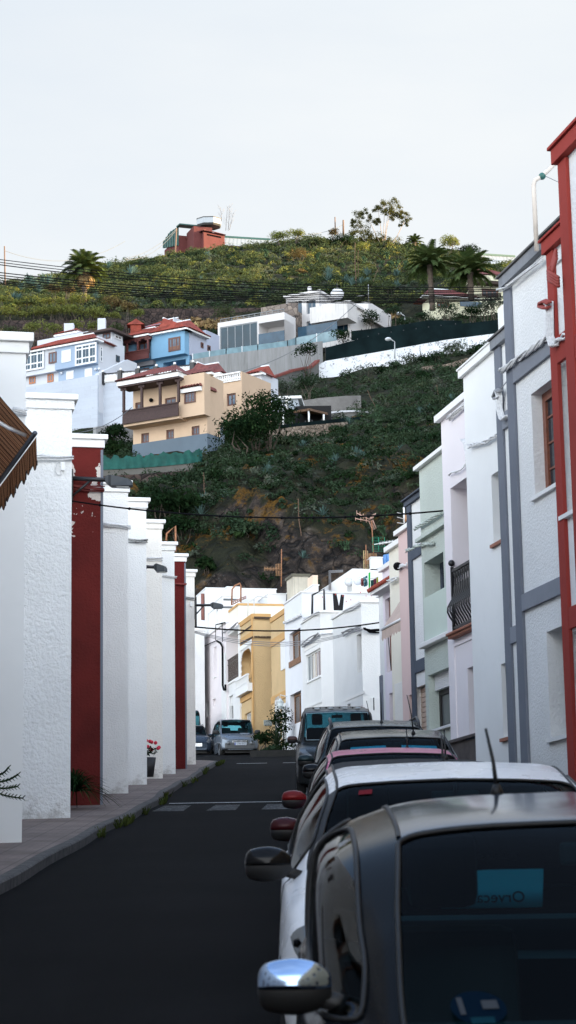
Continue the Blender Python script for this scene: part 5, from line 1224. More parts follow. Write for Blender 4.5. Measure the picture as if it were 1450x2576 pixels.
    if lights:
        def patch(nm, s0, s1, t0, t1, m_, off, side, par=root):
            a = np.linspace(s0, s1, 8); b = np.linspace(t0, t1, 8); v = []; f = []
            for x in a:
                for y in b: v.append(tuple(sh.pt(x, y, side, off)))
            for i in range(7):
                for j in range(7): f.append((i * 8 + j, i * 8 + j + 1, (i + 1) * 8 + j + 1, (i + 1) * 8 + j))
            return np_mesh(nm, v, f, [m_], [0] * len(f), par)
        for sd_ in (1, -1):
            patch('headlight', .35, 1.5, 3.0, 4.4, LENS, .006, sd_)
            patch('tail_light', 9.3, 10.3, 2.6, 4.2, REDL, .006, sd_)
        # grille
        nf = rows[0][2][1]; gw = w * .42; zz = rows[0][8][2]
        mb = MB(); mb.abox(-gw, gw, nf - .02 - .0, nf + .05, zz - .20, zz - .03); gr_ = mb.build('grille', RUB, root, raw=True); ORG[gr_] = Vector()
        mb = MB()
        for i in range(13): x = -gw + 2 * gw * (i + .5) / 13; mb.abox(x - .012, x + .012, nf - .035, nf - .02, zz - .195, zz - .035)
        mb.build('grille_bar', CHR, gr_, raw=True)
    if extras: extras(root, sh)
    return root, sh
def carz(X, Y): return (X, Y, road_z(Y))
CG_ = 'cars parked nose to camera along the right kerb'
# 1 nearest: dark grey hatchback, mirror at Y ~5.5
def ex1(root, sh):
    # reversed lettering on the rear window film, seen through the car
    M = Matrix(((-1, 0, 0, 0), (0, .4, -.9, 0), (0, .9, .4, 0), (0, 0, 0, 1)))
    text_mesh('window_lettering', 'Orvecam', .062, TRIMB, root, Matrix.Translation((-.14, 3.585, 1.045)) @ M)
    mb = MB(); mb.quad((-.34, 3.66, 1.0), (.05, 3.66, 1.0), (.05, 3.59, 1.15), (-.34, 3.59, 1.15)); t = NT('aqua_window_film'); tl = t.n('ShaderNodeBsdfTranslucent'); tl.inputs[0].default_value = (.07, .32, .36, 1); mb.build('window_film', t.done(tl.outputs[0]), root, raw=True)
    # round blue sticker low on the windscreen
    c = sh.pt(3.30, 6.72, -1, .004); u_ = (sh.pt(3.42, 7.4, -1) - sh.pt(3.42, 6.9, -1)).normalized(); v_ = (sh.pt(3.6, 7.15, -1) - sh.pt(3.25, 7.15, -1)).normalized(); nn = u_.cross(v_)
    if nn.y > 0: nn = -nn
    c = c + nn * .006
    mb = MB(); n = 24; mb.add([c + u_ * cos(2 * pi * i / n) * .07 + v_ * sin(2 * pi * i / n) * .07 for i in range(n)], [tuple(range(n))]); st = mb.build('sticker', plain('blue_sticker', (.001, .009, .022), .9, spec=.05), root, raw=True); ORG[st] = Vector()
    mb = MB(); cc = c + nn * .003
    mb.box(cc - v_ * .068 - u_ * .03, u_ * .06, v_ * .025, nn * .001); mb.build('label_strip', plain('pale_blue_label', (.006, .04, .06), .9, spec=.05), st, raw=True)
    mb = MB(); mb.box(cc - v_ * .03 - u_ * .05, u_ * .014, v_ * .07, nn * .001); mb.build('glyph', TRIMB, st, raw=True); mb = MB(); mb.box(cc - v_ * .01 + u_ * .01, u_ * .04, v_ * .035, nn * .001); mb.build('glyph', TRIMB, st, raw=True)
    # shade band around the inside of the screen
rows1 = std_rows(3.95, 1.80, .80, 1.80, 2.50, 3.20, 3.72, .86, .92, .94, 1.41, 1.465, 1.41, 1.05, rail=.60, kf=.12, hoodf=.74, cw=.70, f5=.91, mid5=.66)
make_car('hatchback', 'nearest dark grey hatchback with chrome mirror caps tinted with reflected sky blue', 'car', carz(.90, 4.42), paint('graphite_paint', (.005, .006, .008), 0, .18, 0, .06), rows1, res=20, group=CG_, arch=(.42, .6), sidewins=((3.42, 5.98), (6.06, 8.05)), sealw=.009, mirrormat=plain('sky_tinted_chrome', (.36, .48, .68), .10, 1.0), antenna=(2.75, .23, -.025, -.20), extras=ex1, mx=-.06, rows_w=.90, roofmat=paint('sky_tinted_roof', (.012, .034, .075), .35, .14, .05, .25), mirror=(1.22, 1.03), trt=(4.16, 5.52), mirror_s=.88, wx=(6.05, 8.01))  # blue of the reflected sky is put into the roof and mirror cap colours
# 2 white
def ex2(root, sh):
    p = sh.pt(4.72, 7.0, -1, .004); mb = MB(); a = sh.pt(4.76, 6.6, -1, .006); b = sh.pt(4.76, 6.85, -1, .006); c = sh.pt(4.64, 6.85, -1, .006); d = sh.pt(4.64, 6.6, -1, .006); mb.quad(a, b, c, d); mb.build('tax_sticker', plain('red_sticker', (.16, .012, .02), .8, spec=.1), root, raw=True)
make_car('hatchback', 'white hatchback directly behind the nearest car', 'car', carz(.825, 8.78), paint('white_car_paint', (.80, .81, .84), .0, .25), std_rows(3.95, 1.80, 1.02, 1.80, 2.5, 3.35, 3.8, .93, 1.0, .96, 1.40, 1.47, 1.41, 1.02, rail=.61, kf=.14, hoodf=.76), res=20, group=CG_, mirrormat=paint('gloss_black_paint', (.006, .006, .007), .2, .12), antenna=(3.0, .17, .0, .03), extras=ex2, pillar=RUB, rows_w=.90, mirror_s=1.0, mx=-.02, mirror=(1.22, 1.04))
def ex5(root, sh):
    for sd_ in (1, -1):
        a, b, c, d = [sh.pt(x, y, sd_, -.03) for x, y in ((3.5, 6.5), (3.5, 7.75), (4.6, 7.7), (4.6, 6.6))]; mb = MB(); mb.quad(a, b, c, d); mb.build('sunshade', plain('blue_sunshade', (.10, .50, .70), .5, var=.1, scale=20), root, raw=True)
# 3 low dark coupe with matte roof
make_car('coupe', 'low car with matte black roof and maroon mirrors', 'car', carz(.87, 13.0), paint('maroon_paint', (.10, .012, .018), .4, .28), std_rows(3.9, 1.70, 1.1, 1.9, 2.55, 3.2, 3.75, .88, .96, .92, 1.34, 1.40, 1.33, .98, rail=.58), group=CG_, roofmat=plain('matte_soft_top', (.022, .022, .024), .9, bump=.3, bscale=300), mirrormat=paint('dark_maroon_paint', (.04, .006, .008), .2, .28), antenna=(2.5, .22, .0, .28), mirror=(1.3, .97))
make_car('hatchback', 'metallic pink red hatchback with red mirrors', 'car', carz(.93, 17.3), paint('pink_red_paint', (.50, .09, .20), .4, .3), std_rows(3.9, 1.68, 1.0, 1.75, 2.4, 3.2, 3.75, .90, .98, .94, 1.38, 1.42, 1.36, 1.0, rail=.57), group=CG_, mirrormat=paint('red_paint', (.14, .009, .009), .2, .3), antenna=(2.9, .2, 0, .2), mirror=(1.25, 1.0))
make_car('hatchback', 'glossy black tall hatchback with blue sunshades inside', 'car', carz(1.15, 21.6), paint('black_paint', (.006, .007, .009), .4, .2), std_rows(4.0, 1.72, 1.05, 1.85, 2.55, 3.35, 3.85, .97, 1.06, 1.0, 1.48, 1.56, 1.50, 1.10, rail=.60), group=CG_, antenna=(2.1, .45, -.06, .25), rows_w=.86, mirror=(1.35, 1.13), extras=ex5)
make_car('suv', 'dark green blue estate car with roof rails', 'car', carz(1.14, 26.0), paint('dark_teal_paint', (.016, .028, .032), .5, .28), std_rows(4.4, 1.78, 1.15, 1.95, 2.7, 3.8, 4.25, 1.02, 1.10, 1.04, 1.58, 1.66, 1.60, 1.14, rail=.61), group=CG_, rails=True, antenna=(2.3, .42, 0, .1), rows_w=.89, mirror=(1.45, 1.15), rr=.34)
# 7 boxy 4x4
def exD(root, sh):
    mb = MB() # stepped raised rear roof with ribs
    for i in range(8): x = -.5 + i * .143; mb.abox(x - .018, x + .018, 2.4, 4.1, 1.905, 1.935)
    mb.build('roof_rib', TRIMB, root, raw=True)
    mb = MB(); 
    for x in (-.42, -.12, .18, .46): mb.abox(x - .05, x + .05, 2.0, 2.1, 1.90, 1.925)
    mb.build('marker_light', plain('pale_marker', (.5, .55, .6), .3), root, raw=True)
    mb = MB(); mb.tube([(.80, 1.05, 1.1), (.62, 1.3, 2.05)], .008, 4); mb.tube([(.80, 1.9, 1.85), (.80, 1.9, 2.12)], .012, 4); mb.build('antenna', RUB, root, raw=True)
    mb = MB(); pts = [sh.pt(3.2, 6.25, -1, .012), sh.pt(4.9, 6.25, -1, .012), sh.pt(4.9, 8, 1, .012), sh.pt(4.9, 6.25, 1, .012), sh.pt(3.2, 6.25, 1, .012), sh.pt(3.14, 8, 1, .012), sh.pt(3.2, 6.25, -1, .012)]; mb.tube(pts, .010, 4); mb.build('screen_trim', plain('pale_blue_trim', (.35, .48, .55), .3), root, raw=True)
rowsD = std_rows(4.5, 1.80, 1.25, 1.72, 2.4, 4.15, 4.42, 1.12, 1.18, 1.10, 1.82, 1.90, 1.90, 1.18, rail=.70, kf=.05, kr=.03, hoodf=1.0, sill=.35, mid5=.5, nose=.8)
make_car('offroader', 'boxy dark four by four furthest up the parked row', 'car', carz(.98, 42.2), paint('dark_green_grey_paint', (.022, .026, .028), .3, .3), rowsD, res=12, group=CG_, sidewins=((3.75, 5.7), (5.85, 6.9), (7.05, 8.2)), extras=exD, rows_w=.90, rr=.38, wsmat=clear_glass('dim_glass', (.06, .18, .22), .2), mirror=(1.45, 1.25), front=(.75, 3.4), mirrormat=plain('brown_mirror_back', (.06, .02, .015), .5), trt=(4.2, 5.75), seat_y=2.3, arch=(.10, .25))
# van across the end
def exV(root, sh):
    y0 = rowsV[0][2][1]
    mb = MB(); mb.abox(-.28, .28, y0 - .12, y0 - .06, .50, .62); pl = mb.build('number_plate', plain('plate_white', (.55, .60, .68), .4), root, raw=True); ORG[pl] = Vector()
    mb = MB(); mb.abox(-.28, -.235, y0 - .125, y0 - .115, .50, .62); mb.build('plate_band', plain('plate_blue', (.01, .04, .3), .4), pl, raw=True)
    M = Matrix(((1, 0, 0, 0), (0, 0, 1, 0), (0, 1, 0, 0), (0, 0, 0, 1)))
    M = Matrix.Rotation(radians(90), 4, 'X'); text_mesh('lettering', '5248 BXZ', .105, TRIMB, pl, Matrix.Translation((.025, y0 - .127, .56)) @ M, .003)
    mb = MB(); mb.abox(-.72, .72, y0 - .07, y0 + .3, .32, .62); mb.build('lower_bumper', plain('van_bumper', (.07, .075, .08), .5), root, raw=True, bevel=.05)
    mb = MB()
    for x in (-.55, .55): mb.tube([(x, y0 - .09, .60), (x, y0 - .06, .60)], .09, 12)
    mb.build('fog_lamp', LENS, root, raw=True)
    mb = MB(); p = sh.pt(2.45, 7.0, 1, 0); mb.box(p + Vector((-.22, -.1, 0)), (.44, 0, 0), (0, .24, .02), (0, 0, .07)); mb.build('bonnet_scoop', paint('silver_blue_paint', (.16, .19, .23), .6, .3), root, raw=True, bevel=.02)
    mb = MB(); mb.abox(-.17, .17, 0, .02, 0, .03)
    mb = MB()
    for sd_ in (1, -1): mb.tube([sh.pt(a, 2.2, sd_, .004) for a in np.linspace(1.2, 10, 30)], .02, 5)
    mb.build('side_moulding', plain('silver_moulding', (.3, .31, .33), .4), root, raw=True)
rowsV = std_rows(4.7, 1.82, .95, 1.55, 2.4, 4.4, 4.62, 1.02, 1.10, 1.06, 1.82, 1.92, 1.88, 1.20, rail=.70, kf=.14, kr=.04, hoodf=.86, sill=.28, mid5=.5)
make_car('van', 'silver blue people carrier with plate 5248 BXZ', 'van', (P(612, 1905, 96.0).x - .12, 96.0, road_z(96.0) - .05), paint('silver_blue_paint', (.16, .19, .23), .6, .3), rowsV, res=12, group='vehicles parked at the end of the street', rotz=radians(9), rows_w=.91, sidewins=((3.8, 5.5), (5.62, 6.7), (6.8, 8.1)), extras=exV, rr=.34, mirror=(1.25, 1.22), mirror_s=1.35, mirrormat=TRIMB, pitch=False, front=(.8, 3.7), arch=(.12, .3))
make_car('small_van', 'small silver brown car half hidden behind the last white house', 'car', (P(510, 1903, 98.5).x - .35, 98.2, road_z(98) - .05), paint('silver_brown_paint', (.03, .042, .06), .5, .3), std_rows(4.1, 1.7, .95, 1.7, 2.3, 3.6, 3.95, .98, 1.08, 1.04, 1.60, 1.68, 1.62, 1.1, rail=.62), group='vehicles parked at the end of the street', rotz=radians(9), rails=True, pitch=False, rr=.31)
make_car('van', 'dark blue tall van, only its roof and screen showing', 'van', (P(498, 1900, 104).x - .55, 104.5, road_z(104) + .1), paint('dark_blue_paint', (.02, .035, .05), .5, .3), std_rows(4.7, 1.85, .8, 1.4, 2.2, 4.4, 4.65, 1.10, 1.22, 1.18, 2.20, 2.32, 2.30, 1.25, rail=.76, kf=.1, kr=.03, hoodf=.9, mid5=.5), group='vehicles parked at the end of the street', rotz=radians(9), pitch=False, rows_w=.93, rr=.34)
# ------------------------------------------------------------------ rest of the street, beside and behind the viewpoint
for (lab, x, Y0, Y1, hh, mat) in (('pale rendered house left of the viewpoint carrying the striped awning', -3.95, 8, 26.5, 7.2, W_R2()), ('white house further down the left side behind the viewpoint', -3.9, -22, 7.5, 7.4, W_RO()), ('ochre house further down the right side behind the viewpoint', 3.1, -24, 12.8, 7.6, YEL())):
    sg = -1 if x < 0 else 1; r = thing('row_house', lab, 'house', (x, Y0, road_z(Y0) - 2)); F = Fac((x, Y0, 0), (0, 1, 0), (-sg, 0, 0)); mb = MB(); hs = []
    zg = road_z(Y0)
    for k in range(int((Y1 - Y0) / 4)):
        for z in (1.0, 4.2): u = 1.2 + k * 4; hs.append((u, u + 1.3, zg + z + SL * (u + 2), zg + z + 1.4 + SL * (u + 2), .2, True))
    top = road_z(Y1) + hh; panel(mb, F, 0, Y1 - Y0, zg - 2, top, hs, .2)
    X2 = x + sg * 8; mb.quad((x, Y0, zg - 2), (X2, Y0, zg - 2), (X2, Y0, top), (x, Y0, top)); mb.quad((x, Y1, zg - 2), (X2, Y1, zg - 2), (X2, Y1, top), (x, Y1, top)); mb.quad((X2, Y0, zg - 2), (X2, Y1, zg - 2), (X2, Y1, top), (X2, Y0, top)); mb.quad((x, Y0, top), (x, Y1, top), (X2, Y1, top), (X2, Y0, top))
    ORG[r] = Vector((x, Y0, zg - 2)); mb.build('wall', mat, r)
    for h_ in hs: window(r, F, h_, .15, BROWN(), GLS(), 2, 1, sill=.05)
# ------------------------------------------------------------------ terrain
YS = [112, 116, 118, 121, 126, 140, 152, 164, 170, 190, 205, 212, 226, 236, 262, 266, 285, 300, 320, 340, 352]
COLS = {
 -400: [0, 0, 1560, 1450, 1330, 1250, 1215, 1175, 1150, 1108, 1098, 1092, 960, 925, 850, 800, 770, 755, 735, 722, 722],
 0:    [0, 0, 1540, 1430, 1320, 1245, 1215, 1175, 1150, 1108, 1098, 1092, 960, 925, 850, 795, 762, 745, 722, 705, 706],
 150:  [0, 0, 1540, 1430, 1315, 1240, 1215, 1175, 1150, 1108, 1098, 1092, 960, 925, 850, 790, 755, 735, 705, 682, 684],
 300:  [0, 0, 1530, 1425, 1310, 1272, 1258, 1162, 1140, 1106, 1096, 1060, 955, 920, 850, 785, 745, 715, 682, 655, 656],
 450:  [0, 0, 1520, 1420, 1300, 1265, 1250, 1150, 1128, 1100, 1085, 1000, 945, 915, 840, 780, 730, 690, 658, 630, 636],
 600:  [0, 0, 1515, 1400, 1275, 1200, 1165, 1125, 1105, 1050, 1020, 990, 930, 890, 835, 775, 720, 680, 645, 615, 618],
 750:  [0, 0, 1510, 1370, 1270, 1185, 1150, 1115, 1095, 1060, 1015, 990, 962, 905, 830, 775, 715, 670, 630, 600, 600],
 950:  [0, 0, 1500, 1380, 1285, 1185, 1130, 1085, 1066, 1030, 980, 955, 930, 876, 815, 770, 715, 670, 625, 596, 596],
 1150:  [0, 0, 1480, 1380, 1290, 1180, 1120, 1070, 1040, 985, 945, 925, 895, 850, 800, 765, 715, 680, 645, 622, 626],
 1300:  [0, 0, 1470, 1380, 1290, 1180, 1115, 1060, 1030, 965, 925, 900, 870, 835, 795, 762, 725, 700, 672, 655, 660],
 1800: [0, 0, 1470, 1380, 1290, 1180, 1115, 1060, 1030, 950, 905, 880, 850, 830, 795, 762, 725, 700, 680, 662, 668],
}
CK = sorted(COLS); ZT = np.zeros((len(CK), len(YS)))
for i, k in enumerate(CK):
    for j, (Y, py) in enumerate(zip(YS, COLS[k])): ZT[i, j] = road_z(Y) - .4 if py == 0 else P(k, py + (14 if Y >= 300 else 0), Y).z
def hnoise(x, y):
    return (np.sin(x * .35 + 1.3 * np.sin(y * .21)) * np.cos(y * .31 + 1.1 * np.sin(x * .27)) + .5 * np.sin(x * .9 + y * .63 + 2 * np.sin(y * .4)) + .3 * np.sin(x * 1.9 - y * 1.3) * np.cos(y * 2.1 + x * .8))
def base_h(X, Y):
    X = np.asarray(X, float); Y = np.asarray(Y, float); Yc = np.clip(Y, 112, 352)
    px = np.clip(CX + F_PX * X / (Yc * 1.0), CK[0], CK[-1])
    yi = np.clip(np.searchsorted(YS, Yc, side='right') - 1, 0, len(YS) - 2); ya = np.array(YS)[yi]; yb = np.array(YS)[yi + 1]; fy = (Yc - ya) / (yb - ya)
    ci = np.clip(np.searchsorted(CK, px, side='right') - 1, 0, len(CK) - 2); ca = np.array(CK)[ci]; cb = np.array(CK)[ci + 1]; fx = (px - ca) / (cb - ca)
    fx = fx * fx * (3 - 2 * fx)
    z = (ZT[ci, yi] * (1 - fx) + ZT[ci + 1, yi] * fx) * (1 - fy) + (ZT[ci, yi + 1] * (1 - fx) + ZT[ci + 1, yi + 1] * fx) * fy
    amp = np.interp(Yc, [112, 116, 119, 128, 165, 200, 352], [0, .2, .8, 1.0, .2, .3, .22]); z = z + hnoise(X * 1.0, Y) * amp
    rk = np.interp(Yc, [115, 119, 145, 156], [0, 1, .8, 0]); cr = np.abs(np.sin(X * .8 + 2 * np.sin(Y * .3))) + .7 * np.abs(np.sin(X * 1.9 + Y * .7)) + .4 * np.abs(np.sin(X * 3.7 - Y * 1.7)); z = z + rk * (cr - 1.0) * .9
    z = np.where(Y < 112, SL * Y - .4, z)
    z = np.where(Y > 352, z - (Y - 352) * .10 - np.maximum(0, Y - 420) * .1, z)
    side = np.clip((np.abs(X + 5) - 62) / 40, 0, 1); z = np.where((X < -60) & (Y > 112), z * (1 - .25 * side), z)
    # mountain shoulder to the right that keeps the valley in shade
    rx = np.clip((X - 95) / 190, 0, 1); rz = rx * rx * (3 - 2 * rx) * 151 * np.clip((Y + 260) / 200, 0, 1)
    return np.where(rx > 0, np.maximum(z, z * (1 - rx) + rz + z * .0), z)
def gz(x, y): return float(base_h(x, y))
def make_terrain():
    xs = np.concatenate([np.arange(-420, -70, 14), np.arange(-70, 70, .8), np.arange(70, 420, 8)]); ys = np.concatenate([np.arange(-260, 100, 12), np.arange(100, 112, 2), np.arange(112, 260, .8), np.arange(260, 352, 1.2), np.arange(352, 900, 14)])
    X, Y = np.meshgrid(xs, ys, indexing='ij'); Z = base_h(X, Y)
    Yd = Y
    nx, ny = X.shape; v = np.stack([X, Yd, Z], -1).reshape(-1, 3); idx = np.arange(nx * ny).reshape(nx, ny)
    f = np.stack([idx[:-1, :-1], idx[1:, :-1], idx[1:, 1:], idx[:-1, 1:]], -1).reshape(-1, 4)
    me = bpy.data.meshes.new('hillside'); me.vertices.add(len(v)); me.vertices.foreach_set('co', v.astype(np.float32).ravel())
    me.loops.add(len(f) * 4); me.loops.foreach_set('vertex_index', f.astype(np.int32).ravel()); me.polygons.add(len(f)); me.polygons.foreach_set('loop_start', np.arange(0, len(f) * 4, 4, dtype=np.int32)); me.polygons.foreach_set('use_smooth', [True] * len(f)); me.update(calc_edges=True)
    t = NT('hillside_soil_rock'); g = t.n('ShaderNodeNewGeometry'); sp = t.n('ShaderNodeSeparateXYZ'); t.l(g.outputs['Normal'], sp.inputs[0])
    ps = t.n('ShaderNodeSeparateXYZ'); t.l(g.outputs['Position'], ps.inputs[0])
    n1 = t.noise(.22, 6, .65); n2 = t.noise(1.1, 7, .68); n3 = t.noise(5, 5, .65)
    vo = t.n('ShaderNodeTexVoronoi'); vo.feature = 'DISTANCE_TO_EDGE'; vo.inputs['Scale'].default_value = .55; mpv = t.n('ShaderNodeMapping'); mpv.inputs['Scale'].default_value = (1, 1, .45); t.l(t.coord(), mpv.inputs[0]); 
    vm = t.n('ShaderNodeVectorMath'); vm.operation = 'MULTIPLY_ADD'; nn = t.n('ShaderNodeTexNoise'); nn.inputs['Scale'].default_value = .8; t.l(t.coord(), nn.inputs['Vector']); t.l(nn.outputs['Color'], vm.inputs[0]); vm.inputs[1].default_value = (1.6, 1.6, 1.6); t.l(mpv.outputs[0], vm.inputs[2]); t.l(vm.outputs[0], vo.inputs['Vector'])
    rock = t.ramp(n2, [(.30, (.010, .009, .009)), (.5, (.034, .027, .023)), (.60, (.085, .065, .052)), (.72, (.17, .15, .135))])
    rock = t.mixc(t.ramp(n3, [(.62, (0, 0, 0)), (.74, (.6,) * 3)]), rock, (.16, .17, .17))
    rock = t.mixc(t.ramp(vo.outputs[0], [(0, (1, 1, 1)), (.035, (0, 0, 0))]), rock, (.006, .006, .006))
    moss = t.ramp(n3, [(.35, (.055, .030, .007)), (.6, (.15, .075, .012)), (.75, (.20, .115, .02))])
    mf = t.math('MULTIPLY', t.ramp(t.math('ADD', n1, t.math('MULTIPLY', n2, .45)), [(.785, (0, 0, 0)), (.84, (1, 1, 1))]), t.ramp(sp.outputs[2], [(.40, (0, 0, 0)), (.60, (1, 1, 1))]))
    band = t.n('ShaderNodeMapRange'); band.inputs['From Min'].default_value = 52; band.inputs['From Max'].default_value = 44; t.l(ps.outputs[2], band.inputs[0]); mf = t.math('MULTIPLY', mf, band.outputs[0])
    soil = t.ramp(n2, [(.35, (.014, .016, .009)), (.6, (.032, .032, .016)), (.75, (.05, .04, .026))])
    sf = t.ramp(sp.outputs[2], [(.62, (0, 0, 0)), (.74, (1, 1, 1))])
    c = t.mixc(sf, rock, soil); c = t.mixc(mf, c, moss)
    nm = t.bump(t.math('ADD', t.math('ADD', n2, t.math('MULTIPLY', n3, .4)), t.math('MULTIPLY', t.ramp(vo.outputs[0], [(0, (0, 0, 0)), (.08, (1, 1, 1))]), .5)), 1.0, .5)
    me.materials.append(t.done(t.bsdf(c, .95, 0, nm, 0, .15)))
    o = mesh_ob('hillside', me); o['kind'] = 'structure'; return o
make_terrain()
# ------------------------------------------------------------------ vegetation helpers
def quads_mesh(name, V, mat, parent=None, org=None):
    """V: (n,4,3) array of leaf quads"""
    n = len(V); me = bpy.data.meshes.new(name); v = V.reshape(-1, 3)
    if org is not None: v = v - np.array(org)
    me.vertices.add(n * 4); me.vertices.foreach_set('co', v.astype(np.float32).ravel()); me.loops.add(n * 4); me.loops.foreach_set('vertex_index', np.arange(n * 4, dtype=np.int32)); me.polygons.add(n); me.polygons.foreach_set('loop_start', np.arange(0, n * 4, 4, dtype=np.int32)); me.update(calc_edges=True); me.materials.append(mat)
    return mesh_ob(name, me, None, parent)
def leaf_cloud(C, Rr, n, size, squash=.8, shell=.55, low=-.25, asp=.45, rng=nr):
    """C (k,3) centres, Rr (k,) radii, n leaves each -> (k*n,4,3)"""
    C = np.asarray(C, float); Rr = np.asarray(Rr, float); k = len(C); m = k * n
    d = rng.normal(size=(m, 3)); d /= np.linalg.norm(d, axis=1, keepdims=True); d[:, 2] = np.where(d[:, 2] < low, -d[:, 2], d[:, 2])
    rad = np.repeat(Rr, n) * (1 - (1 - shell) * rng.random(m) ** 1.5) * (1 + .12 * np.sin(d[:, 0] * 5 + np.repeat(rng.random(k) * 9, n)) + .1 * np.sin(d[:, 1] * 6 + np.repeat(rng.random(k) * 9, n)))
    p = np.repeat(C, n, axis=0) + d * rad[:, None] * np.array([1, 1, squash])
    nrm = d + rng.normal(size=(m, 3)) * .38; a = np.cross(nrm, rng.normal(size=(m, 3))); a /= np.linalg.norm(a, axis=1, keepdims=True) + 1e-9
    b = np.cross(nrm, a); b /= np.linalg.norm(b, axis=1, keepdims=True) + 1e-9
    s = size * (.6 + .8 * rng.random(m))[:, None] * (np.ones((m, 1)) if np.isscalar(size) else 1)
    a = a * s; b = b * s * asp
    return np.stack([p - a, p + b, p + a, p - b], 1)
LF = dict(
 scrub=leafmat('scrub_leaf', (.04, .055, .028), (.08, .10, .045), (.15, .15, .075), .16, .3),
 dark=leafmat('dark_tree_leaf', (.008, .018, .008), (.016, .032, .012), (.03, .05, .018), .5, .2),
 yel=leafmat('euphorbia_leaf', (.13, .15, .045), (.22, .22, .065), (.32, .29, .09), .4, .35),
 dry=leafmat('dry_shrub_leaf', (.10, .075, .035), (.17, .12, .055), (.20, .16, .08), .4, .3),
 agave=leafmat('agave_leaf', (.075, .13, .12), (.12, .19, .175), (.19, .27, .25), .6, .1),
 cactus=leafmat('cactus_pad', (.03, .055, .03), (.055, .09, .05), (.10, .13, .08), .6, .05),
 grey=leafmat('grey_shrub_leaf', (.05, .065, .048), (.085, .10, .075), (.12, .12, .095), .4, .25),
 palm=leafmat('palm_leaf', (.05, .075, .03), (.085, .115, .045), (.14, .15, .07), .5, .3),
 straw=leafmat('dry_grass', (.22, .15, .08), (.36, .25, .13), (.45, .33, .18), .5, .3),
 low=leafmat('low_scrub_leaf', (.02, .036, .02), (.038, .058, .032), (.07, .085, .05), .2, .2))
BARK = plain('bark', (.085, .065, .05), .9, scale=6, var=.35, bump=.8, bscale=25)
def clear_of(x, y, px, py): return True
EXC = []  # picture-space free; world rectangles kept clear of scrub: (x0,x1,y0,y1)
def scatter(n, yr, xr, dens=None):
    out = []
    while len(out) < n:
        y = nr.uniform(*yr); x = nr.uniform(*xr) * y
        if dens is not None and nr.random() > dens(x, y): continue
        if any(a <= x <= b and c <= y <= d for a, b, c, d in EXC): continue
        out.append((x, y))
    a = np.array(out); return np.column_stack([a, base_h(a[:, 0], a[:, 1])])
# ------------------------------------------------------------------ houses on the hillside
HG = 'houses on the hillside'
SKYG = lambda: glass_dark('blue_reflecting_glass', (.03, .07, .11), .08)
def hb(name, label, corner, Y, lp, rp, top, mat, azL=-60, extra=0, group=HG, cat='house', parent=None, drop=2.5, pname='wall'):
    C = P(*corner, Y); dL = dirv(azL); dR = dirv(azL + 90); FL = Fac(C, dL, -dR); FR = Fac(C, dR, -dL)
    uL = FL.hit(*lp)[0] + extra if isinstance(lp, tuple) else lp
    wR = FR.hit(*rp)[0] if isinstance(rp, tuple) else rp
    z1 = (FL if top[0] < corner[0] else FR).hit(*top)[1]
    B = Bld(name, label, C, uL, wR, C.z - drop, z1, mat, azL=azL, group=group, cat=cat, parent=parent, pname=pname)
    return B
def tiles(root, F, u0, u1, z, depth, rise, out, name='roof', mat=None, eave=True, hip=.0):
    """tiled roof strip rising away from the eave; rolls run up the slope"""
    rise = .47 * (depth + out); mb = MB(); n = max(4, int((u1 - u0) / .28)); N = F.N
    vs = []; fs = []; k = 4; hp = min(rise / .47 * .8, (u1 - u0) * .3)
    for i in range(n * k + 1):
        f_ = i / (n * k); u = u0 + (u1 - u0) * f_; q = (i % k) / k; h = .09 * sin(pi * q) if q else 0
        vs += [F.pt(u, z + h, out), F.pt(u0 + hp + (u1 - u0 - 2 * hp) * f_, z + rise + h, -depth)]
    for i in range(n * k): fs.append((2 * i, 2 * i + 2, 2 * i + 3, 2 * i + 1))
    mb.add(vs, fs); mb.quad(F.pt(u0, z - .02, out - .02), F.pt(u1, z - .02, out - .02), F.pt(u1, z - .02, -depth), F.pt(u0, z - .02, -depth))
    for a, b in ((u0, u0 + hp), (u1, u1 - hp)): mb.add([F.pt(a, z, out), F.pt(a, z, -depth), F.pt(b, z + rise, -depth)], [(0, 1, 2)])
    o = mb.build(name, mat or RTILE, root); ORG[o] = ORG[root]
    if rise > 1 and eave:
        m3 = MB(); m3.tube([F.pt(u0 + hp, z + rise + .05, -depth), F.pt(u1 - hp, z + rise + .05, -depth)], .13, 4); m3.build('ridge', WHT(), root)
    if eave: # white eave with tile ends
        m2 = MB(); F.box(m2, (u0, u1, z - .22, z - .03), out - .12, -.3)
        m2.build('eave', WHT(), root)
    return o
t = NT('red_roof_tiles'); n = t.noise(1.2, 4); n2 = t.noise(9, 3); c = t.ramp(n, [(.35, (.15, .03, .02)), (.6, (.29, .06, .04))]); c = t.mixc(t.ramp(n2, [(.55, (0, 0, 0)), (.75, (.6,) * 3)]), c, (.40, .16, .09)); RTILE = t.done(t.bsdf(c, .8, 0, None, 0, .2))
DTILE = plain('dark_red_roof_tiles', (.17, .045, .035), .8, scale=3, var=.4)
YW = lambda: plaster('warm_yellow_plaster', (.60, .44, .31), 8, .3, .02, .08); BW = lambda: plaster('sky_blue_plaster', (.19, .36, .52), 8, .3, .02, .06); BWL = lambda: plaster('pale_violet_plaster', (.40, .43, .52), 8, .3, .02, .06)
HW = lambda: plaster('hill_white_plaster', (.56, .58, .62), 8, .3, .02, .07); MW = lambda: plaster('modern_offwhite', (.63, .61, .60), 8, .2, .01, .05); LBW = lambda: plaster('pale_blue_plaster', (.31, .39, .50), 8, .3, .02, .06)
SLW = lambda: plaster('slate_blue_plinth', (.13, .17, .21), 8, .5, .03, .1)
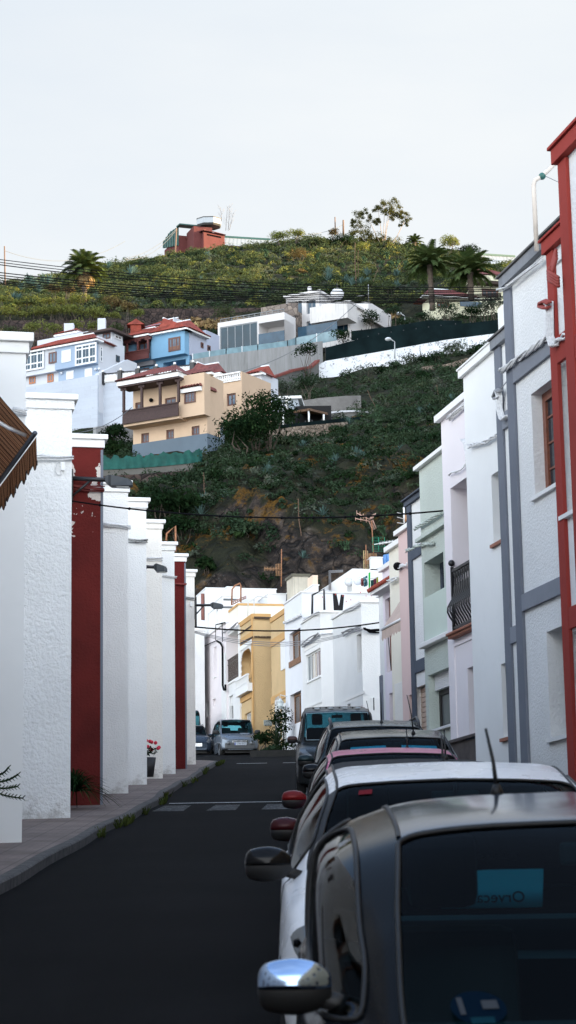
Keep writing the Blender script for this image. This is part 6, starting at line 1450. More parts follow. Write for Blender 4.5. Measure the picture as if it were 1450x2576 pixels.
t = NT('old_whitewashed_block'); br = t.n('ShaderNodeTexBrick'); br.inputs['Scale'].default_value = 1.0; br.inputs['Color1'].default_value = (.46, .50, .56, 1); br.inputs['Color2'].default_value = (.42, .45, .51, 1); br.inputs['Mortar'].default_value = (.40, .43, .48, 1); br.inputs['Mortar Size'].default_value = .012; br.inputs['Brick Width'].default_value = .9; br.inputs['Row Height'].default_value = .4
sp = t.n('ShaderNodeSeparateXYZ'); t.l(t.coord(), sp.inputs[0]); cb = t.n('ShaderNodeCombineXYZ'); t.l(t.math('ADD', sp.outputs[0], sp.outputs[1]), cb.inputs[0]); t.l(sp.outputs[2], cb.inputs[1]); t.l(cb.outputs[0], br.inputs['Vector'])
c = t.mixc(t.ramp(t.noise(.35, 6, .7), [(.42, (0, 0, 0)), (.65, (1, 1, 1))]), br.outputs[0], (.47, .51, .57)); c = t.mixc(t.ramp(t.noise(1.4, 7, .75), [(.6, (0, 0, 0)), (.78, (.75,) * 3)]), c, (.22, .22, .23)); OLDW = t.done(t.bsdf(c, .9, 0, t.bump(t.noise(3, 4), .5, .05), 0, .2))
def stonemat(name, c1, c2, mort, sc=1.6):
    t = NT(name); vo = t.n('ShaderNodeTexVoronoi'); vo.inputs['Scale'].default_value = sc; t.l(t.coord(), vo.inputs['Vector']); ve = t.n('ShaderNodeTexVoronoi'); ve.feature = 'DISTANCE_TO_EDGE'; ve.inputs['Scale'].default_value = sc; t.l(t.coord(), ve.inputs['Vector'])
    c = t.mixc(vo.outputs['Color'], c1, c2); c = t.mixc(t.ramp(ve.outputs[0], [(0, (1, 1, 1)), (.07, (0, 0, 0))]), c, mort); return t.done(t.bsdf(c, .9, 0, t.bump(ve.outputs[0], 1.0, .25), 0, .2))
DSTONE = stonemat('dark_lava_stone', (.025, .020, .020), (.085, .060, .052), (.006, .006, .006)); BSTONE = stonemat('brown_rubble_stone', (.14, .11, .085), (.30, .24, .19), (.035, .03, .025), 2.6); CSTONE = stonemat('mixed_slate_cladding', (.12, .10, .09), (.28, .23, .19), (.06, .05, .05), 1.5)
t = NT('streaked_concrete'); mpn = t.n('ShaderNodeMapping'); mpn.inputs['Scale'].default_value = (1.2, 1.2, .12); t.l(t.coord(), mpn.inputs[0]); c = t.ramp(t.noise(1.5, 6, .7, mpn.outputs[0]), [(.38, (.33, .33, .33)), (.58, (.27, .27, .265)), (.76, (.14, .14, .135))]); CONC = t.done(t.bsdf(c, .9, 0, t.bump(t.noise(4, 4), .3, .04), 0, .2))
def hwall(name, label, pts, Ys, topoff, thick, mat, cat='wall', down=3.0, cap=None, group=None):
    """free standing wall following picture points at given depths; topoff = picture points of the top edge"""
    mb = MB(); A = [P(*p, y) for p, y in zip(pts, Ys)]
    for a, b in zip(A[:-1], A[1:]):
        d = (b - a); d.z = 0; d.normalize(); n = Vector((d.y, -d.x, 0)); n = n if n.y < 0 else -n
        za = down if not callable(down) else down; v = [a, b, b - n * thick, a - n * thick]
        lo = [Vector((p.x, p.y, p.z - down)) for p in v]; mb.add(v + lo, [(0, 1, 2, 3), (0, 4, 5, 1), (1, 5, 6, 2), (2, 6, 7, 3), (3, 7, 4, 0)])
    if cap:
        r = thing(name, label, cat, A[0] - Vector((0, 0, down)), group); mb.build('face', mat, r); m2 = MB()
        for a, b in zip(A[:-1], A[1:]): d = b - a; n = Vector((d.y, -d.x, 0)).normalized(); n = n if n.y < 0 else -n; m2.box(a + n * .12, d, -n * (thick + .24), (0, 0, cap[1]))
        m2.build('cap', cap[0], r); return r
    return one(mb, name, mat, label, cat, group)

# --- yellow house
Y = 165.0
B = hb('hillside_house', 'yellow house with slate blue base and long brown balcony', h3(1047, 645), Y, h3(672, 600), 2.6, h3(1040, 250), YW(), extra=0)
F = B.L; BRF = plain('brown_house_frame', (.10, .034, .022), .45, scale=20, var=.2); PG = glass_dark('pale_reflecting_glass', (.10, .14, .19), .1)
def hwin(B, f, a, b, nx=2, nz=1, bars=None, fm=None, gm=None, fw=.14, depth=.2, name='window'):
    r = B.hole(f, a, b, depth, True); window(B.root, B.face(f), r, depth - .06, fm or BRF, gm or PG, nx, nz, fw=fw, bars=bars, name=name); return r
for a, b in ((h3(712, 548), h3(752, 590)), (h3(838, 530), h3(878, 572)), (h3(966, 512), h3(1007, 553))): hwin(B, 'L', a, b, 2, 1, (4, 4))
zr = F.hit(*h3(672, 380))[1]; hwin(B, 'L', h3(682, 392), h3(711, 428), 1, 1, (3, 4)); hwin(B, 'L', h3(832, 370), h3(888, 425), 2, 1, (4, 3))
B.finish()
zb = F.hit(*h3(672, 603))[1]; mb = MB(); F.box(mb, (-.03, B.uL + .03, B.z0, zb), .06, 0); B.R.box(mb, (0.0, 2.6, B.z0, zb), .05, 0); mb.build('plinth', SLW(), B.root)
Fu = F.off(.9); r = Fu.rect(h3(900, 330), h3(1032, 440)); mb = MB(); Fu.box(mb, (r[0], r[1], r[2] - .15, r[3] + 1.2), 0, -.95); mb.build('bay', YW(), B.root)
r2 = Fu.rect(h3(932, 342), h3(988, 388)); window(B.root, Fu, r2, -.05, BRF, PG, 3, 1, fw=.12, bars=(6, 4))
Fb = F.off(1.5); r = Fb.rect(h3(617, 425), h3(899, 485)); uA, uB = r[0], r[1]
zf = Fb.hit(*h3(620, 485))[1]; zt = Fb.hit(*h3(620, 432))[1]; BR2 = plain('dark_brown_balcony_wood', (.045, .022, .020), .7, scale=8, var=.3)
mb = MB(); F.box(mb, (uA, uB, zf - .45, zf - .25), 1.3, 0); mb.build('balcony_slab', YW(), B.root)
mb = MB(); F.box(mb, (uA, uB, zf - .25, zf + (zt - zf) * .45), 1.5, 1.38); F.box(mb, (uA, uB, zt - .1, zt), 1.55, 1.35)
for i in range(60): u = uA + (uB - uA) * (i + .5) / 60; F.box(mb, (u - .04, u + .04, zf + (zt - zf) * .45, zt - .1), 1.48, 1.4)
F.box(mb, (uB - .1, uB, zf - .25, zt), 1.38, 0.05)
ze = F.hit(*h3(672, 352))[1] + .2
mb.build('balcony_railing', BR2, B.root)
for i in range(4): u = uB - .1 - i * (uB - uA) / 3.05; mb = MB(); F.box(mb, (u - .1, u + .1, zt, ze + .1), 1.5, 1.32); F.box(mb, (u - .3, u + .3, ze - .12, ze + .08), 1.5, 1.32); mb.build('balcony_post', BR2, B.root)
mb = MB(); F.box(mb, (uA - .2, uB + .3, ze + .1, ze + .25), 1.7, 0.02); mb.build('porch_ceiling', BR2, B.root)
mb = MB(); F.box(mb, (uA - .2, uB + .4, ze + .25, ze + .62), 1.75, -.2); mb.build('fascia', WHT(), B.root); tiles(B.root, F, uA - .3, uB + .5, ze + .66, .9, 1.15, 1.95, mat=DTILE, eave=False)
mb = MB(); F.box(mb, (r[0] - 5, uA - .0 if False else r[0] + .0, 0, 0), 0, 0)
zc = Fu.hit(*h3(1020, 310))[1]; mb = MB(); F.box(mb, (-.1, uA, zc - .35, zc), 1.2, -.2); mb.build('fascia', WHT(), B.root); tiles(B.root, F, -.15, uA + .1, zc + .04, 1.4, 1.2, 1.4, mat=DTILE, eave=False)
mb = MB(); pz = F.hit(*h3(767, 380))[1]; mb.ball(F.pt(F.hit(*h3(767, 380))[0], pz, .15), .18, 5); mb.build('wall_lamp', BLK(), B.root)
mb = MB(); u = F.hit(*h3(766, 640))[0]; mb.tube([F.pt(u, zb - 1.0, .2), F.pt(u, zb - 3.2, .2)], .1, 6); mb.build('vent_pipe', plain('dull_grey_pipe', (.12, .13, .15), .6), B.root)
# right recessed part and square block
B = hb('hillside_house', 'yellow block with balustrade roof right of the balcony house', h3(1222, 440), 172.0, h3(1083, 430), h3(1368, 395), h3(1215, 278), YW(), drop=.6)
hwin(B, 'L', h3(1144, 348), h3(1190, 402), 2, 1); B.finish(); F = B.L
def balustrade(root, F, u0, u1, z, n, h=.95, out=0, mat=None, posts=0, postmat=None, rail=None):
    mb = MB(); F.box(mb, (u0, u1, z, z + .1), out + .12, out - .12); F.box(mb, (u0, u1, z + h - .12, z + h), out + .14, out - .14)
    for i in range(n): u = u0 + (u1 - u0) * (i + .5) / n; mb.tube([F.pt(u, z + .1, out), F.pt(u, z + .3, out), F.pt(u, z + .45, out), F.pt(u, z + h - .12, out)], lambda q: .11 if .2 < q < .6 else .06, 5)
    mb.build('balustrade', mat or WHT(), root)
    for i in range(posts): u = u0 + (u1 - u0) * i / (posts - 1); mb = MB(); F.box(mb, (u - .24, u + .24, z - .25, z + h + .12), out + .25, out - .25); mb.build('post', postmat, root); mb = MB(); mb.ball(F.pt(u, z + h + .28, out), .15, 5); mb.build('finial', WHT(), root)
balustrade(B.root, F, .1, B.uL, B.z1, 14, .8)
mb = MB(); B.R.box(mb, (.0, B.wR, B.z1, B.z1 + .8), 0, -.25); mb.build('parapet', YW(), B.root)
B = hb('hillside_house', 'yellow set back volume behind the balcony house with tiled edge', h3(1085, 450), 176.0, h3(860, 400), 6.0, h3(1030, 262), YW(), drop=6)
B.finish(); tiles(B.root, B.L, 0, B.uL, B.z1 + .25, 3, 1.0, .7, mat=DTILE); tiles(B.root, B.R, 0, 6, B.z1 + .25, 3, 1.0, .7, mat=DTILE)
B = hb('roof_room', 'small red roofed glazed room behind the yellow block', h3(1320, 275), 182.0, h3(1245, 270), 3.0, h3(1320, 240), HW(), cat='roof room', group=None); B.finish(); tiles(B.root, B.L, -.3, B.uL + .3, B.z1, 2, .6, .4)
# blue lattice stair
Fl = Fac(P(*h3(1048, 585), 167), dirv(100), -dirv(10)); r = Fl.rect(h3(1049, 495), h3(1128, 588)); root = thing('lattice_wall', 'grey blue lattice block wall beside the yellow house', 'wall', Fl.pt(r[0], r[2])); mb = MB()
Fl.box(mb, r, 0, -.1); mb.build('backing', DARKIN(), root); mb = MB()
for i in range(9): u = r[0] + (r[1] - r[0]) * i / 8; Fl.box(mb, (u - .07, u + .07, r[2], r[3] - max(0, i - 5) * .28), .08, .01)
for i in range(10): z = r[2] + (r[3] - r[2]) * i / 9; Fl.box(mb, (r[0], r[1] - max(0, i - 6) * .3, z - .07, z + .07), .07, .012)
mb.build('lattice', plain('lattice_grey_blue', (.17, .21, .26), .8), root)
Fs = Fac(P(*h3(1050, 480), 168), dirv(100), -dirv(10)); mb = MB(); p = [Fs.pt(*Fs.hit(*q)) for q in (h3(1050, 455), h3(1080, 452), h3(1134, 488))]
mb.tube(p, .07, 5); mb.tube([v - Vector((0, 0, 1.2)) for v in p], .07, 5)
for i in range(14): q = p[0].lerp(p[1], i / 5) if i < 5 else p[1].lerp(p[2], (i - 5) / 9); mb.tube([q, q - Vector((0, 0, 1.2))], .04, 4)
one(mb, 'stair_railing', plain('green_railing', (.03, .14, .09), .6), 'green metal stair railing beside the yellow house', 'railing')
# green netting and block wall below the yellow house
root = thing('boundary_wall', 'grey block wall topped with torn green netting', 'wall', P(*h3(770, 730), 158)); pa = [h3(505, 722), h3(640, 716), h3(760, 708), h3(900, 695), h3(1022, 682)]; mb = MB(); Yn = [157, 157.5, 158, 158.5, 159]
for (a, b, ya, yb) in zip(pa[:-1], pa[1:], Yn[:-1], Yn[1:]): A = P(*a, ya); Bq_ = P(*b, yb); mb.box(A - Vector((0, 0, 1.7)), Bq_ - A, (0, .3, 0), (0, 0, 1.7))
mb.build('block_wall', plaster('grey_block_wall', (.16, .155, .14), 6, .6, .05, .3), root)
mb = MB(); vs = []; n = 60; R_ = random.Random(5)
for i in range(n + 1):
    q = i / n * 4; k = min(3, int(q)); a = P(*pa[k], Yn[k]).lerp(P(*pa[k + 1], Yn[k + 1]), q - k); tp = 1.0 + .12 * sin(i * .9) + R_.uniform(-.08, .08)
    for j in range(5): vs.append(a + Vector((0, -.08 - .10 * sin(i * 1.3 + j) * (j > 0), tp * j / 4 - .15)))
mb.add(vs, [(i * 5 + j, (i + 1) * 5 + j, (i + 1) * 5 + j + 1, i * 5 + j + 1) for i in range(n) for j in range(4)], True); mb.build('netting', plain('green_netting', (.008, .085, .07), .8, scale=1.5, var=.25, bump=.4, bscale=6), root)
hwall('retaining_wall', 'dark lava stone wall under the green netting', [h3(500, 762), h3(700, 752), h3(880, 738), h3(1015, 728)], [155.5, 156, 157, 158], None, .6, DSTONE, down=4.2)
# --- big old whitewashed wall with balustrade
FW = Fac(P(*h3(975, 330), 205), dirv(-60), -dirv(30)); root = thing('retaining_wall', 'huge old white retaining wall with black and white balustrade', 'wall', FW.pt(10, FW.hit(*h3(520, 500))[1]))
u1 = FW.hit(*h3(520, 300))[0]; uE = FW.hit(*h3(120, 300))[0]; mb = MB(); zt_ = FW.hit(*h3(640, 275))[1]; za = FW.hit(*h3(975, 245))[1]; zb_ = FW.hit(*h3(520, 293))[1]
zbot = FW.hit(*h3(520, 560))[1] - 3
mb.add([FW.pt(0, zbot), FW.pt(u1, zbot), FW.pt(u1, zb_), FW.pt(0, za), FW.pt(0, zbot, -2), FW.pt(u1, zbot, -2), FW.pt(u1, zb_, -2), FW.pt(0, za, -2)], [(0, 1, 2, 3), (4, 5, 6, 7), (3, 2, 6, 7), (1, 5, 6, 2), (0, 3, 7, 4)]); mb.build('wall_face', OLDW, root)
mb = MB(); nb = 64; pz = lambda u: za + (zb_ - za) * u / u1
mb.tube([FW.pt(0, za + .95, 0), FW.pt(u1, zb_ + .95, 0)], .11, 4); mb.build('handrail', BMET(), root)
mb = MB()
for i in range(nb): u = u1 * (i + .5) / nb; z = pz(u); mb.tube([FW.pt(u, z, 0), FW.pt(u, z + .25, 0), FW.pt(u, z + .5, 0), FW.pt(u, z + .9, 0)], lambda q: .13 if .2 < q < .65 else .08, 5)
balust = mb.build('balustrade', WHT(), root)
for i in range(6): u = u1 * i / 5; z = pz(u); mb = MB(); FW.box(mb, (u - .25, u + .25, z - .2, z + 1.15), .28, -.28); mb.build('post', BMET(), root); mb = MB(); mb.ball(FW.pt(u, z + 1.32, 0), .16, 5); mb.build('finial', WHT(), root)
F2 = FW.off(1.0); z2 = F2.hit(*h3(420, 262))[1]; mb = MB(); F2.box(mb, (u1, uE, zbot, z2), 0, -3); one(mb, 'retaining_wall', OLDW, 'whitewashed block wall under the white hillside house', 'wall')
hwall('garden_wall', 'stained grey block wall at the foot of the white retaining wall', [h3(485, 512), h3(600, 500), h3(672, 490)], [176, 178, 180], None, .4, CONC, down=3.5)
# --- pale blue and white house (left)
B = hb('hillside_house', 'white and pale blue house with glazed corner bay and tiled edge', h3(497, 265), 214.0, h3(100, 240), h3(628, 190), h3(500, 55), HW(), drop=3)
F = B.L
FRW = plain('white_pvc', (.65, .66, .68), .4); DBG = glass_dark('deep_blue_glass', (.02, .055, .085), .08)
B.finish(); 
um = F.hit(*h3(297, 200))[0]
mb = MB(); zf1 = F.hit(*h3(495, 198))[1]; zt1 = F.hit(*h3(495, 85))[1]; F.box(mb, (0, um, zf1, zt1), .7, 0.01); mb.build('upper_bay', LBW(), B.root)
mb = MB(); F.box(mb, (um, B.uL, zf1 - .1, zt1 - .0), .6, 0.01); mb.build('upper_bay', HW(), B.root)
mb = MB(); F.box(mb, (0.01, um, B.z0, zf1), .06, 0.01); mb.build('lower_panel', LBW(), B.root)
Fp = F.off(.7)
for a, b, nx, bars in ((h3(380, 105), h3(488, 188), 3, None), (h3(124, 135), h3(222, 218), 3, None)):
    r = Fp.rect(a, b); window(B.root, Fp, r, -.04, FRW, DBG, nx, 1, fw=.2, zs=[.33, .78], bars=(6, 1))
r = Fp.rect(h3(247, 140), h3(286, 188)); window(B.root, Fp, r, -.04, BRF, PG, 2, 1, fw=.14)
for a, b in ((h3(312, 130), h3(358, 182)),): r = Fp.rect(a, b); mb = MB(); Fp.box(mb, r, .06, 0); mb.build('shutter', FRW, B.root)
for a, b in ((h3(338, 235), h3(374, 270)), (h3(431, 222), h3(468, 258))): r = F.rect(a, b); mb = MB(); F.box(mb, r, .14, .06); mb.build('shutter', FRW, B.root)
for a, b in ((h3(149, 262), h3(180, 293)), (h3(241, 250), h3(271, 285))): r = F.rect(a, b); window(B.root, F, r, -.06, plain('orange_wood_frame', (.40, .14, .05), .5), PG, 2, 1, fw=.16)
r = B.R.rect(h3(503, 105), h3(516, 188)); window(B.root, B.R, r, -.05, FRW, DBG, 1, 1, fw=.15, zs=[.33, .78])
r = B.R.rect(h3(584, 150), h3(602, 190)); window(B.root, B.R, r, -.05, plain('dark_frame', (.05, .06, .07), .5), DBG, 2, 1, fw=.12)
tiles(B.root, F, -.5, B.uL, zt1 + .15, 2.9, .95, 1.1)
mb = MB()
for pnt in ((505, 222), (487, 225), (316, 243)): c_ = F.pt(*F.hit(*h3(*pnt)), .2); mb.ball(c_, .17, 5)
mb.build('globe_lamp', plain('opal_globe', (.6, .62, .66), .15), B.root)
mb = MB(); zz0 = F.hit(*h3(300, 60))[1]; F.box(mb, (um - 1, um + 6, B.z1, B.z1 + 2.2), -4, -8); mb.build('roof_storey', HW(), B.root); 
B2 = hb('roof_room', 'white roof storey with tiled edge and chimney on the pale blue house', h3(400, 70), 222, h3(278, 70), h3(515, 60), h3(400, 28), HW(), cat='roof room', group=None, drop=2); B2.finish(); tiles(B2.root, B2.L, 0, B2.uL, B2.z1, 1, .5, .4)
mb = MB(); pz_ = P(*h3(345, 20), 223); mb.box(pz_ - Vector((.5, 0, 1.2)), (1.1, 0, 0), (0, 1, 0), (0, 0, 1.9)); mb.build('chimney', HW(), B2.root)
mb = MB(); pz_ = P(*h3(510, 20), 224); mb.box(pz_ - Vector((.4, 0, 1.5)), (.9, 0, 0), (0, 1, 0), (0, 0, 2.8)); mb.build('chimney', HW(), B2.root)
B3 = hb('roof_room', 'glazed roof room with dark lean-to roof on the white house', h3(565, 65), 219, h3(480, 60), h3(620, 80), h3(565, 35), HW(), cat='roof room', group=None, drop=2); r = B3.L.rect(h3(520, 45), h3(558, 66)); window(B3.root, B3.L, r, -.05, BRF, PG, 2, 1, fw=.12); r = B3.R.rect(h3(578, 45), h3(612, 80)); window(B3.root, B3.R, r, -.05, FRW, glass_dark('brown_glass', (.06, .045, .035), .2), 2, 1, fw=.15); B3.finish()
mb = MB(); B3.L.box(mb, (-.6, B3.uL + 1, B3.z1, B3.z1 + .25), .9, -3.5); mb.build('roof', plain('dark_lean_to', (.05, .03, .025), .8), B3.root)
B4 = hb('garden_wall', 'long white sloping side wall between the blue and white houses', h3(500, 300), 210, 1.0, h3(690, 240), h3(690, 165), HW(), cat='wall', group=None, drop=3)
B4.wR = B4.R.hit(*h3(690, 200))[0]; F = B4.R; mb = MB(); w_ = B4.wR; z0_ = F.hit(*h3(520, 250))[1]; z1_ = F.hit(*h3(640, 172))[1]; mb.add([F.pt(0, B4.z0), F.pt(w_, B4.z0), F.pt(w_, z1_), F.pt(w_ * .75, z1_), F.pt(0, z0_), F.pt(0, B4.z0, -.5), F.pt(w_, B4.z0, -.5), F.pt(w_, z1_, -.5), F.pt(w_ * .75, z1_, -.5), F.pt(0, z0_, -.5)], [(0, 1, 2, 3, 4), (5, 6, 7, 8, 9), (4, 3, 8, 9), (3, 2, 7, 8), (0, 4, 9, 5), (1, 6, 7, 2)]); mb.build('wall_face', HW(), B4.root)
# --- blue house
B = hb('hillside_house', 'sky blue house with red tiled hip roof and corner wooden balcony', h3(955, 262), 220.0, h3(683, 240), h3(1040, 140), h3(950, 28), BW(), drop=2)
F = B.L; FR = B.R
r = B.hole('L', h3(823, 190), h3(938, 235), 2.5, True); B.finish()
for sl in B.wall.data.polygons: pass
zf = F.hit(*h3(955, 150))[1]; zt = F.hit(*h3(950, 32))[1]; uK = F.hit(*h3(786, 100))[0]; uZ = F.hit(*h3(650, 100))[0]
mb = MB(); F.box(mb, (0, uK, zf, zt), .9, 0.01); mb.build('upper_storey', BW(), B.root)
mb = MB(); FR.box(mb, (0.0, B.wR, zf, zt - .01), .08, 0); mb.build('side_render', BWL(), B.root)
Fp = F.off(.9); r = Fp.rect(h3(851, 67), h3(911, 125)); window(B.root, Fp, r, -.05, BRF, PG, 3, 1, fw=.2, bars=(4, 2)); mb = MB(); Fp.box(mb, (r[0], r[1], r[2], r[2] + .55), .07, 0); mb.build('window_panel', BROWN(), B.root)
for a, b in ((h3(1009, 85), h3(1022, 118)), (h3(1042, 100), h3(1058, 135))): r = FR.rect(a, b); window(B.root, FR, r, -.12, BRF, GLS(), 1, 1, fw=.15)
r = F.rect(h3(709, 222), h3(755, 245)); window(B.root, F, r, -.05, BRF, GLS(), 2, 1, fw=.15)
# balcony
zd = Fp.hit(*h3(786, 158))[1]; zr_ = Fp.hit(*h3(780, 120))[1]; zq = Fp.hit(*h3(780, 70))[1]; RB = plain('red_brown_balcony_wood', (.11, .028, .024), .6, scale=8, var=.3)
mb = MB(); F.box(mb, (uK, uZ, zf, zt + .0), -.9 if False else .0, -.2); mb.build('rear_wall', BW(), B.root)
mb = MB(); F.box(mb, (uK, uZ, zf - .5, zf), .5, -.1); mb.build('balcony_base', plaster('grey_render', (.22, .22, .24), 8, .3, .02, .1), B.root)
mb = MB(); F.box(mb, (uK, uZ + .3, zf, zf + (zr_ - zf) * .55), 1.5, 1.35); F.box(mb, (uZ + .15, uZ + .3, zf, zf + (zr_ - zf) * .55), 1.35, -.1); F.box(mb, (uK, uZ + .3, zr_ - .12, zr_), 1.55, 1.3)
for i in range(22): u = uK + (uZ - uK) * (i + .5) / 22; F.box(mb, (u - .06, u + .06, zf + (zr_ - zf) * .55, zr_ - .12), 1.47, 1.38)
mb.build('balcony_railing', RB, B.root)
for u in (uK + .1, uK + (uZ - uK) * .4, uK + (uZ - uK) * .8, uZ + .15): mb = MB(); F.box(mb, (u - .1, u + .1, zr_, zq + .3), 1.5, 1.3); F.box(mb, (u - .4, u + .4, zq - .1, zq + .12), 1.5, 1.3); mb.build('balcony_post', RB, B.root)
mb = MB(); F.box(mb, (uK - .1, uZ + .4, zq + .1, zq + .45), 1.55, 0.0); mb.build('balcony_beam', RB, B.root); tiles(B.root, F, uK - .2, uZ + .6, zq + .55, 1.6, .5, 1.9, eave=True)
tiles(B.root, F, -.5, uZ + .2, zt + .12, 3.6, 1.75, 1.5, eave=True, name='roof'); tiles(B.root, FR, -1.2, B.wR, zt + .12, 3.6, 1.75, .7, eave=True, name='roof')
r = Fac(F.O, F.U, F.N).rect(h3(703, 92), h3(757, 140)); window(B.root, F, (r[0], r[1], r[2], r[3]), -.05, BRF, PG, 2, 1, fw=.2)
B2 = hb('roof_room', 'blue attic block with red tiled lean-to roof and white gable', h3(873, 60), 228.0, h3(729, 40), h3(950, 30), h3(873, -20), BW(), cat='roof room', group=None, drop=1); B2.finish()
tiles(B2.root, B2.L, -.1, B2.uL + .4, B2.L.hit(*h3(873, 0))[1], 3.0, 1.6, .8)
mb = MB(); B2.R.box(mb, (0, B2.wR, B2.z0, B2.z1 + .5), .1, 0); mb.build('gable', HW(), B2.root)
ch = thing('chimney', 'small red tiled chimney at the left of the blue house', 'chimney', P(*h3(685, 40), 224)); mb = MB(); o_ = ORG[ch]; mb.box(o_ - Vector((.6, 0, .6)), (1.2, 0, 0), (0, 1.2, 0), (0, 0, 1.6)); mb.build('stack', RTILE, ch); mb = MB(); mb.add([o_ + Vector(v) for v in ((-1, -.2, 1), (1, -.2, 1), (1, 1.4, 1), (-1, 1.4, 1), (0, .6, 1.9))], [(0, 1, 4), (1, 2, 4), (2, 3, 4), (3, 0, 4), (0, 3, 2, 1)]); mb.build('cap', RTILE, ch)
B3 = hb('hillside_house', 'pale violet white extension right of the blue house', h3(1040, 150), 231.0, 2.0, h3(1108, 150), h3(1048, 28), BWL(), drop=4); B3.uL = 3; B3.finish()
# --- concrete retaining wall right of blue house and glass balustrades
FC = Fac(P(*h3(972, 240), 222), dirv(118), -dirv(28)); 
hwall('retaining_wall', 'long streaked concrete retaining wall under the glass railings', [h3(972, 172), h3(1140, 146), h3(1300, 125), h3(1460, 104), h2(230, 738)], [219, 222, 225, 228, 232], None, .5, CONC, down=7.5)
def glassrail(label, pts, Ys, h, n):
    A = [P(*p, y) for p, y in zip(pts, Ys)]; r = thing('glass_railing', label, 'railing', A[0] - Vector((0, 0, h))); mb = MB(); pm = plain('pale_rail_post', (.55, .58, .60), .5)
    for a, b in zip(A[:-1], A[1:]):
        mb.box(a - Vector((0, 0, h)), b - a, (0, .05, 0), (0, 0, h)); k = max(1, int((b - a).length / 2.4))
        for i in range(k + 1): m2 = MB(); m2.box(a.lerp(b, i / k) - Vector((.06, .03, h)), (.12, 0, 0), (0, .12, 0), (0, 0, h + .05)); m2.build('post', pm, r)
    mb.build('glass_panel', n, r); return r
PALEG = glass_dark('pale_aqua_glass', (.22, .33, .37), .1)
glassrail('long pale glass railing along the concrete retaining wall', [h3(972, 145), h3(1140, 118), h3(1300, 98), h3(1450, 78), h2(100, 722), h2(300, 685)], [220, 223, 226, 229, 231, 234], 1.25, PALEG)
# --- modern house
Y = 236.0
B = hb('hillside_house', 'long white modern house with wide dark glass wing', h2(48, 760), Y, h1(1100, 800), 3.0, h2(48, 600), MW(), drop=0, azL=-63)
F = B.L; r = B.hole('L', h1(1305, 685), h1(1437, 772), 2.5, True); window(B.root, F, (r[0], r[1] - 2.5, r[2], r[3] - .3), 2.3, MW(), DBG, 3, 1, fw=.2)
r2 = B.hole('L', h1(1109, 705), h1(1300, 800), .25, True); window(B.root, F, r2, .1, plain('steel_frame', (.2, .22, .24), .4), glass_dark('petrol_glass', (.012, .04, .06), .07), 5, 1, fw=.12)
B.finish(); mb = MB(); F.box(mb, (r[0], r[1], r[2], r[2] + 1.3), .1, 0.02); mb.build('glass_balustrade', SKYG(), B.root)
mb = MB(); p_ = [F.pt(u, B.z1 + hh, -.3) for u, hh in ((.2, .5), (B.uL - .2, .5))]; mb.tube(p_, .05, 4); mb.tube([p_[0] - Vector((0, 0, .25)), p_[1] - Vector((0, 0, .25))], .03, 4)
for i in range(12): q = p_[0].lerp(p_[1], i / 11); mb.tube([q, q - Vector((0, 0, .5))], .03, 4)
mb.build('roof_railing', plain('dull_rail', (.25, .26, .26), .5), B.root)
mb = MB(); r_ = Fac(F.O, F.U, F.N).off(-3).rect(k2(1315, 990), k2(1450, 1060)); F.off(-3).box(mb, (r_[0] - 3, r_[1], r_[2] - .5, r_[3]), 0, -.4); mb.build('stone_screen', CSTONE, B.root)
B = hb('hillside_house', 'two storey modern house block with tall windows and stone pillar', h2(215, 660), 240.0, h2(55, 650), h2(300, 560), h2(207, 505), MW(), drop=6, azL=-63)
F = B.L
for a, b, n_ in ((h2(69, 556), h2(131, 612), 2), (h2(151, 545), h2(197, 602), 2), (h2(71, 656), h2(96, 700), 1), (h2(152, 645), h2(192, 672), 2)): r = B.hole('L', a, b, .4, True); window(B.root, F, r, .3, plain('steel_frame', (.2, .22, .24), .4), SKYG(), n_, 1, fw=.14)
B.finish(); mb = MB(); Fz = F.off(1.6); r = Fz.rect(h2(95, 590), h2(146, 730)); Fz.box(mb, (r[0] + 1.2, r[1], r[2], r[3]), 0, -1.6); mb.build('stone_pillar', CSTONE, B.root)
mb = MB(); F.box(mb, (-.3, B.uL + .2, B.z1, B.z1 + .25), .3, -4); mb.build('roof_slab', MW(), B.root)
mb = MB(); c_ = P(*h2(167, 500), 243); mb.tube([c_ - Vector((0, 0, .8)), c_ + Vector((0, 0, .6))], .25, 8); mb.build('flue', MW(), B.root)
B = hb('hillside_house', 'right modern house block with deep terrace and big glazed doors', h2(362, 690), 238.0, h2(208, 690), h2(545, 640), h2(362, 560), MW(), drop=4, azL=-63)
F = B.L; r = B.hole('L', h2(210, 628), h2(352, 690), 1.0, True); window(B.root, F, r, .9, plain('steel_frame', (.2, .22, .24), .4), SKYG(), 4, 1, fw=.14); B.finish()
Fz = F.off(2.6); r = Fz.rect(h2(168, 578), h2(350, 625)); mb = MB(); Fz.box(mb, (r[0], r[1], r[2], r[3]), 0, -2.7); mb.build('terrace_parapet', plaster('rain_streaked_offwhite', (.62, .60, .58), 8, .2, .01, .1, .6), B.root)
Fz = F.off(2.4); r = Fz.rect(h2(110, 672), h2(300, 700)); mb = MB(); Fz.box(mb, (r[0], r[1], r[2], r[3]), 0, -.1); mb.build('glass_balustrade', SKYG(), B.root); mb = MB(); Fz.box(mb, (r[0] - .3, r[1], r[2] - 1.6, r[2]), .15, -2.5); mb.build('terrace_slab', plaster('rain_streaked_offwhite', (.62, .60, .58), 8, .2, .01, .1, .6), B.root)
mb = MB(); F.box(mb, (-.3, 3.5, B.z1 - .0, B.z1 + .3), .5, -5); mb.build('roof_slab', MW(), B.root)
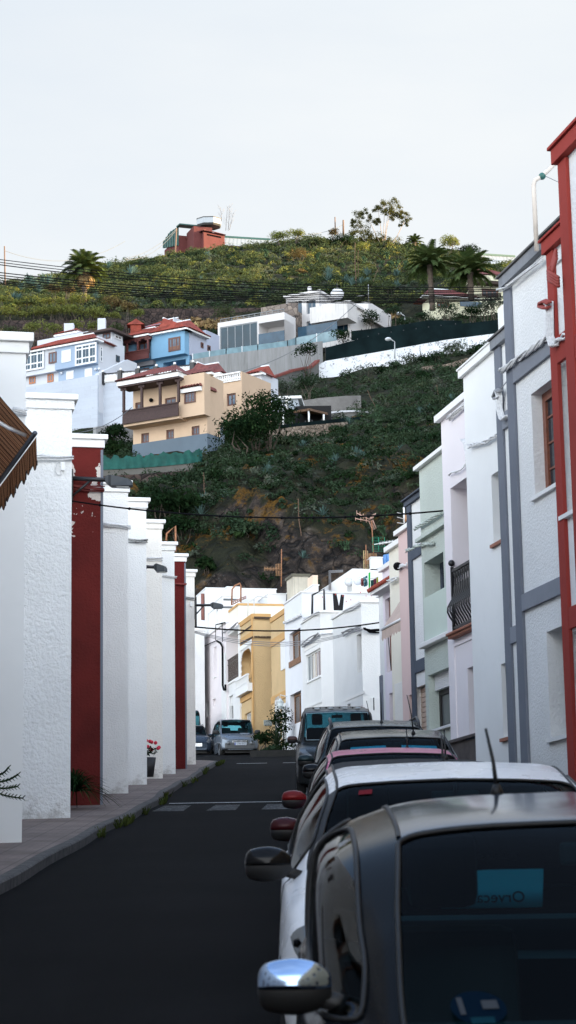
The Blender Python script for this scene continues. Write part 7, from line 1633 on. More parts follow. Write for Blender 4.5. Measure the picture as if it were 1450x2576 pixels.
B2 = hb('roof_room', 'white wedge volume at the right end of the modern house', h2(452, 620), 241.0, h2(388, 600), h2(560, 640), h2(452, 548), MW(), cat='roof room', group=None, drop=.2, azL=-63); B2.finish(); mb = MB(); c_ = B2.L; mb.tube([c_.pt(0, B2.z1 + .9, -.1), c_.pt(B2.uL, B2.z1 + .9, -.1)], .05, 4); mb.tube([c_.pt(0, B2.z1 + 2.2, -.1), c_.pt(0, B2.z1 - .1, -.1)], .05, 4); mb.build('roof_rail', plain('dull_rail', (.25, .26, .26), .5), B2.root)
wt_ = thing('water_tank', 'small round white water tank on the modern house roof', 'water tank', P(*h2(301, 535), 243)); mb = MB(); o_ = ORG[wt_]; mb.ball(o_ + Vector((0, 0, .6)), .85, 7, .9); mb.build('tank', plain('white_tank', (.6, .6, .6), .4), wt_); mb = MB(); mb.tube([o_ + Vector((0, 0, 1.2)), o_ + Vector((0, 0, 2.0))], .06, 5); mb.build('valve', BMET(), wt_)
# --- black netting fence and long white wall
NET = plain('dark_green_black_netting', (.005, .011, .012), .9, scale=.6, var=.35, bump=.3, bscale=5, spec=.05)
def netfence(label, top, bot, Ys, n=8):
    r = thing('netting_fence', label, 'fence', P(*bot[0], Ys[0])); mb = MB(); vs = []
    for a, b, y in zip(top, bot, Ys): vs += [P(*a, y), P(*b, y)]
    mb.add(vs, [(2 * i, 2 * i + 2, 2 * i + 3, 2 * i + 1) for i in range(len(Ys) - 1)]); off = len(vs)
    mb.add([Vector(v) + Vector((0, .06, 0)) for v in vs], [(2 * i, 2 * i + 2, 2 * i + 3, 2 * i + 1) for i in range(len(Ys) - 1)]); mb.build('netting', NET, r)
    k = 0
    for i in range(len(Ys) - 1):
        for q in np.linspace(0, 1, n, endpoint=False): a = P(*top[i], Ys[i]).lerp(P(*top[i + 1], Ys[i + 1]), q); b = P(*bot[i], Ys[i]).lerp(P(*bot[i + 1], Ys[i + 1]), q); mb = MB(); mb.tube([a + Vector((0, .12, .15)), b + Vector((0, .12, 0))], .05, 4); mb.build('post', plain('dark_post', (.03, .03, .03), .6), r)
netfence('long dark netting fence above the white garden wall', [h2(245, 770), h2(500, 705), h2(800, 665), h2(1150, 628)], [h2(245, 832), h2(500, 788), h2(820, 732), h2(1150, 690)], [227, 227.8, 228.4, 229], 5)
netfence('upper dark netting strip behind the orange tree', [h2(370, 690), h2(560, 668), h2(740, 638), h2(900, 640)], [h2(370, 735), h2(560, 720), h2(740, 690), h2(900, 690)], [236, 237, 238, 239], 4)
t = NT('flaking_whitewash'); n = t.noise(.9, 7, .75); n2 = t.noise(5, 5, .7); c = t.mixc(t.ramp(t.math('ADD', t.math('MULTIPLY', n, .6), t.math('MULTIPLY', n2, .4)), [(.53, (0, 0, 0)), (.60, (1, 1, 1))]), (.70, .72, .75), (.13, .13, .13)); FLK = t.done(t.bsdf(c, .9, 0, t.bump(n2, .6, .08), 0, .2))
hwall('garden_wall', 'long flaking white garden wall below the dark netting', [h2(178, 868), h2(245, 834), h2(500, 790), h2(820, 733), h2(1150, 690)], [226, 226.3, 227, 227.5, 228], None, .5, FLK, down=6.5)
hwall('garden_wall', 'old grey wall with a red brick coping by the white wall', [h2(-40, 930), h2(90, 885), h2(178, 868), h2(212, 838)], [214, 219, 225, 226], None, .5, plaster('dark_grey_block', (.13, .13, .125), 5, .6, .05, .3), down=5, cap=(plain('red_brick_coping', (.17, .04, .028), .8, scale=3, var=.3), .28))
# hillside lamps
def post_lamp(label, base, top, Y, arm=True):
    a, b = P(*base, Y), P(*top, Y); r = thing('street_lamp', label, 'street lamp', a, 'lamp posts on the hillside'); mb = MB(); mb.tube([a, b], .10, 6, r2=.06); mb.build('post', plain('grey_lamp_post', (.35, .37, .38), .5), r); mb = MB(); e = b + Vector((-.5, -.3, .25)); mb.tube([b, e], .06, 5); mb.ball(e + Vector((-.25, 0, .0)), .38, 6, .55); mb.build('lamp_head', plain('pale_lamp_head', (.55, .57, .58), .4), r)
post_lamp('grey street lamp in front of the white garden wall', h2(577, 822), h2(577, 742), 226)
post_lamp('tiny white lantern among the plants above the netting', h2(625, 640), h2(625, 618), 247)
# --- villa at right
B = hb('hillside_house', 'cream bungalow with red tiled roof behind the palms', h2(745, 600), 260.5, 3.0, h2(968, 560), h2(752, 530), plaster('cream_villa', (.72, .70, .52), 8, .3, .02, .06), azL=-14, drop=4)
F = B.R; r = B.hole('R', h2(779, 548), h2(843, 580), .3, True); window(B.root, F, r, .2, BRF, SKYG(), 3, 1, fw=.25); B.finish(); tiles(B.root, F, -1.2, B.wR + .2, B.z1 + .1, 3.5, 1.5, 1.2, mat=DTILE)
mb = MB(); Fz = F.off(2.5); r = Fz.rect(h2(893, 545), h2(1000, 575)); Fz.box(mb, r, 0, -.2); mb.build('terrace_glazing', SKYG(), B.root)
B = hb('hillside_house', 'cream upper wing of the villa with dark eave and lantern', h2(962, 560), 261.5, 3.0, h2(1150, 530), h2(965, 470), plaster('cream_villa', (.72, .70, .52), 8, .3, .02, .06), azL=-14, drop=3)
F = B.R; r = B.hole('R', h2(995, 483), h2(1078, 530), .3, True); window(B.root, F, r, .2, BRF, GLS(), 3, 1, fw=.25); B.finish()
z_ = F.hit(*h2(965, 455))[1]; mb = MB(); F.box(mb, (-.6, B.wR, B.z1, B.z1 + .4), 1.2, -2); mb.build('dark_eave', plain('dark_eave_wood', (.04, .025, .02), .8), B.root); mb = MB(); F.box(mb, (-.6, B.wR, B.z1 + .4, B.z1 + 1.1), 1.25, -2); mb.build('fascia', plaster('cream_villa', (.72, .70, .52), 8, .3, .02, .06), B.root); tiles(B.root, F, -.8, B.wR, B.z1 + 1.15, 3, 1.3, 1.4, mat=DTILE, eave=False)
# --- hilltop red building and hangar roofs
RW = lambda: plaster('hilltop_red_brown', (.12, .036, .034), 3, .6, .06, .15); GSH = plain('green_sheet_cladding', (.015, .075, .065), .6, scale=2, var=.2); 
t = NT('ribbed_metal_sheet'); sp = t.n('ShaderNodeSeparateXYZ'); t.l(t.coord(), sp.inputs[0]); wv = t.math('FRACT', t.math('MULTIPLY', sp.outputs[0], 1.4)); c = t.mixc(t.math('LESS_THAN', wv, .35), (.34, .37, .38), (.26, .29, .30)); SHEET = t.done(t.bsdf(c, .5, .2, None, 0, .4))
Y = 352.0
B = hb('hilltop_building', 'red brown hilltop building with octagonal white roof box', k2(762, 400), Y, k2(608, 380), k2(965, 400), k2(760, 250), RW(), azL=-35, cat='building', group=None, drop=6)
F = B.L; FR = B.R
for f, a, b in (('L', k2(655, 278), k2(748, 320)), ('R', k2(792, 275), k2(930, 320))): r = B.hole(f, a, b, .5, True); window(B.root, B.face(f), r, .4, plain('dark_green_frame', (.02, .05, .04), .5), GLS(), 2, 1, fw=.12)
B.finish(); tiles(B.root, F, -.3, B.uL + .2, B.z1, 1.6, 1.3, .35, eave=False, mat=DTILE); tiles(B.root, FR, -.3, B.wR + .1, B.z1, 1.6, 1.3, .35, eave=False, mat=DTILE)
c_ = P(*k2(812, 215), Y + 2.5); mb = MB(); m2 = MB(); hw_ = 2.35
for m_, r0, r1, z0_, z1_ in ((m2, .92, 1.0, 0, .35), (mb, 1.0, 1.0, .35, 1.35), (m2, 1.02, 1.02, 1.35, 1.5)):
    n = 8; vs = []
    for (rr_, zz) in ((r0, z0_), (r1, z1_)): vs += [c_ + Vector((cos(2 * pi * (i + .5) / n) * hw_ * rr_, sin(2 * pi * (i + .5) / n) * 2 * rr_, zz)) for i in range(n)]
    m_.add(vs, [(i, (i + 1) % n, n + (i + 1) % n, n + i) for i in range(n)] + [tuple(range(n))[::-1], tuple(range(n, 2 * n))])
mb.build('roof_box', plain('white_panel', (.36, .39, .41), .5), B.root); m2.build('roof_box_trim', plain('dark_trim', (.03, .03, .03), .6), B.root)
B = hb('hilltop_shed', 'red brown shed with green sheet upper wall at the crest', k2(520, 460), 356.0, k2(382, 460), k2(640, 420), k2(520, 290), RW(), azL=-20, cat='building', group=None, drop=4)
B.finish(); F = B.L; mb = MB(); uE = B.uL; zA = F.hit(*k2(520, 215))[1]; zB = F.hit(*k2(380, 360))[1]; zC = F.hit(*k2(440, 270))[1]; zbm = F.hit(*k2(382, 415))[1]
mb.add([F.pt(-.1, B.z1 - 2, .3), F.pt(-.1, zA, .3), F.pt(uE * .5, zC, .3), F.pt(uE + .1, zB, .3), F.pt(uE + .1, zbm, .3), F.pt(-.1, B.z1 - 2, 0), F.pt(-.1, zA, 0), F.pt(uE * .5, zC, 0), F.pt(uE + .1, zB, 0), F.pt(uE + .1, zbm, 0)], [(0, 1, 2, 3, 4), (5, 6, 7, 8, 9), (0, 1, 6, 5), (1, 2, 7, 6), (2, 3, 8, 7), (3, 4, 9, 8)]); mb.build('green_cladding', GSH, B.root)
for q in range(6):
    u = uE * (q + .5) / 6; zt_q = np.interp(u / uE, [0, .5, 1], [zA, zC, zB]); mb = MB(); F.box(mb, (u - .12, u + .12, B.z1 - 2 + (zbm - B.z1 + 2) * u / uE, float(zt_q)), .42, .3); mb.build('rib', plain('dark_green_frame', (.02, .05, .04), .5), B.root)
mb = MB(); mb.add([F.pt(-.2, zA + .2, .5), F.pt(-.2, zA + .2, -4), F.pt(-2.4, zA, -4), F.pt(-2.4, zA, .5), F.pt(-.2, zA - .05, .5), F.pt(-.2, zA - .05, -4), F.pt(-2.4, zA - .2, -4), F.pt(-2.4, zA - .2, .5)], [(0, 1, 2, 3), (4, 7, 6, 5), (0, 3, 7, 4), (0, 4, 5, 1), (3, 2, 6, 7), (1, 5, 6, 2)]); mb.build('roof', GSH, B.root)
mb = MB(); F.box(mb, (-4.5, -.1, B.z0, zA - 1.0), -1.5, -5); mb.build('rear_wall', RW(), B.root)
def hangar(label, a, b, Ya, Yb, rh_, wallh, over=.6):
    A, Bq_ = P(*a, Ya), P(*b, Yb); d = Bq_ - A; r = thing('hangar', label, 'building', A - Vector((0, 0, rh_ + wallh))); n = Vector((d.y, -d.x, 0)).normalized(); n = n if n.y < 0 else -n
    mb = MB(); mb.add([A - n * 4.5, Bq_ - n * 4.5, Bq_ + n * .5 - Vector((0, 0, rh_)), A + n * .5 - Vector((0, 0, rh_)), A - n * 4.5 - Vector((0, 0, .3)), Bq_ - n * 4.5 - Vector((0, 0, .3)), Bq_ + n * .5 - Vector((0, 0, rh_ + .3)), A + n * .5 - Vector((0, 0, rh_ + .3))], [(0, 1, 2, 3), (4, 7, 6, 5), (3, 2, 6, 7), (0, 3, 7, 4), (1, 5, 6, 2), (0, 4, 5, 1)]); mb.build('roof', SHEET, r)
    mb = MB(); mb.box(A - n * .2 - Vector((0, 0, rh_ + wallh)), d, -n * 4, (0, 0, wallh - .35)); mb.build('wall', RW(), r)
    mb = MB(); mb.box(A - n * 4.4 + Vector((0, 0, .0)), d, -n * .4, (0, 0, .35)); mb.build('ridge', GSH, r)
hangar('long grey roofed hangar right of the red hilltop building', k2(962, 234), k2(1450, 264), 356, 358, 2.6, 3.5)
hangar('grey roofed red shed on the skyline behind the right palms', k4(880, 208), k4(1370, 240), 345, 350, 3.0, 6.0)
fe = Fac(P(*k4(905, 370), 338), dirv(100), -dirv(10)); mb = MB(); r = fe.rect(k4(905, 343), k4(1095, 372))
for i in range(26): u = r[0] + (r[1] - r[0]) * i / 25; fe.box(mb, (u - .12, u + .12, r[2], r[3]), .05, 0)
fe.box(mb, (r[0], r[1], r[2] + .4, r[2] + .7), -.01, -.1); one(mb, 'picket_fence', WHT(), 'small white picket fence below the skyline shed', 'fence')
# --- stone terraces in the upper slope
hwall('stone_terrace_wall', 'long dark lava stone terrace wall across the upper slope', [k2(130, 1000), k2(600, 1000), k2(1000, 996), k2(1330, 992)], [262, 264, 265, 266], None, .8, DSTONE, down=11)
hwall('stone_terrace_wall', 'dark lava stone wall under the row of rounded shrubs', [k1(30, 962), k1(400, 960), k1(900, 958), k1(1450, 955), k2(250, 1085)], [258, 258, 259, 260, 261], None, .8, DSTONE, down=5.0)
hwall('stone_terrace_wall', 'brown rubble terrace wall below the sheet roofed shed', [k6(50, 400), k6(250, 372), k6(430, 355), k6(620, 338)], [166, 167, 168, 170], None, .6, BSTONE, down=3.2)
hwall('stone_terrace_wall', 'rough rubble wall on the slope below the white garden wall', [h4(680, 208), h4(800, 195), h4(900, 165), h4(1000, 150)], [212, 213, 214, 215], None, .6, BSTONE, down=4.5)
hwall('garden_wall', 'grey concrete wall with stone patches behind the shed', [k6(245, 190), k6(420, 165), k6(600, 150), k6(715, 148)], [186, 187, 188, 189], None, .4, plaster('stained_dark_concrete', (.22, .21, .20), 3, .7, .08, .35), down=5.5)
hwall('garden_wall', 'low pale concrete wall with white coping right of the shed', [k6(445, 285), k6(560, 272), k6(680, 268), k6(800, 280)], [178, 179, 180, 181], None, .4, plaster('mid_concrete', (.20, .20, .19), 3, .5, .05, .25), down=3.5, cap=(plain('white_coping', (.55, .56, .58), .7), .18))
sh_ = thing('open_shed', 'open shed with corrugated sheet roof and white posts', 'shed', P(*k6(340, 365), 170)); mb = MB(); A = [P(*k6(225, 258), 174), P(*k6(345, 240), 170), P(*k6(475, 272), 175), P(*k6(400, 275), 180)]
mb.add(A + [a - Vector((0, 0, .2)) for a in A], [(0, 1, 2, 3), (4, 7, 6, 5), (0, 1, 5, 4), (1, 2, 6, 5), (2, 3, 7, 6), (3, 0, 4, 7)]); mb.build('roof', plain('rusty_sheet', (.16, .09, .05), .8, scale=3, var=.4), sh_)
for a, b in ((k6(337, 248), k6(338, 365)), (k6(445, 285), k6(446, 340)), (k6(150, 200), k6(150, 390))): mb = MB(); mb.tube([P(*a, 170.5), P(*b, 170.5)], .09, 5); mb.build('post', WHT(), sh_)
mb = MB(); mb.box(P(*k6(240, 360), 176), (3.2, 0, 0), (0, .3, 0), (0, 0, 1.7)); mb.build('back_wall', DARKIN(), sh_)
fr_ = thing('white_hut', 'white framed hut behind the big dark tree', 'hut', P(*k6(190, 245), 180)); Fh = Fac(P(*k6(150, 245), 180), dirv(95), -dirv(5)); r = Fh.rect(k6(125, 178), k6(262, 245)); mb = MB(); Fh.box(mb, (r[0], r[1], r[2], r[3]), 0, -3); mb.build('wall', plaster('pale_grey_hut', (.40, .45, .50), 4, .3, .03, .1), fr_); mb = MB(); Fh.box(mb, (r[0] - .3, r[1] + .3, r[3], r[3] + .25), .3, -3); mb.build('roof', WHT(), fr_); mb = MB(); Fh.box(mb, (r[1] - 1.2, r[1] - .9, r[2], r[3]), .1, 0.01); mb.build('post', WHT(), fr_)
netfence('low torn green netting in front of the open shed', [k6(120, 362), k6(360, 335), k6(715, 300)], [k6(120, 392), k6(360, 362), k6(715, 322)], [168, 169.5, 172], 5)
# ------------------------------------------------------------------ ground cover
def cover(name, n, yr, rr_, leaves, size, mat, dens=None, squash=.75, xr=(-.165, .165), label=''):
    C = scatter(n, yr, xr, dens); R = nr.uniform(*rr_, n) * (.7 + .6 * nr.random(n) ** 2); C[:, 2] += R * .12; o = quads_mesh(name, leaf_cloud(C, R, leaves, size, squash), mat); o['kind'] = 'stuff'; return o
dn = lambda x, y: (.2 if y < 121 else .5 if y < 127 else .75 if (y < 168 and x > -6) else .95)
def hz_(x, y): px = CX + F_PX * x / y; return not (y > 197 and y < 258 and (px < 560 or px < 960 and y > 214)) and not (163 < y < 182 and 330 < px < 560)
dn2 = lambda x, y: dn(x, y) * hz_(x, y)
cover('scrub', 1500, (266, 349), (.4, .9), 60, .17, LF['low'])
cover('scrub', 1500, (266, 349), (.75, 1.6), 130, .17, LF['scrub'])
cover('scrub', 600, (266, 349), (.6, 1.2), 110, .15, LF['grey'])
cover('scrub', 420, (266, 345), (.6, 1.3), 120, .15, LF['yel'])
cover('scrub', 2600, (150, 262), (.35, 1.05), 85, .12, LF['low'], dn2)
cover('scrub', 1700, (118, 155), (.3, .85), 90, .095, LF['low'], dn2)
cover('scrub', 1300, (120, 262), (.3, .8), 60, .11, LF['grey'], dn2)
cover('scrub', 800, (118, 170), (.3, .75), 70, .11, LF['dark'], dn2)
cover('scrub', 260, (183, 204), (.4, 1.1), 90, .12, LF['low'], lambda x, y: x / y < -.05)
cover('dry_grass', 420, (262.5, 263.8), (.35, .55), 26, .38, LF['straw'], lambda x, y: -38 < x < 15, .9, label='')
# ------------------------------------------------------------------ single shrubs and trees
def shrub(pxy, Y, r, kind, label, cat='shrub', leaves=None, stems=True, group=None, size=None, squash=.7, on=True, name='shrub', h=None):
    c = P(*pxy, Y); g = gz(c.x, c.y)
    if Y > 324: c.z -= .5; leaves = int(700 * r)
    base = Vector((c.x, c.y, min(g, c.z - r * .4) if on else c.z - r)); root = thing(name, label, cat, base, group)
    n = leaves or int(430 * min(2.5, r)); k = max(3, int(r * 5)); cs = []
    R_ = random.Random(int(pxy[0] * 7 + pxy[1]))
    for i in range(k): a = R_.uniform(0, 2 * pi); q = sqrt(R_.random()) * .55; cs.append((c.x + cos(a) * q * r, c.y + sin(a) * q * r, c.z + R_.uniform(-.15, .25) * r))
    V = leaf_cloud(cs, [r * R_.uniform(.45, .7) for _ in cs], max(20, n // k), size or .09 + .015 * r, squash, .6); quads_mesh('crown', V, LF[kind], root, base)
    if stems:
        for i in range(5): a = 2 * pi * i / 5; mb = MB(); mb.tube([base + Vector((cos(a) * .1, sin(a) * .1, -.2)), base.lerp(Vector(cs[i % k]), .5) + Vector((cos(a) * r * .2, sin(a) * r * .2, 0)), Vector(cs[i % k])], .035 * r + .01, 4, r2=.01); mb.build('trunk', BARK, root)
    return root
RG_ = 'rounded shrubs on the upper left terraces'
rows_ = [((130, 868), 1.3, 'yel', 'leftmost'), ((245, 895), .9, 'yel', ''), ((450, 868), 1.25, 'yel', ''), ((600, 860), 1.2, 'yel', ''), ((740, 858), 1.25, 'yel', ''), ((890, 858), 1.3, 'yel', ''), ((1060, 890), 1.4, 'yel', ''), ((1185, 900), 1.0, 'yel', ''), ((1330, 925), .8, 'yel', ''), ((50, 745), 1.1, 'yel', ''), ((190, 765), .9, 'yel', ''), ((340, 745), 1.1, 'yel', ''), ((520, 745), 1.0, 'yel', ''), ((700, 750), 1.15, 'yel', ''), ((920, 750), 1.5, 'yel', ''), ((1290, 745), 1.2, 'dry', ''), ((1370, 790), 1.3, 'dry', ''), ((640, 620), 1.0, 'dry', ''), ((790, 620), .9, 'dry', ''), ((780, 560), .9, 'scrub', ''), ((330, 775), 1.1, 'scrub', ''), ((130, 790), .9, 'scrub', '')]
for i, (q, r, kd, _) in enumerate(rows_): shrub(k1(*q), 263.5 if q[1] > 800 else 267.5, r * 1.3, kd, {'yel': 'rounded yellow green shrub on the upper left terraces', 'dry': 'dry tan shrub among the green ones near the left palm', 'scrub': 'dull green shrub between the yellow green ones'}[kd], group=RG_)
for i, q in enumerate(((400, 1060), (600, 1085), (860, 1045), (1110, 1035), (120, 1090), (1330, 1060), (300, 1130))): shrub(k1(*q), 250, 1.75 - .08 * i, 'yel' if i not in (4, 5, 6) else 'scrub', 'shrub standing in the strip below the lava stone wall', group='shrubs below the lava stone wall')
for q, Y, r, kd, lab in ((k2(515, 950), 269, 1.2, 'yel', 'bright yellow shrub on top of the lava wall, right one'), (k2(330, 955), 269, 1.0, 'yel', 'bright yellow shrub on top of the lava wall, left one'), (k2(940, 1060), 258, 1.9, 'scrub', 'bushy green shrub hiding the lava wall behind the modern house'), (k2(1130, 540), 318, 2.3, 'scrub', 'large dark rounded bush below the long hangar'), (k2(30, 1000), 260, 1.6, 'dry', 'golden shrub behind the chimney of the blue house'), (k2(120, 1050), 259, 1.3, 'yel', 'loose yellow shrub left of the lava wall'), (k2(110, 1155), 244, 1.2, 'scrub', 'green shrub between the two left hillside houses'),
    (k3(320, 540), 312, 2.0, 'dry', 'large brown shrub in the middle of the slope'), (k3(170, 360), 335, 2.2, 'yel', 'yellow green bush on the skyline by the hangar end'), (k3(300, 330), 338, 1.8, 'yel', 'low bush on the skyline right of the hangar end'), (k3(900, 480), 322, 1.9, 'yel', 'bright yellow green bush below the eucalyptus'), (k3(460, 400), 330, 2.4, 'scrub', 'wide dark bush just under the crest'), (k3(700, 400), 332, 2.5, 'dark', 'dark bush mass left of the eucalyptus foot'), (k3(630, 310), 338, 1.2, 'dry', 'small reddish bush on the crest beside the poles'), (k3(330, 690), 295, 1.1, 'dry', 'small pinkish dry shrub on the mid slope'), (k3(960, 810), 275, 1.6, 'scrub', 'wide green bush above the modern house'), (k3(1150, 840), 273, 1.4, 'scrub', 'rounded green bush left of the palm trunk'),
    (k4(590, 150), 332, 2.3, 'yel', 'rounded tree crown on the skyline between the palms'), (k4(250, 500), 290, 1.8, 'scrub', 'dense green bush left of the nearer palm trunk'), (k4(640, 570), 275, 1.9, 'scrub', 'rounded green bush above the bungalow roof'), (k4(1150, 410), 325, 1.9, 'yel', 'sun touched bush in front of the skyline shed'), (k4(1240, 390), 326, 1.7, 'yel', 'sun touched bush nearest the grey cornice'), (k4(1050, 430), 324, 1.6, 'dark', 'dark bush under the picket fence'), (k4(490, 400), 320, 1.6, 'yel', 'lit yellow bush seen between the two palms')): shrub(q, Y, r, kd, lab)
TL = [(k5(1090, 90), 158, 3.0, 'upper part of the big dark tree beside the yellow house'), (k5(920, 240), 155, 3.1, 'broad dark tree in front of the yellow house corner'), (k5(1010, 200), 157, 2.6, 'dark tree between the two larger ones by the yellow block'), (k5(430, 690), 126, 1.9, 'dense green tree just above the white parapets'), (k5(540, 700), 128, 1.6, 'green tree right of the dense one above the parapets'), (k5(700, 540), 140, 1.9, 'pale green tree on the slope below the netting corner'), (k5(930, 850), 123, 1.5, 'bright green bush growing on the bare rock face'), (k5(960, 640), 136, 1.2, 'rounded green shrub at the top of the rock face'), (k5(520, 820), 124, 1.2, 'dark shrub behind the rusty pipe frame'), (k5(690, 1080), 119.5, .9, 'ivy like shrub low on the rock face'), (k5(100, 250), 176, 1.9, 'dark shrub mass left of the yellow house base'), (k5(60, 330), 170, 1.6, 'low dark shrub above the green netting')]
for q, Y, r, lab in TL: shrub(q, Y, r, 'dark' if 'bright' not in lab and 'pale' not in lab else 'low', lab, 'tree' if r > 1.5 else 'shrub', leaves=int(700 * r), name='tree' if r > 1.5 else 'shrub', squash=.9, size=.13)
for i, q in enumerate(((230, 295), (310, 265), (390, 250), (470, 240), (545, 215), (620, 195), (690, 185), (760, 170), (140, 310), (60, 330), (560, 270), (640, 250))): shrub(h4(*q), 221 - i * .3, 1.35 + .25 * (i % 3), ('dark', 'low', 'grey')[i % 3], 'dark bush in the hedge below the flaking white wall', group='hedge below the white garden wall', leaves=620)
for q, Y, r, kd, lab in ((h4(690, 285), 206, 2.1, 'dark', 'round dark green tree above the mossy slope'), (h4(840, 130), 224, 1.9, 'grey', 'silvery shrub in front of the dragon trees'), (h4(960, 130), 222, 1.5, 'dark', 'dark shrub at the right end of the white garden wall'), (k3(700, 1270), 231, 1.7, 'dark', 'orange tree with fruit in front of the dark netting'), (k3(950, 1110), 240, 1.8, 'low', 'spreading papaya like tree by the modern house'), (k3(1160, 1050), 243, 1.5, 'low', 'second spreading tree right of the modern house'), (k4(560, 830), 247, 1.9, 'low', 'banana like bush under the bungalow window'), (k4(820, 860), 246, 2.0, 'dark', 'dark bush under the glazed terrace'), (k4(950, 800), 246, 2.0, 'grey', 'bare grey bush in front of the villa wing'), (k4(1060, 780), 245, 1.9, 'grey', 'bare grey bush beside the grey cornice'), (k4(330, 890), 248, 1.4, 'low', 'low bush beside the white lantern'), (k4(130, 950), 246, 1.3, 'low', 'low bush above the netting end'), (k6(150, 100), 198, 1.8, 'grey', 'grey green shrub behind the white hut'), (k6(330, 60), 200, 2.0, 'low', 'wide shrub above the concrete wall'), (h4(95, 140), 222, 1.8, 'dark', 'leafy shrub against the streaked concrete wall')): shrub(q, Y, r, kd, lab)
ot = P(*k3(700, 1270), 230.2); mb = MB()
for i in range(16): mb.ball(ot + Vector((rnd.uniform(-1.5, 1.5), rnd.uniform(-.9, .1), rnd.uniform(-.9, .9))), .11, 4)
# palms
def palm(base, crown, Y, R, label, dead=0, nf=52, kind='palm', seed=1):
    a, c = P(*base, Y), P(*crown, Y); r = thing('palm_tree', label, 'palm tree', a); R_ = random.Random(seed); mb = MB(); tr = .045 * R + .20
    n = 14; mb.tube([a.lerp(c, i / n) + Vector((.05 * sin(i * 2), 0, -.3 if i == 0 else 0)) for i in range(n + 1)], lambda q: tr * (1.1 - .2 * q + (.35 * max(0, q - .8) * 5)) * (1 + .06 * sin(q * 60)), 8); mb.build('trunk', BARK, r)
    def fronds(n_, emin, emax, mat, nm, L, droop):
        q = []; mm = MB()
        for i in range(n_):
            az = i * 2.399 + R_.uniform(-.2, .2); el = emin + (emax - emin) * ((i + .5) / n_); l = L * R_.uniform(.85, 1.08); d = Vector((cos(az), sin(az), 0)); p = c.copy(); e = el; st = 13; pts = []
            for j in range(st + 1): pts.append(p.copy()); p = p + (d * cos(e) + Vector((0, 0, sin(e)))) * (l / st); e -= droop * (.4 + 1.2 * j / st) / st * (1 + .3 * cos(el))
            for j in range(1, st):
                t_ = (pts[j + 1] - pts[j]).normalized(); sd_ = t_.cross(Vector((0, 0, 1))); sd_ = sd_.normalized() if sd_.length > .05 else Vector((1, 0, 0)); up = sd_.cross(t_); ll = .26 * L * (1 - abs(j / st - .45) * 1.1)
                for k in (0, .5):
                    pp = pts[j].lerp(pts[j + 1], k)
                    for s_ in (-1, 1): tip = pp + sd_ * s_ * ll * .75 + t_ * ll * .7 + up * ll * .15 - Vector((0, 0, ll * .25)); w_ = t_ * .085 * L / 3; q.append([pp - w_, pp + w_, tip + w_ * .3, tip - w_ * .3])
        quads_mesh(nm, np.array([[tuple(v) for v in f] for f in q]), mat, r, ORG[r])
    fronds(nf, 1.4, .0, LF[kind], 'crown', R, 1.25)
    if dead: fronds(dead, -.5, -1.2, LF['straw'], 'dead_fronds', R * .72, .9)
    return r
palm(k1(975, 708), k1(985, 380), 271, 3.6, 'tall palm with a skirt of dead fronds at the left', 26, seed=4)
palm(k4(435, 800), k4(410, 385), 252, 3.6, 'dark palm nearer the middle of the right hand pair', 0, 44, seed=5)
palm(k4(812, 700), k4(800, 460), 250, 3.7, 'dark palm in front of the cream villa', 0, 44, seed=6)
palm(k4(260, 230), k4(262, 165), 338, 1.9, 'small palm crown breaking the skyline', 0, 34, seed=7)
def dragon(base_pts, c, Y, r_, label):
    cc = P(*c, Y); root = thing('dragon_tree', label, 'tree', P(*base_pts[0], Y)); 
    for b in base_pts: mb = MB(); mb.tube([P(*b, Y) - Vector((0, 0, .4)), P(*b, Y).lerp(cc, .6), cc + Vector(((b[0] - base_pts[0][0]) / F_PX * Y * .8, 0, 0))], .22, 6, r2=.14); mb.build('trunk', BARK, root)
    for k, dx in enumerate((-.5, .5)): blades(cc + Vector((dx * r_, 0, 0)), 170, r_ * 1.15, .05, LF['dark'], 'crown', '', '', 1.0, seed=60 + k, parent=root, bend=.25, hmin=-.12)
dragon([k4(715, 1140), k4(768, 1160)], k4(740, 1085), 233, 1.5, 'twin trunked dragon tree in front of the dark netting'); shrub(k4(780, 240), 333, 2.4, 'dark', 'dark domed tree on the skyline right of the palms')
# eucalyptus
Y = 336; er = thing('eucalyptus_tree', 'tall airy eucalyptus on the crest of the hill', 'tree', P(*k3(1090, 500), Y)); lb = []
for i, (x, y, r) in enumerate(((1150, 90, 1.3), (1200, 110, 1.3), (1090, 95, 1.1), (1240, 150, 1.0), (1290, 190, .9), (1260, 260, .7), (1120, 170, 1.1), (1180, 190, 1.0), (1030, 110, .8), (860, 190, 1.2), (930, 170, 1.0), (990, 200, 1.0), (830, 240, .7), (1050, 240, .8), (900, 290, 1.4), (980, 320, 1.5), (860, 360, 1.4), (1020, 400, 1.4), (940, 420, 1.5), (1090, 420, 1.2), (1180, 430, 1.3), (1110, 500, 1.1), (1210, 480, .9), (820, 330, 1.0))):
    c = P(*k3(x, y), Y + (i % 5) * .5 - 1); lb.append((c, r))
l3 = [(c + Vector((rnd.uniform(-1, 1), rnd.uniform(-1, 1), rnd.uniform(-.8, .8))) * r * .95, r * rnd.uniform(.35, .7)) for c, r in lb for _ in range(6)]
V = leaf_cloud([tuple(c) for c, r in l3], [r for c, r in l3], 100, .13, .8, .12, -1, .4); t = LF['euc'] = leafmat('eucalyptus_leaf', (.05, .055, .022), (.10, .10, .035), (.19, .15, .05), .35, .4); quads_mesh('crown', V, t, er, ORG[er])
b0 = P(*k3(1090, 500), Y)
for i, (c, r) in enumerate(lb):
    if i % 2 == 0: mb = MB(); m_ = b0.lerp(c, .45) + Vector((rnd.uniform(-.3, .3), 0, -.4)); mb.tube([b0, m_, c], .09, 5, r2=.03); mb.build('limb', plain('pale_bark', (.28, .22, .17), .9), er)
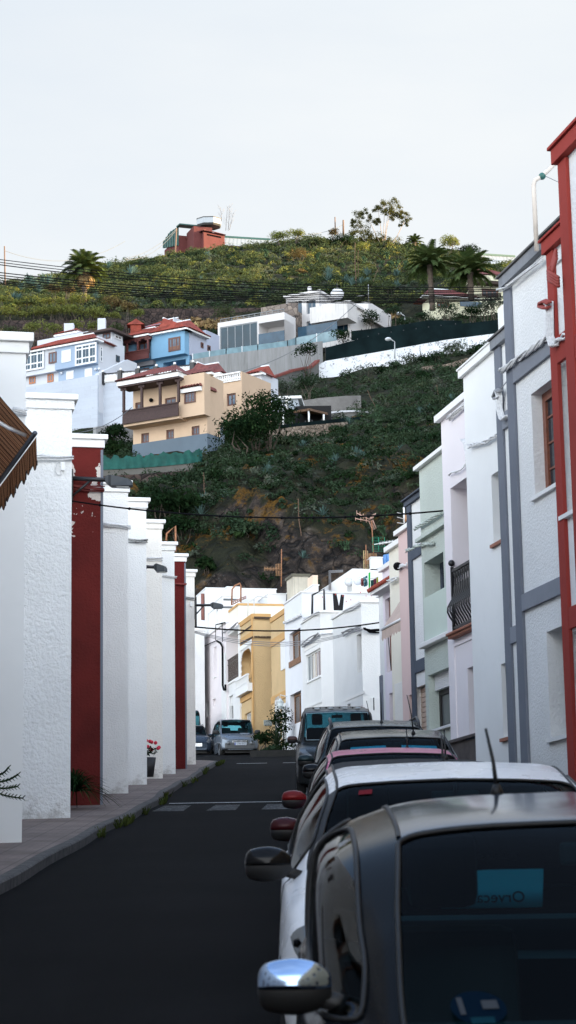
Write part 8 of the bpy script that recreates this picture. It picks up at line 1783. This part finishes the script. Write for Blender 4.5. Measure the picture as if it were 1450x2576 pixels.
# agaves, prickly pears, flower stalks
proto = None
def copies(pts, make, label, cat, group, name, s0=1.0):
    global R_
    first = make()
    for i, (q, Y, s_) in enumerate(pts):
        o = first if i == 0 else first.copy()
        if i: COL.objects.link(o)
        c = P(*q, Y); o.location = (c.x, c.y, max(c.z - .15, gz(c.x, c.y) - .1) if c.z > gz(c.x, c.y) - 1.5 else gz(c.x, c.y)); o.scale = (s_, s_, s_); o.rotation_euler = (rnd.uniform(-.25, .1), rnd.uniform(-.15, .15), rnd.uniform(0, 6)); o['label'] = label; o['category'] = cat; o['group'] = group
mk = lambda: blades((0, 0, 0), 30, 1.0, .085, LF['agave'], 'agave', 'agave', 'agave', .95, None, 3, .2)
lo = [(k6(x, y), Y, s_) for x, y, Y, s_ in ((75, 690, 148, .8), (290, 600, 153, .8), (330, 585, 154, .7), (60, 880, 135, .8), (25, 870, 135, .7), (510, 880, 140, .8), (570, 860, 141, .9), (640, 880, 141, .9), (690, 860, 142, .9), (740, 850, 142, .8), (540, 900, 139, .7), (860, 800, 145, .8), (920, 770, 146, .9), (970, 740, 147, .8), (1000, 710, 148, .7), (800, 580, 157, .7), (870, 570, 158, .7), (480, 990, 128, .8), (500, 960, 130, .7), (430, 1110, 122, .7), (460, 1090, 123, .6), (1360, 190, 178, .9), (1150, 260, 172, .7), (1210, 250, 174, .7), (640, 340, 167, .8), (300, 1310, 119, .6))] + [(k5(x, y), Y, s_) for x, y, Y, s_ in ((1115, 450, 152, .8), (1300, 380, 158, .8), (1080, 620, 141, .8), (700, 700, 130, 1.0), (660, 740, 127, .9), (820, 740, 128, .8), (880, 650, 136, .9), (860, 730, 129, .8))]
copies(lo, mk, 'blue green agave growing on the rocky slope', 'agave', 'agaves on the rocky slope', 'agave')
up = [(k1(x, y), Y, s_) for x, y, Y, s_ in ((330, 510, 285, 1.7), (390, 560, 282, 1.5), (490, 520, 284, 1.6), (570, 540, 283, 1.7), (230, 590, 280, 1.5), (440, 620, 277, 1.5), (150, 710, 270, 1.3), (200, 710, 270, 1.2), (1240, 340, 312, 1.5), (1120, 700, 270, 1.3))] + [(k3(x, y), Y, s_) for x, y, Y, s_ in ((610, 710, 288, 1.6), (600, 760, 284, 1.5), (950, 710, 288, 1.4), (890, 780, 282, 1.3), (810, 800, 278, 1.4), (1200, 710, 288, 1.4), (740, 760, 282, 1.2), (1210, 820, 277, 1.3), (930, 780, 281, 1.2))] + [(k2(x, y), Y, s_) for x, y, Y, s_ in ((50, 670, 300, 1.7), (100, 650, 301, 1.4), (790, 490, 330, 1.2), (740, 720, 296, 1.0))]
copies(up, mk, 'pale agave rosette on the upper hillside', 'agave', 'agaves on the upper hillside', 'agave')
def pear():
    mb = MB(); R_ = random.Random(8)
    def pad(p, d, s_, k):
        n = Vector((R_.uniform(-1, 1), R_.uniform(-1, 1), 0)).normalized(); sd_ = d.cross(n).normalized(); n = sd_.cross(d).normalized(); vs = [p + d * s_ * (1 - cos(a)) * .55 + sd_ * s_ * .33 * sin(a) + n * .05 * s_ * e for e in (-1, 1) for a in np.linspace(0, 2 * pi, 10, endpoint=False)]
        mb.add(vs, [tuple(range(10))[::-1], tuple(range(10, 20))] + [(i, (i + 1) % 10, 10 + (i + 1) % 10, 10 + i) for i in range(10)])
        if k:
            for _ in range(R_.choice((2, 3))): pad(p + d * s_ * R_.uniform(.85, 1.05), (d + Vector((R_.uniform(-.8, .8), R_.uniform(-.8, .8), .5))).normalized(), s_ * .85, k - 1)
    for _ in range(4): pad(Vector((R_.uniform(-.4, .4), R_.uniform(-.4, .4), 0)), Vector((R_.uniform(-.5, .5), R_.uniform(-.5, .5), 1)).normalized(), .42, 3)
    return one(mb, 'prickly_pear', LF['cactus'], 'p', 'cactus')
pp_ = [(k6(x, y), Y, s_) for x, y, Y, s_ in ((840, 270, 172, .8), (830, 330, 169, .9), (1390, 40, 190, .9), (650, 530, 158, .6), (500, 600, 152, .5), (500, 830, 143, .5), (230, 870, 138, .6), (900, 1090, 124, .8), (880, 1150, 121, .7), (1100, 820, 146, .7), (1050, 860, 143, .6), (580, 740, 147, .5), (600, 1290, 119, .6))] + [(k3(x, y), Y, s_) for x, y, Y, s_ in ((910, 600, 305, 1.5), (1050, 630, 300, 1.5), (1280, 650, 296, 1.7), (1110, 560, 310, 1.5), (1200, 640, 298, 1.5), (500, 570, 308, 1.5), (30, 540, 312, 1.5), (1350, 680, 292, 1.6), (720, 640, 300, 1.1), (1150, 640, 300, 1.5))] + [(k2(x, y), Y, s_) for x, y, Y, s_ in ((1340, 480, 330, 1.6), (1290, 650, 308, 1.2), (880, 500, 328, 1.0), (1060, 660, 305, 1.0), (1380, 520, 326, 1.5))]
pp_ = [(a, b, c * (.6 if b > 200 else .8)) for a, b, c in pp_]
copies(pp_, pear, 'prickly pear cactus among the scrub', 'cactus', 'prickly pears among the scrub', 'prickly_pear')
def stalk(a, b, Y, label, r=.05): mb = MB(); A, B_ = P(*a, Y), P(*b, Y); mb.tube([A.lerp(B_, i / 8) + Vector((.04 * sin(i), 0, 0)) for i in range(9)], r, 5, r2=r * .5); [mb.box(A.lerp(B_, i / 16) - Vector((.04 * (i % 2) + .02, 0, 0)), (.09, 0, 0), (0, .04, 0), (0, 0, .03)) for i in range(9, 17)]; one(mb, 'agave_stalk', plain('dry_stalk', (.12, .07, .045), .9, var=.3), label, 'flower stalk')
for a, b, Y, lab, r in ((k3(835, 820), k3(825, 420), 279, 'tall dead agave stalk below the eucalyptus', .07), (k3(855, 730), k3(853, 490), 284, 'thin agave stalk right of the tall one', .045), (k3(985, 775), k3(1035, 650), 281, 'leaning agave stalk on the mid slope', .05), (k3(1190, 680), k3(1250, 590), 290, 'leaning dead stalk left of the palms', .05), (k5(690, 740), k5(665, 470), 131, 'pale slim stalk above the rock face', .03), (k5(1022, 850), k5(1005, 600), 128, 'dark red stalk in the middle of the slope', .035), (k5(1300, 935), k5(1275, 640), 121, 'spiralled rusty stalk above the prickly rocks', .04), (k6(925, 740), k6(925, 570), 150, 'thin stalk right on the mossy slope', .02), (k6(820, 235), k6(762, 112), 182, 'leaning bare stalk behind the slope cactus', .03), (k6(1297, 212), k6(1262, 75), 186, 'bare leaning stalk near the white house top', .03)): stalk(a, b, Y, lab, r)
# poles and far wires
def pole(label, a, b, Y, r, name='utility_pole'): mb = MB(); mb.tube([P(*a, Y) - Vector((0, 0, 1)), P(*b, Y)], r, 6, r2=r * .8); return one(mb, name, plain('weathered_pole', (.16, .10, .07), .9), label, 'pole')
pole('thin dark pole on the ridge at the far left', k1(60, 470), k1(52, 98), 292, .13); pole('weathered wooden pole leaning in front of the red shed', k2(480, 500), k2(499, 222), 345, .16); pole('lone pole on the crest left of the eucalyptus', k3(650, 295), k3(648, 195), 340, .14); pole('shorter split pole beside the lone crest pole', k3(722, 305), k3(722, 222), 340, .2)
WR = plain('far_wire', (.12, .13, .14), .6)
for a, b, Ya, Yb, s_, lab in ((k2(0, 515), k2(500, 228), 320, 345, 1.0, 'wire rising to the pole by the red shed'), (k2(0, 525), k2(500, 235), 320, 345, 1.6, 'second wire rising to the pole by the red shed'), (k1(55, 150), k1(1450, 40), 292, 340, 2.5, 'thin wire across the sky from the left ridge pole'), (k3(390, 350), k3(715, 265), 330, 340, .4, 'short wire to the split crest pole'), (h1(1120, 950), h2(390, 560), 205, 236, 1.5, 'thin cable rising past the modern house'), (h3(360, 545), h3(665, 415), 150, 165, .5, 'thin cable rising to the yellow house balcony')): ocable(lab, a, b, Ya, Yb, s_, .035 if Yb > 200 else .03, group='thin wires on the hillside', name='wire', mat=WR)
pt_ = thing('bare_tree', 'thin bare poplar stems behind the red hilltop building', 'tree', P(*k2(985, 240), 360))
for (x0, y0, x1, y1) in ((975, 245, 990, 10), (998, 245, 1015, 0), (1010, 240, 1050, 70), (935, 150, 925, 20)):
    mb = MB(); A, B_ = P(*k2(x0, y0), 360), P(*k2(x1, y1), 360); mb.tube([A, B_], .05, 4, r2=.02)
    for i in range(8): q = A.lerp(B_, .2 + i * .1); mb.tube([q, q + Vector((rnd.choice((-1, 1)) * .6, 0, .9))], .016, 3)
    mb.build('trunk', plain('grey_twig', (.2, .18, .17), .9), pt_)
# ------------------------------------------------------------------ street plants
pz0 = P(*l2(1078, 1645), 53.5); fp = thing('flower_pot', 'dark tall pot of bright red geraniums by the white wall', 'flower pot', pz0); mb = MB(); mb.tube([pz0, pz0 + Vector((0, 0, .5))], .13, 10, r2=.20); mb.build('pot', plain('black_pot', (.015, .015, .017), .6), fp)
quads_mesh('foliage', leaf_cloud([tuple(pz0 + Vector((0, 0, .62)))], [.24], 130, .04), LF['dark'], fp, ORG[fp]); mb = MB()
for i in range(16): a = rnd.uniform(0, 6.3); q = rnd.uniform(.05, .3); mb.ball(pz0 + Vector((cos(a) * q, sin(a) * q, .68 + rnd.uniform(0, .28))), .05, 4)
mb.build('flowers', plain('red_petals', (.60, .02, .05), .6), fp)
a0 = P(-12, 1968, 25.5); ap = thing('araucaria_branch', 'dark spiky plant reaching in at the left edge', 'plant', a0 - Vector((.2, 0, .9))); q = []
for i, (e, l) in enumerate(((.55, .33), (.25, .42), (-.05, .40), (-.3, .48), (.8, .2))):
    mb = MB(); p = a0 + Vector((-.12, 0, -.02 * i)); pts = [p + Vector((cos(e) * l * k / 10, .05 * sin(i + k), sin(e) * l * k / 10 - .25 * (k / 10) * (1 - k / 10) * l)) for k in range(11)]; mb.tube(pts, .012, 4); mb.build('branch', DGL, ap)
    for k in range(1, 11):
        for s_ in (-1, 1):
            for m_ in range(3): d = Vector((.045, .03 * s_ * (m_ - 1), .035 * s_)); b_ = pts[k] - Vector((.012, 0, 0)); q.append([b_, b_ + Vector((.02, 0, 0)), b_ + d + Vector((.004, 0, 0)), b_ + d])
quads_mesh('needles', np.array([[tuple(v) for v in f] for f in q]), DGL, ap, ORG[ap])
mb = MB(); mb.tube([a0 + Vector((-.5, 0, -.85)), a0 + Vector((-.15, 0, .1))], .03, 5); mb.build('stem', BARK, ap); mb = MB(); mb.tube([Vector((a0.x - .5, a0.y, slp(a0.y, .13))), Vector((a0.x - .5, a0.y, slp(a0.y, .5)))], .2, 10, r2=.25); mb.build('pot', plain('terracotta_pot', (.25, .1, .06), .8), ap)
b0 = P(*l2(545, 1812), 37.5); blades(b0 + Vector((0, 0, .15)), 260, .95, .012, DGL, 'fern_plant', 'dark drooping fern at the foot of the red wall', 'plant', 1.0, seed=9, bend=1.2)
for q, Y, r, lab, kd in ((c3(985, 2180), 94, .75, 'dark leafy shrub partly hiding the van', 'dark'), (c3(1110, 2300), 93, .6, 'low spreading shrub right of the van', 'low'), (c3(1200, 2300), 93.2, .75, 'low dark shrub before the ochre house', 'dark'), (c3(1040, 2330), 92.6, .5, 'low shrub at the planter edge', 'low')): shrub(q, Y, r, kd, lab, leaves=700, size=.07, on=False)
blades(P(*c3(1170, 2230), 93.4), 40, .9, .05, LF['low'], 'leafy_plant', 'broad leaved plant among the shrubs before the ochre door', 'plant', 1.0, seed=12)
tb = P(*c3(1250, 2230), 93.8); tr_ = thing('small_tree', 'slender young tree in front of the barred door', 'tree', tb); mb = MB(); tc2 = P(*c3(1190, 1960), 93.8); mb.tube([tb, tb.lerp(tc2, .5) + Vector((.1, 0, 0)), tc2], .05, 5, r2=.02); mb.build('trunk', BARK, tr_)
quads_mesh('crown', leaf_cloud([tuple(P(*c3(x, y), 93.8)) for x, y in ((1180, 1880), (1150, 1960), (1210, 1950), (1240, 2030), (1180, 2040), (1260, 1900))], [.5, .45, .5, .5, .4, .45], 150, .065, .9, .2, -1), LF['dark'], tr_, ORG[tr_])
mb = MB(); X0 = P(*c3(860, 2400), 90).x; mb.abox(X0, X0 + 4.4, 90.2, 95, slp(90) - .3, slp(92, .12)); one(mb, 'planter', plain('dark_kerb', (.014, .014, .013), .9, var=.3), 'low kerbed planting bed in front of the ochre house', 'planter')
mb = MB(); V = []
for i in range(260):
    y = rnd.choice((rnd.uniform(30, 45), rnd.uniform(74, 79), rnd.uniform(45, 74))); x = kx(y) + .03 + rnd.uniform(0, .10)
    if sin(y * 1.7) + sin(y * .6) < .3: continue
    for k in range(6): a = rnd.uniform(0, 6.3); h = rnd.uniform(.05, .16); b_ = Vector((x, y, slp(y))); V.append([tuple(b_), tuple(b_ + Vector((.02, 0, 0))), tuple(b_ + Vector((cos(a) * h * .6 + .01, sin(a) * h * .6, h))), tuple(b_ + Vector((cos(a) * h * .6, sin(a) * h * .6, h)))])
o = quads_mesh('weeds', np.array(V), leafmat('weed', (.03, .04, .015), (.06, .075, .02), (.12, .10, .03), 2, .2)); o['kind'] = 'stuff'
for o in S.objects:
    if o.get('category') and not o.get('kind'): o['kind'] = 'thing'
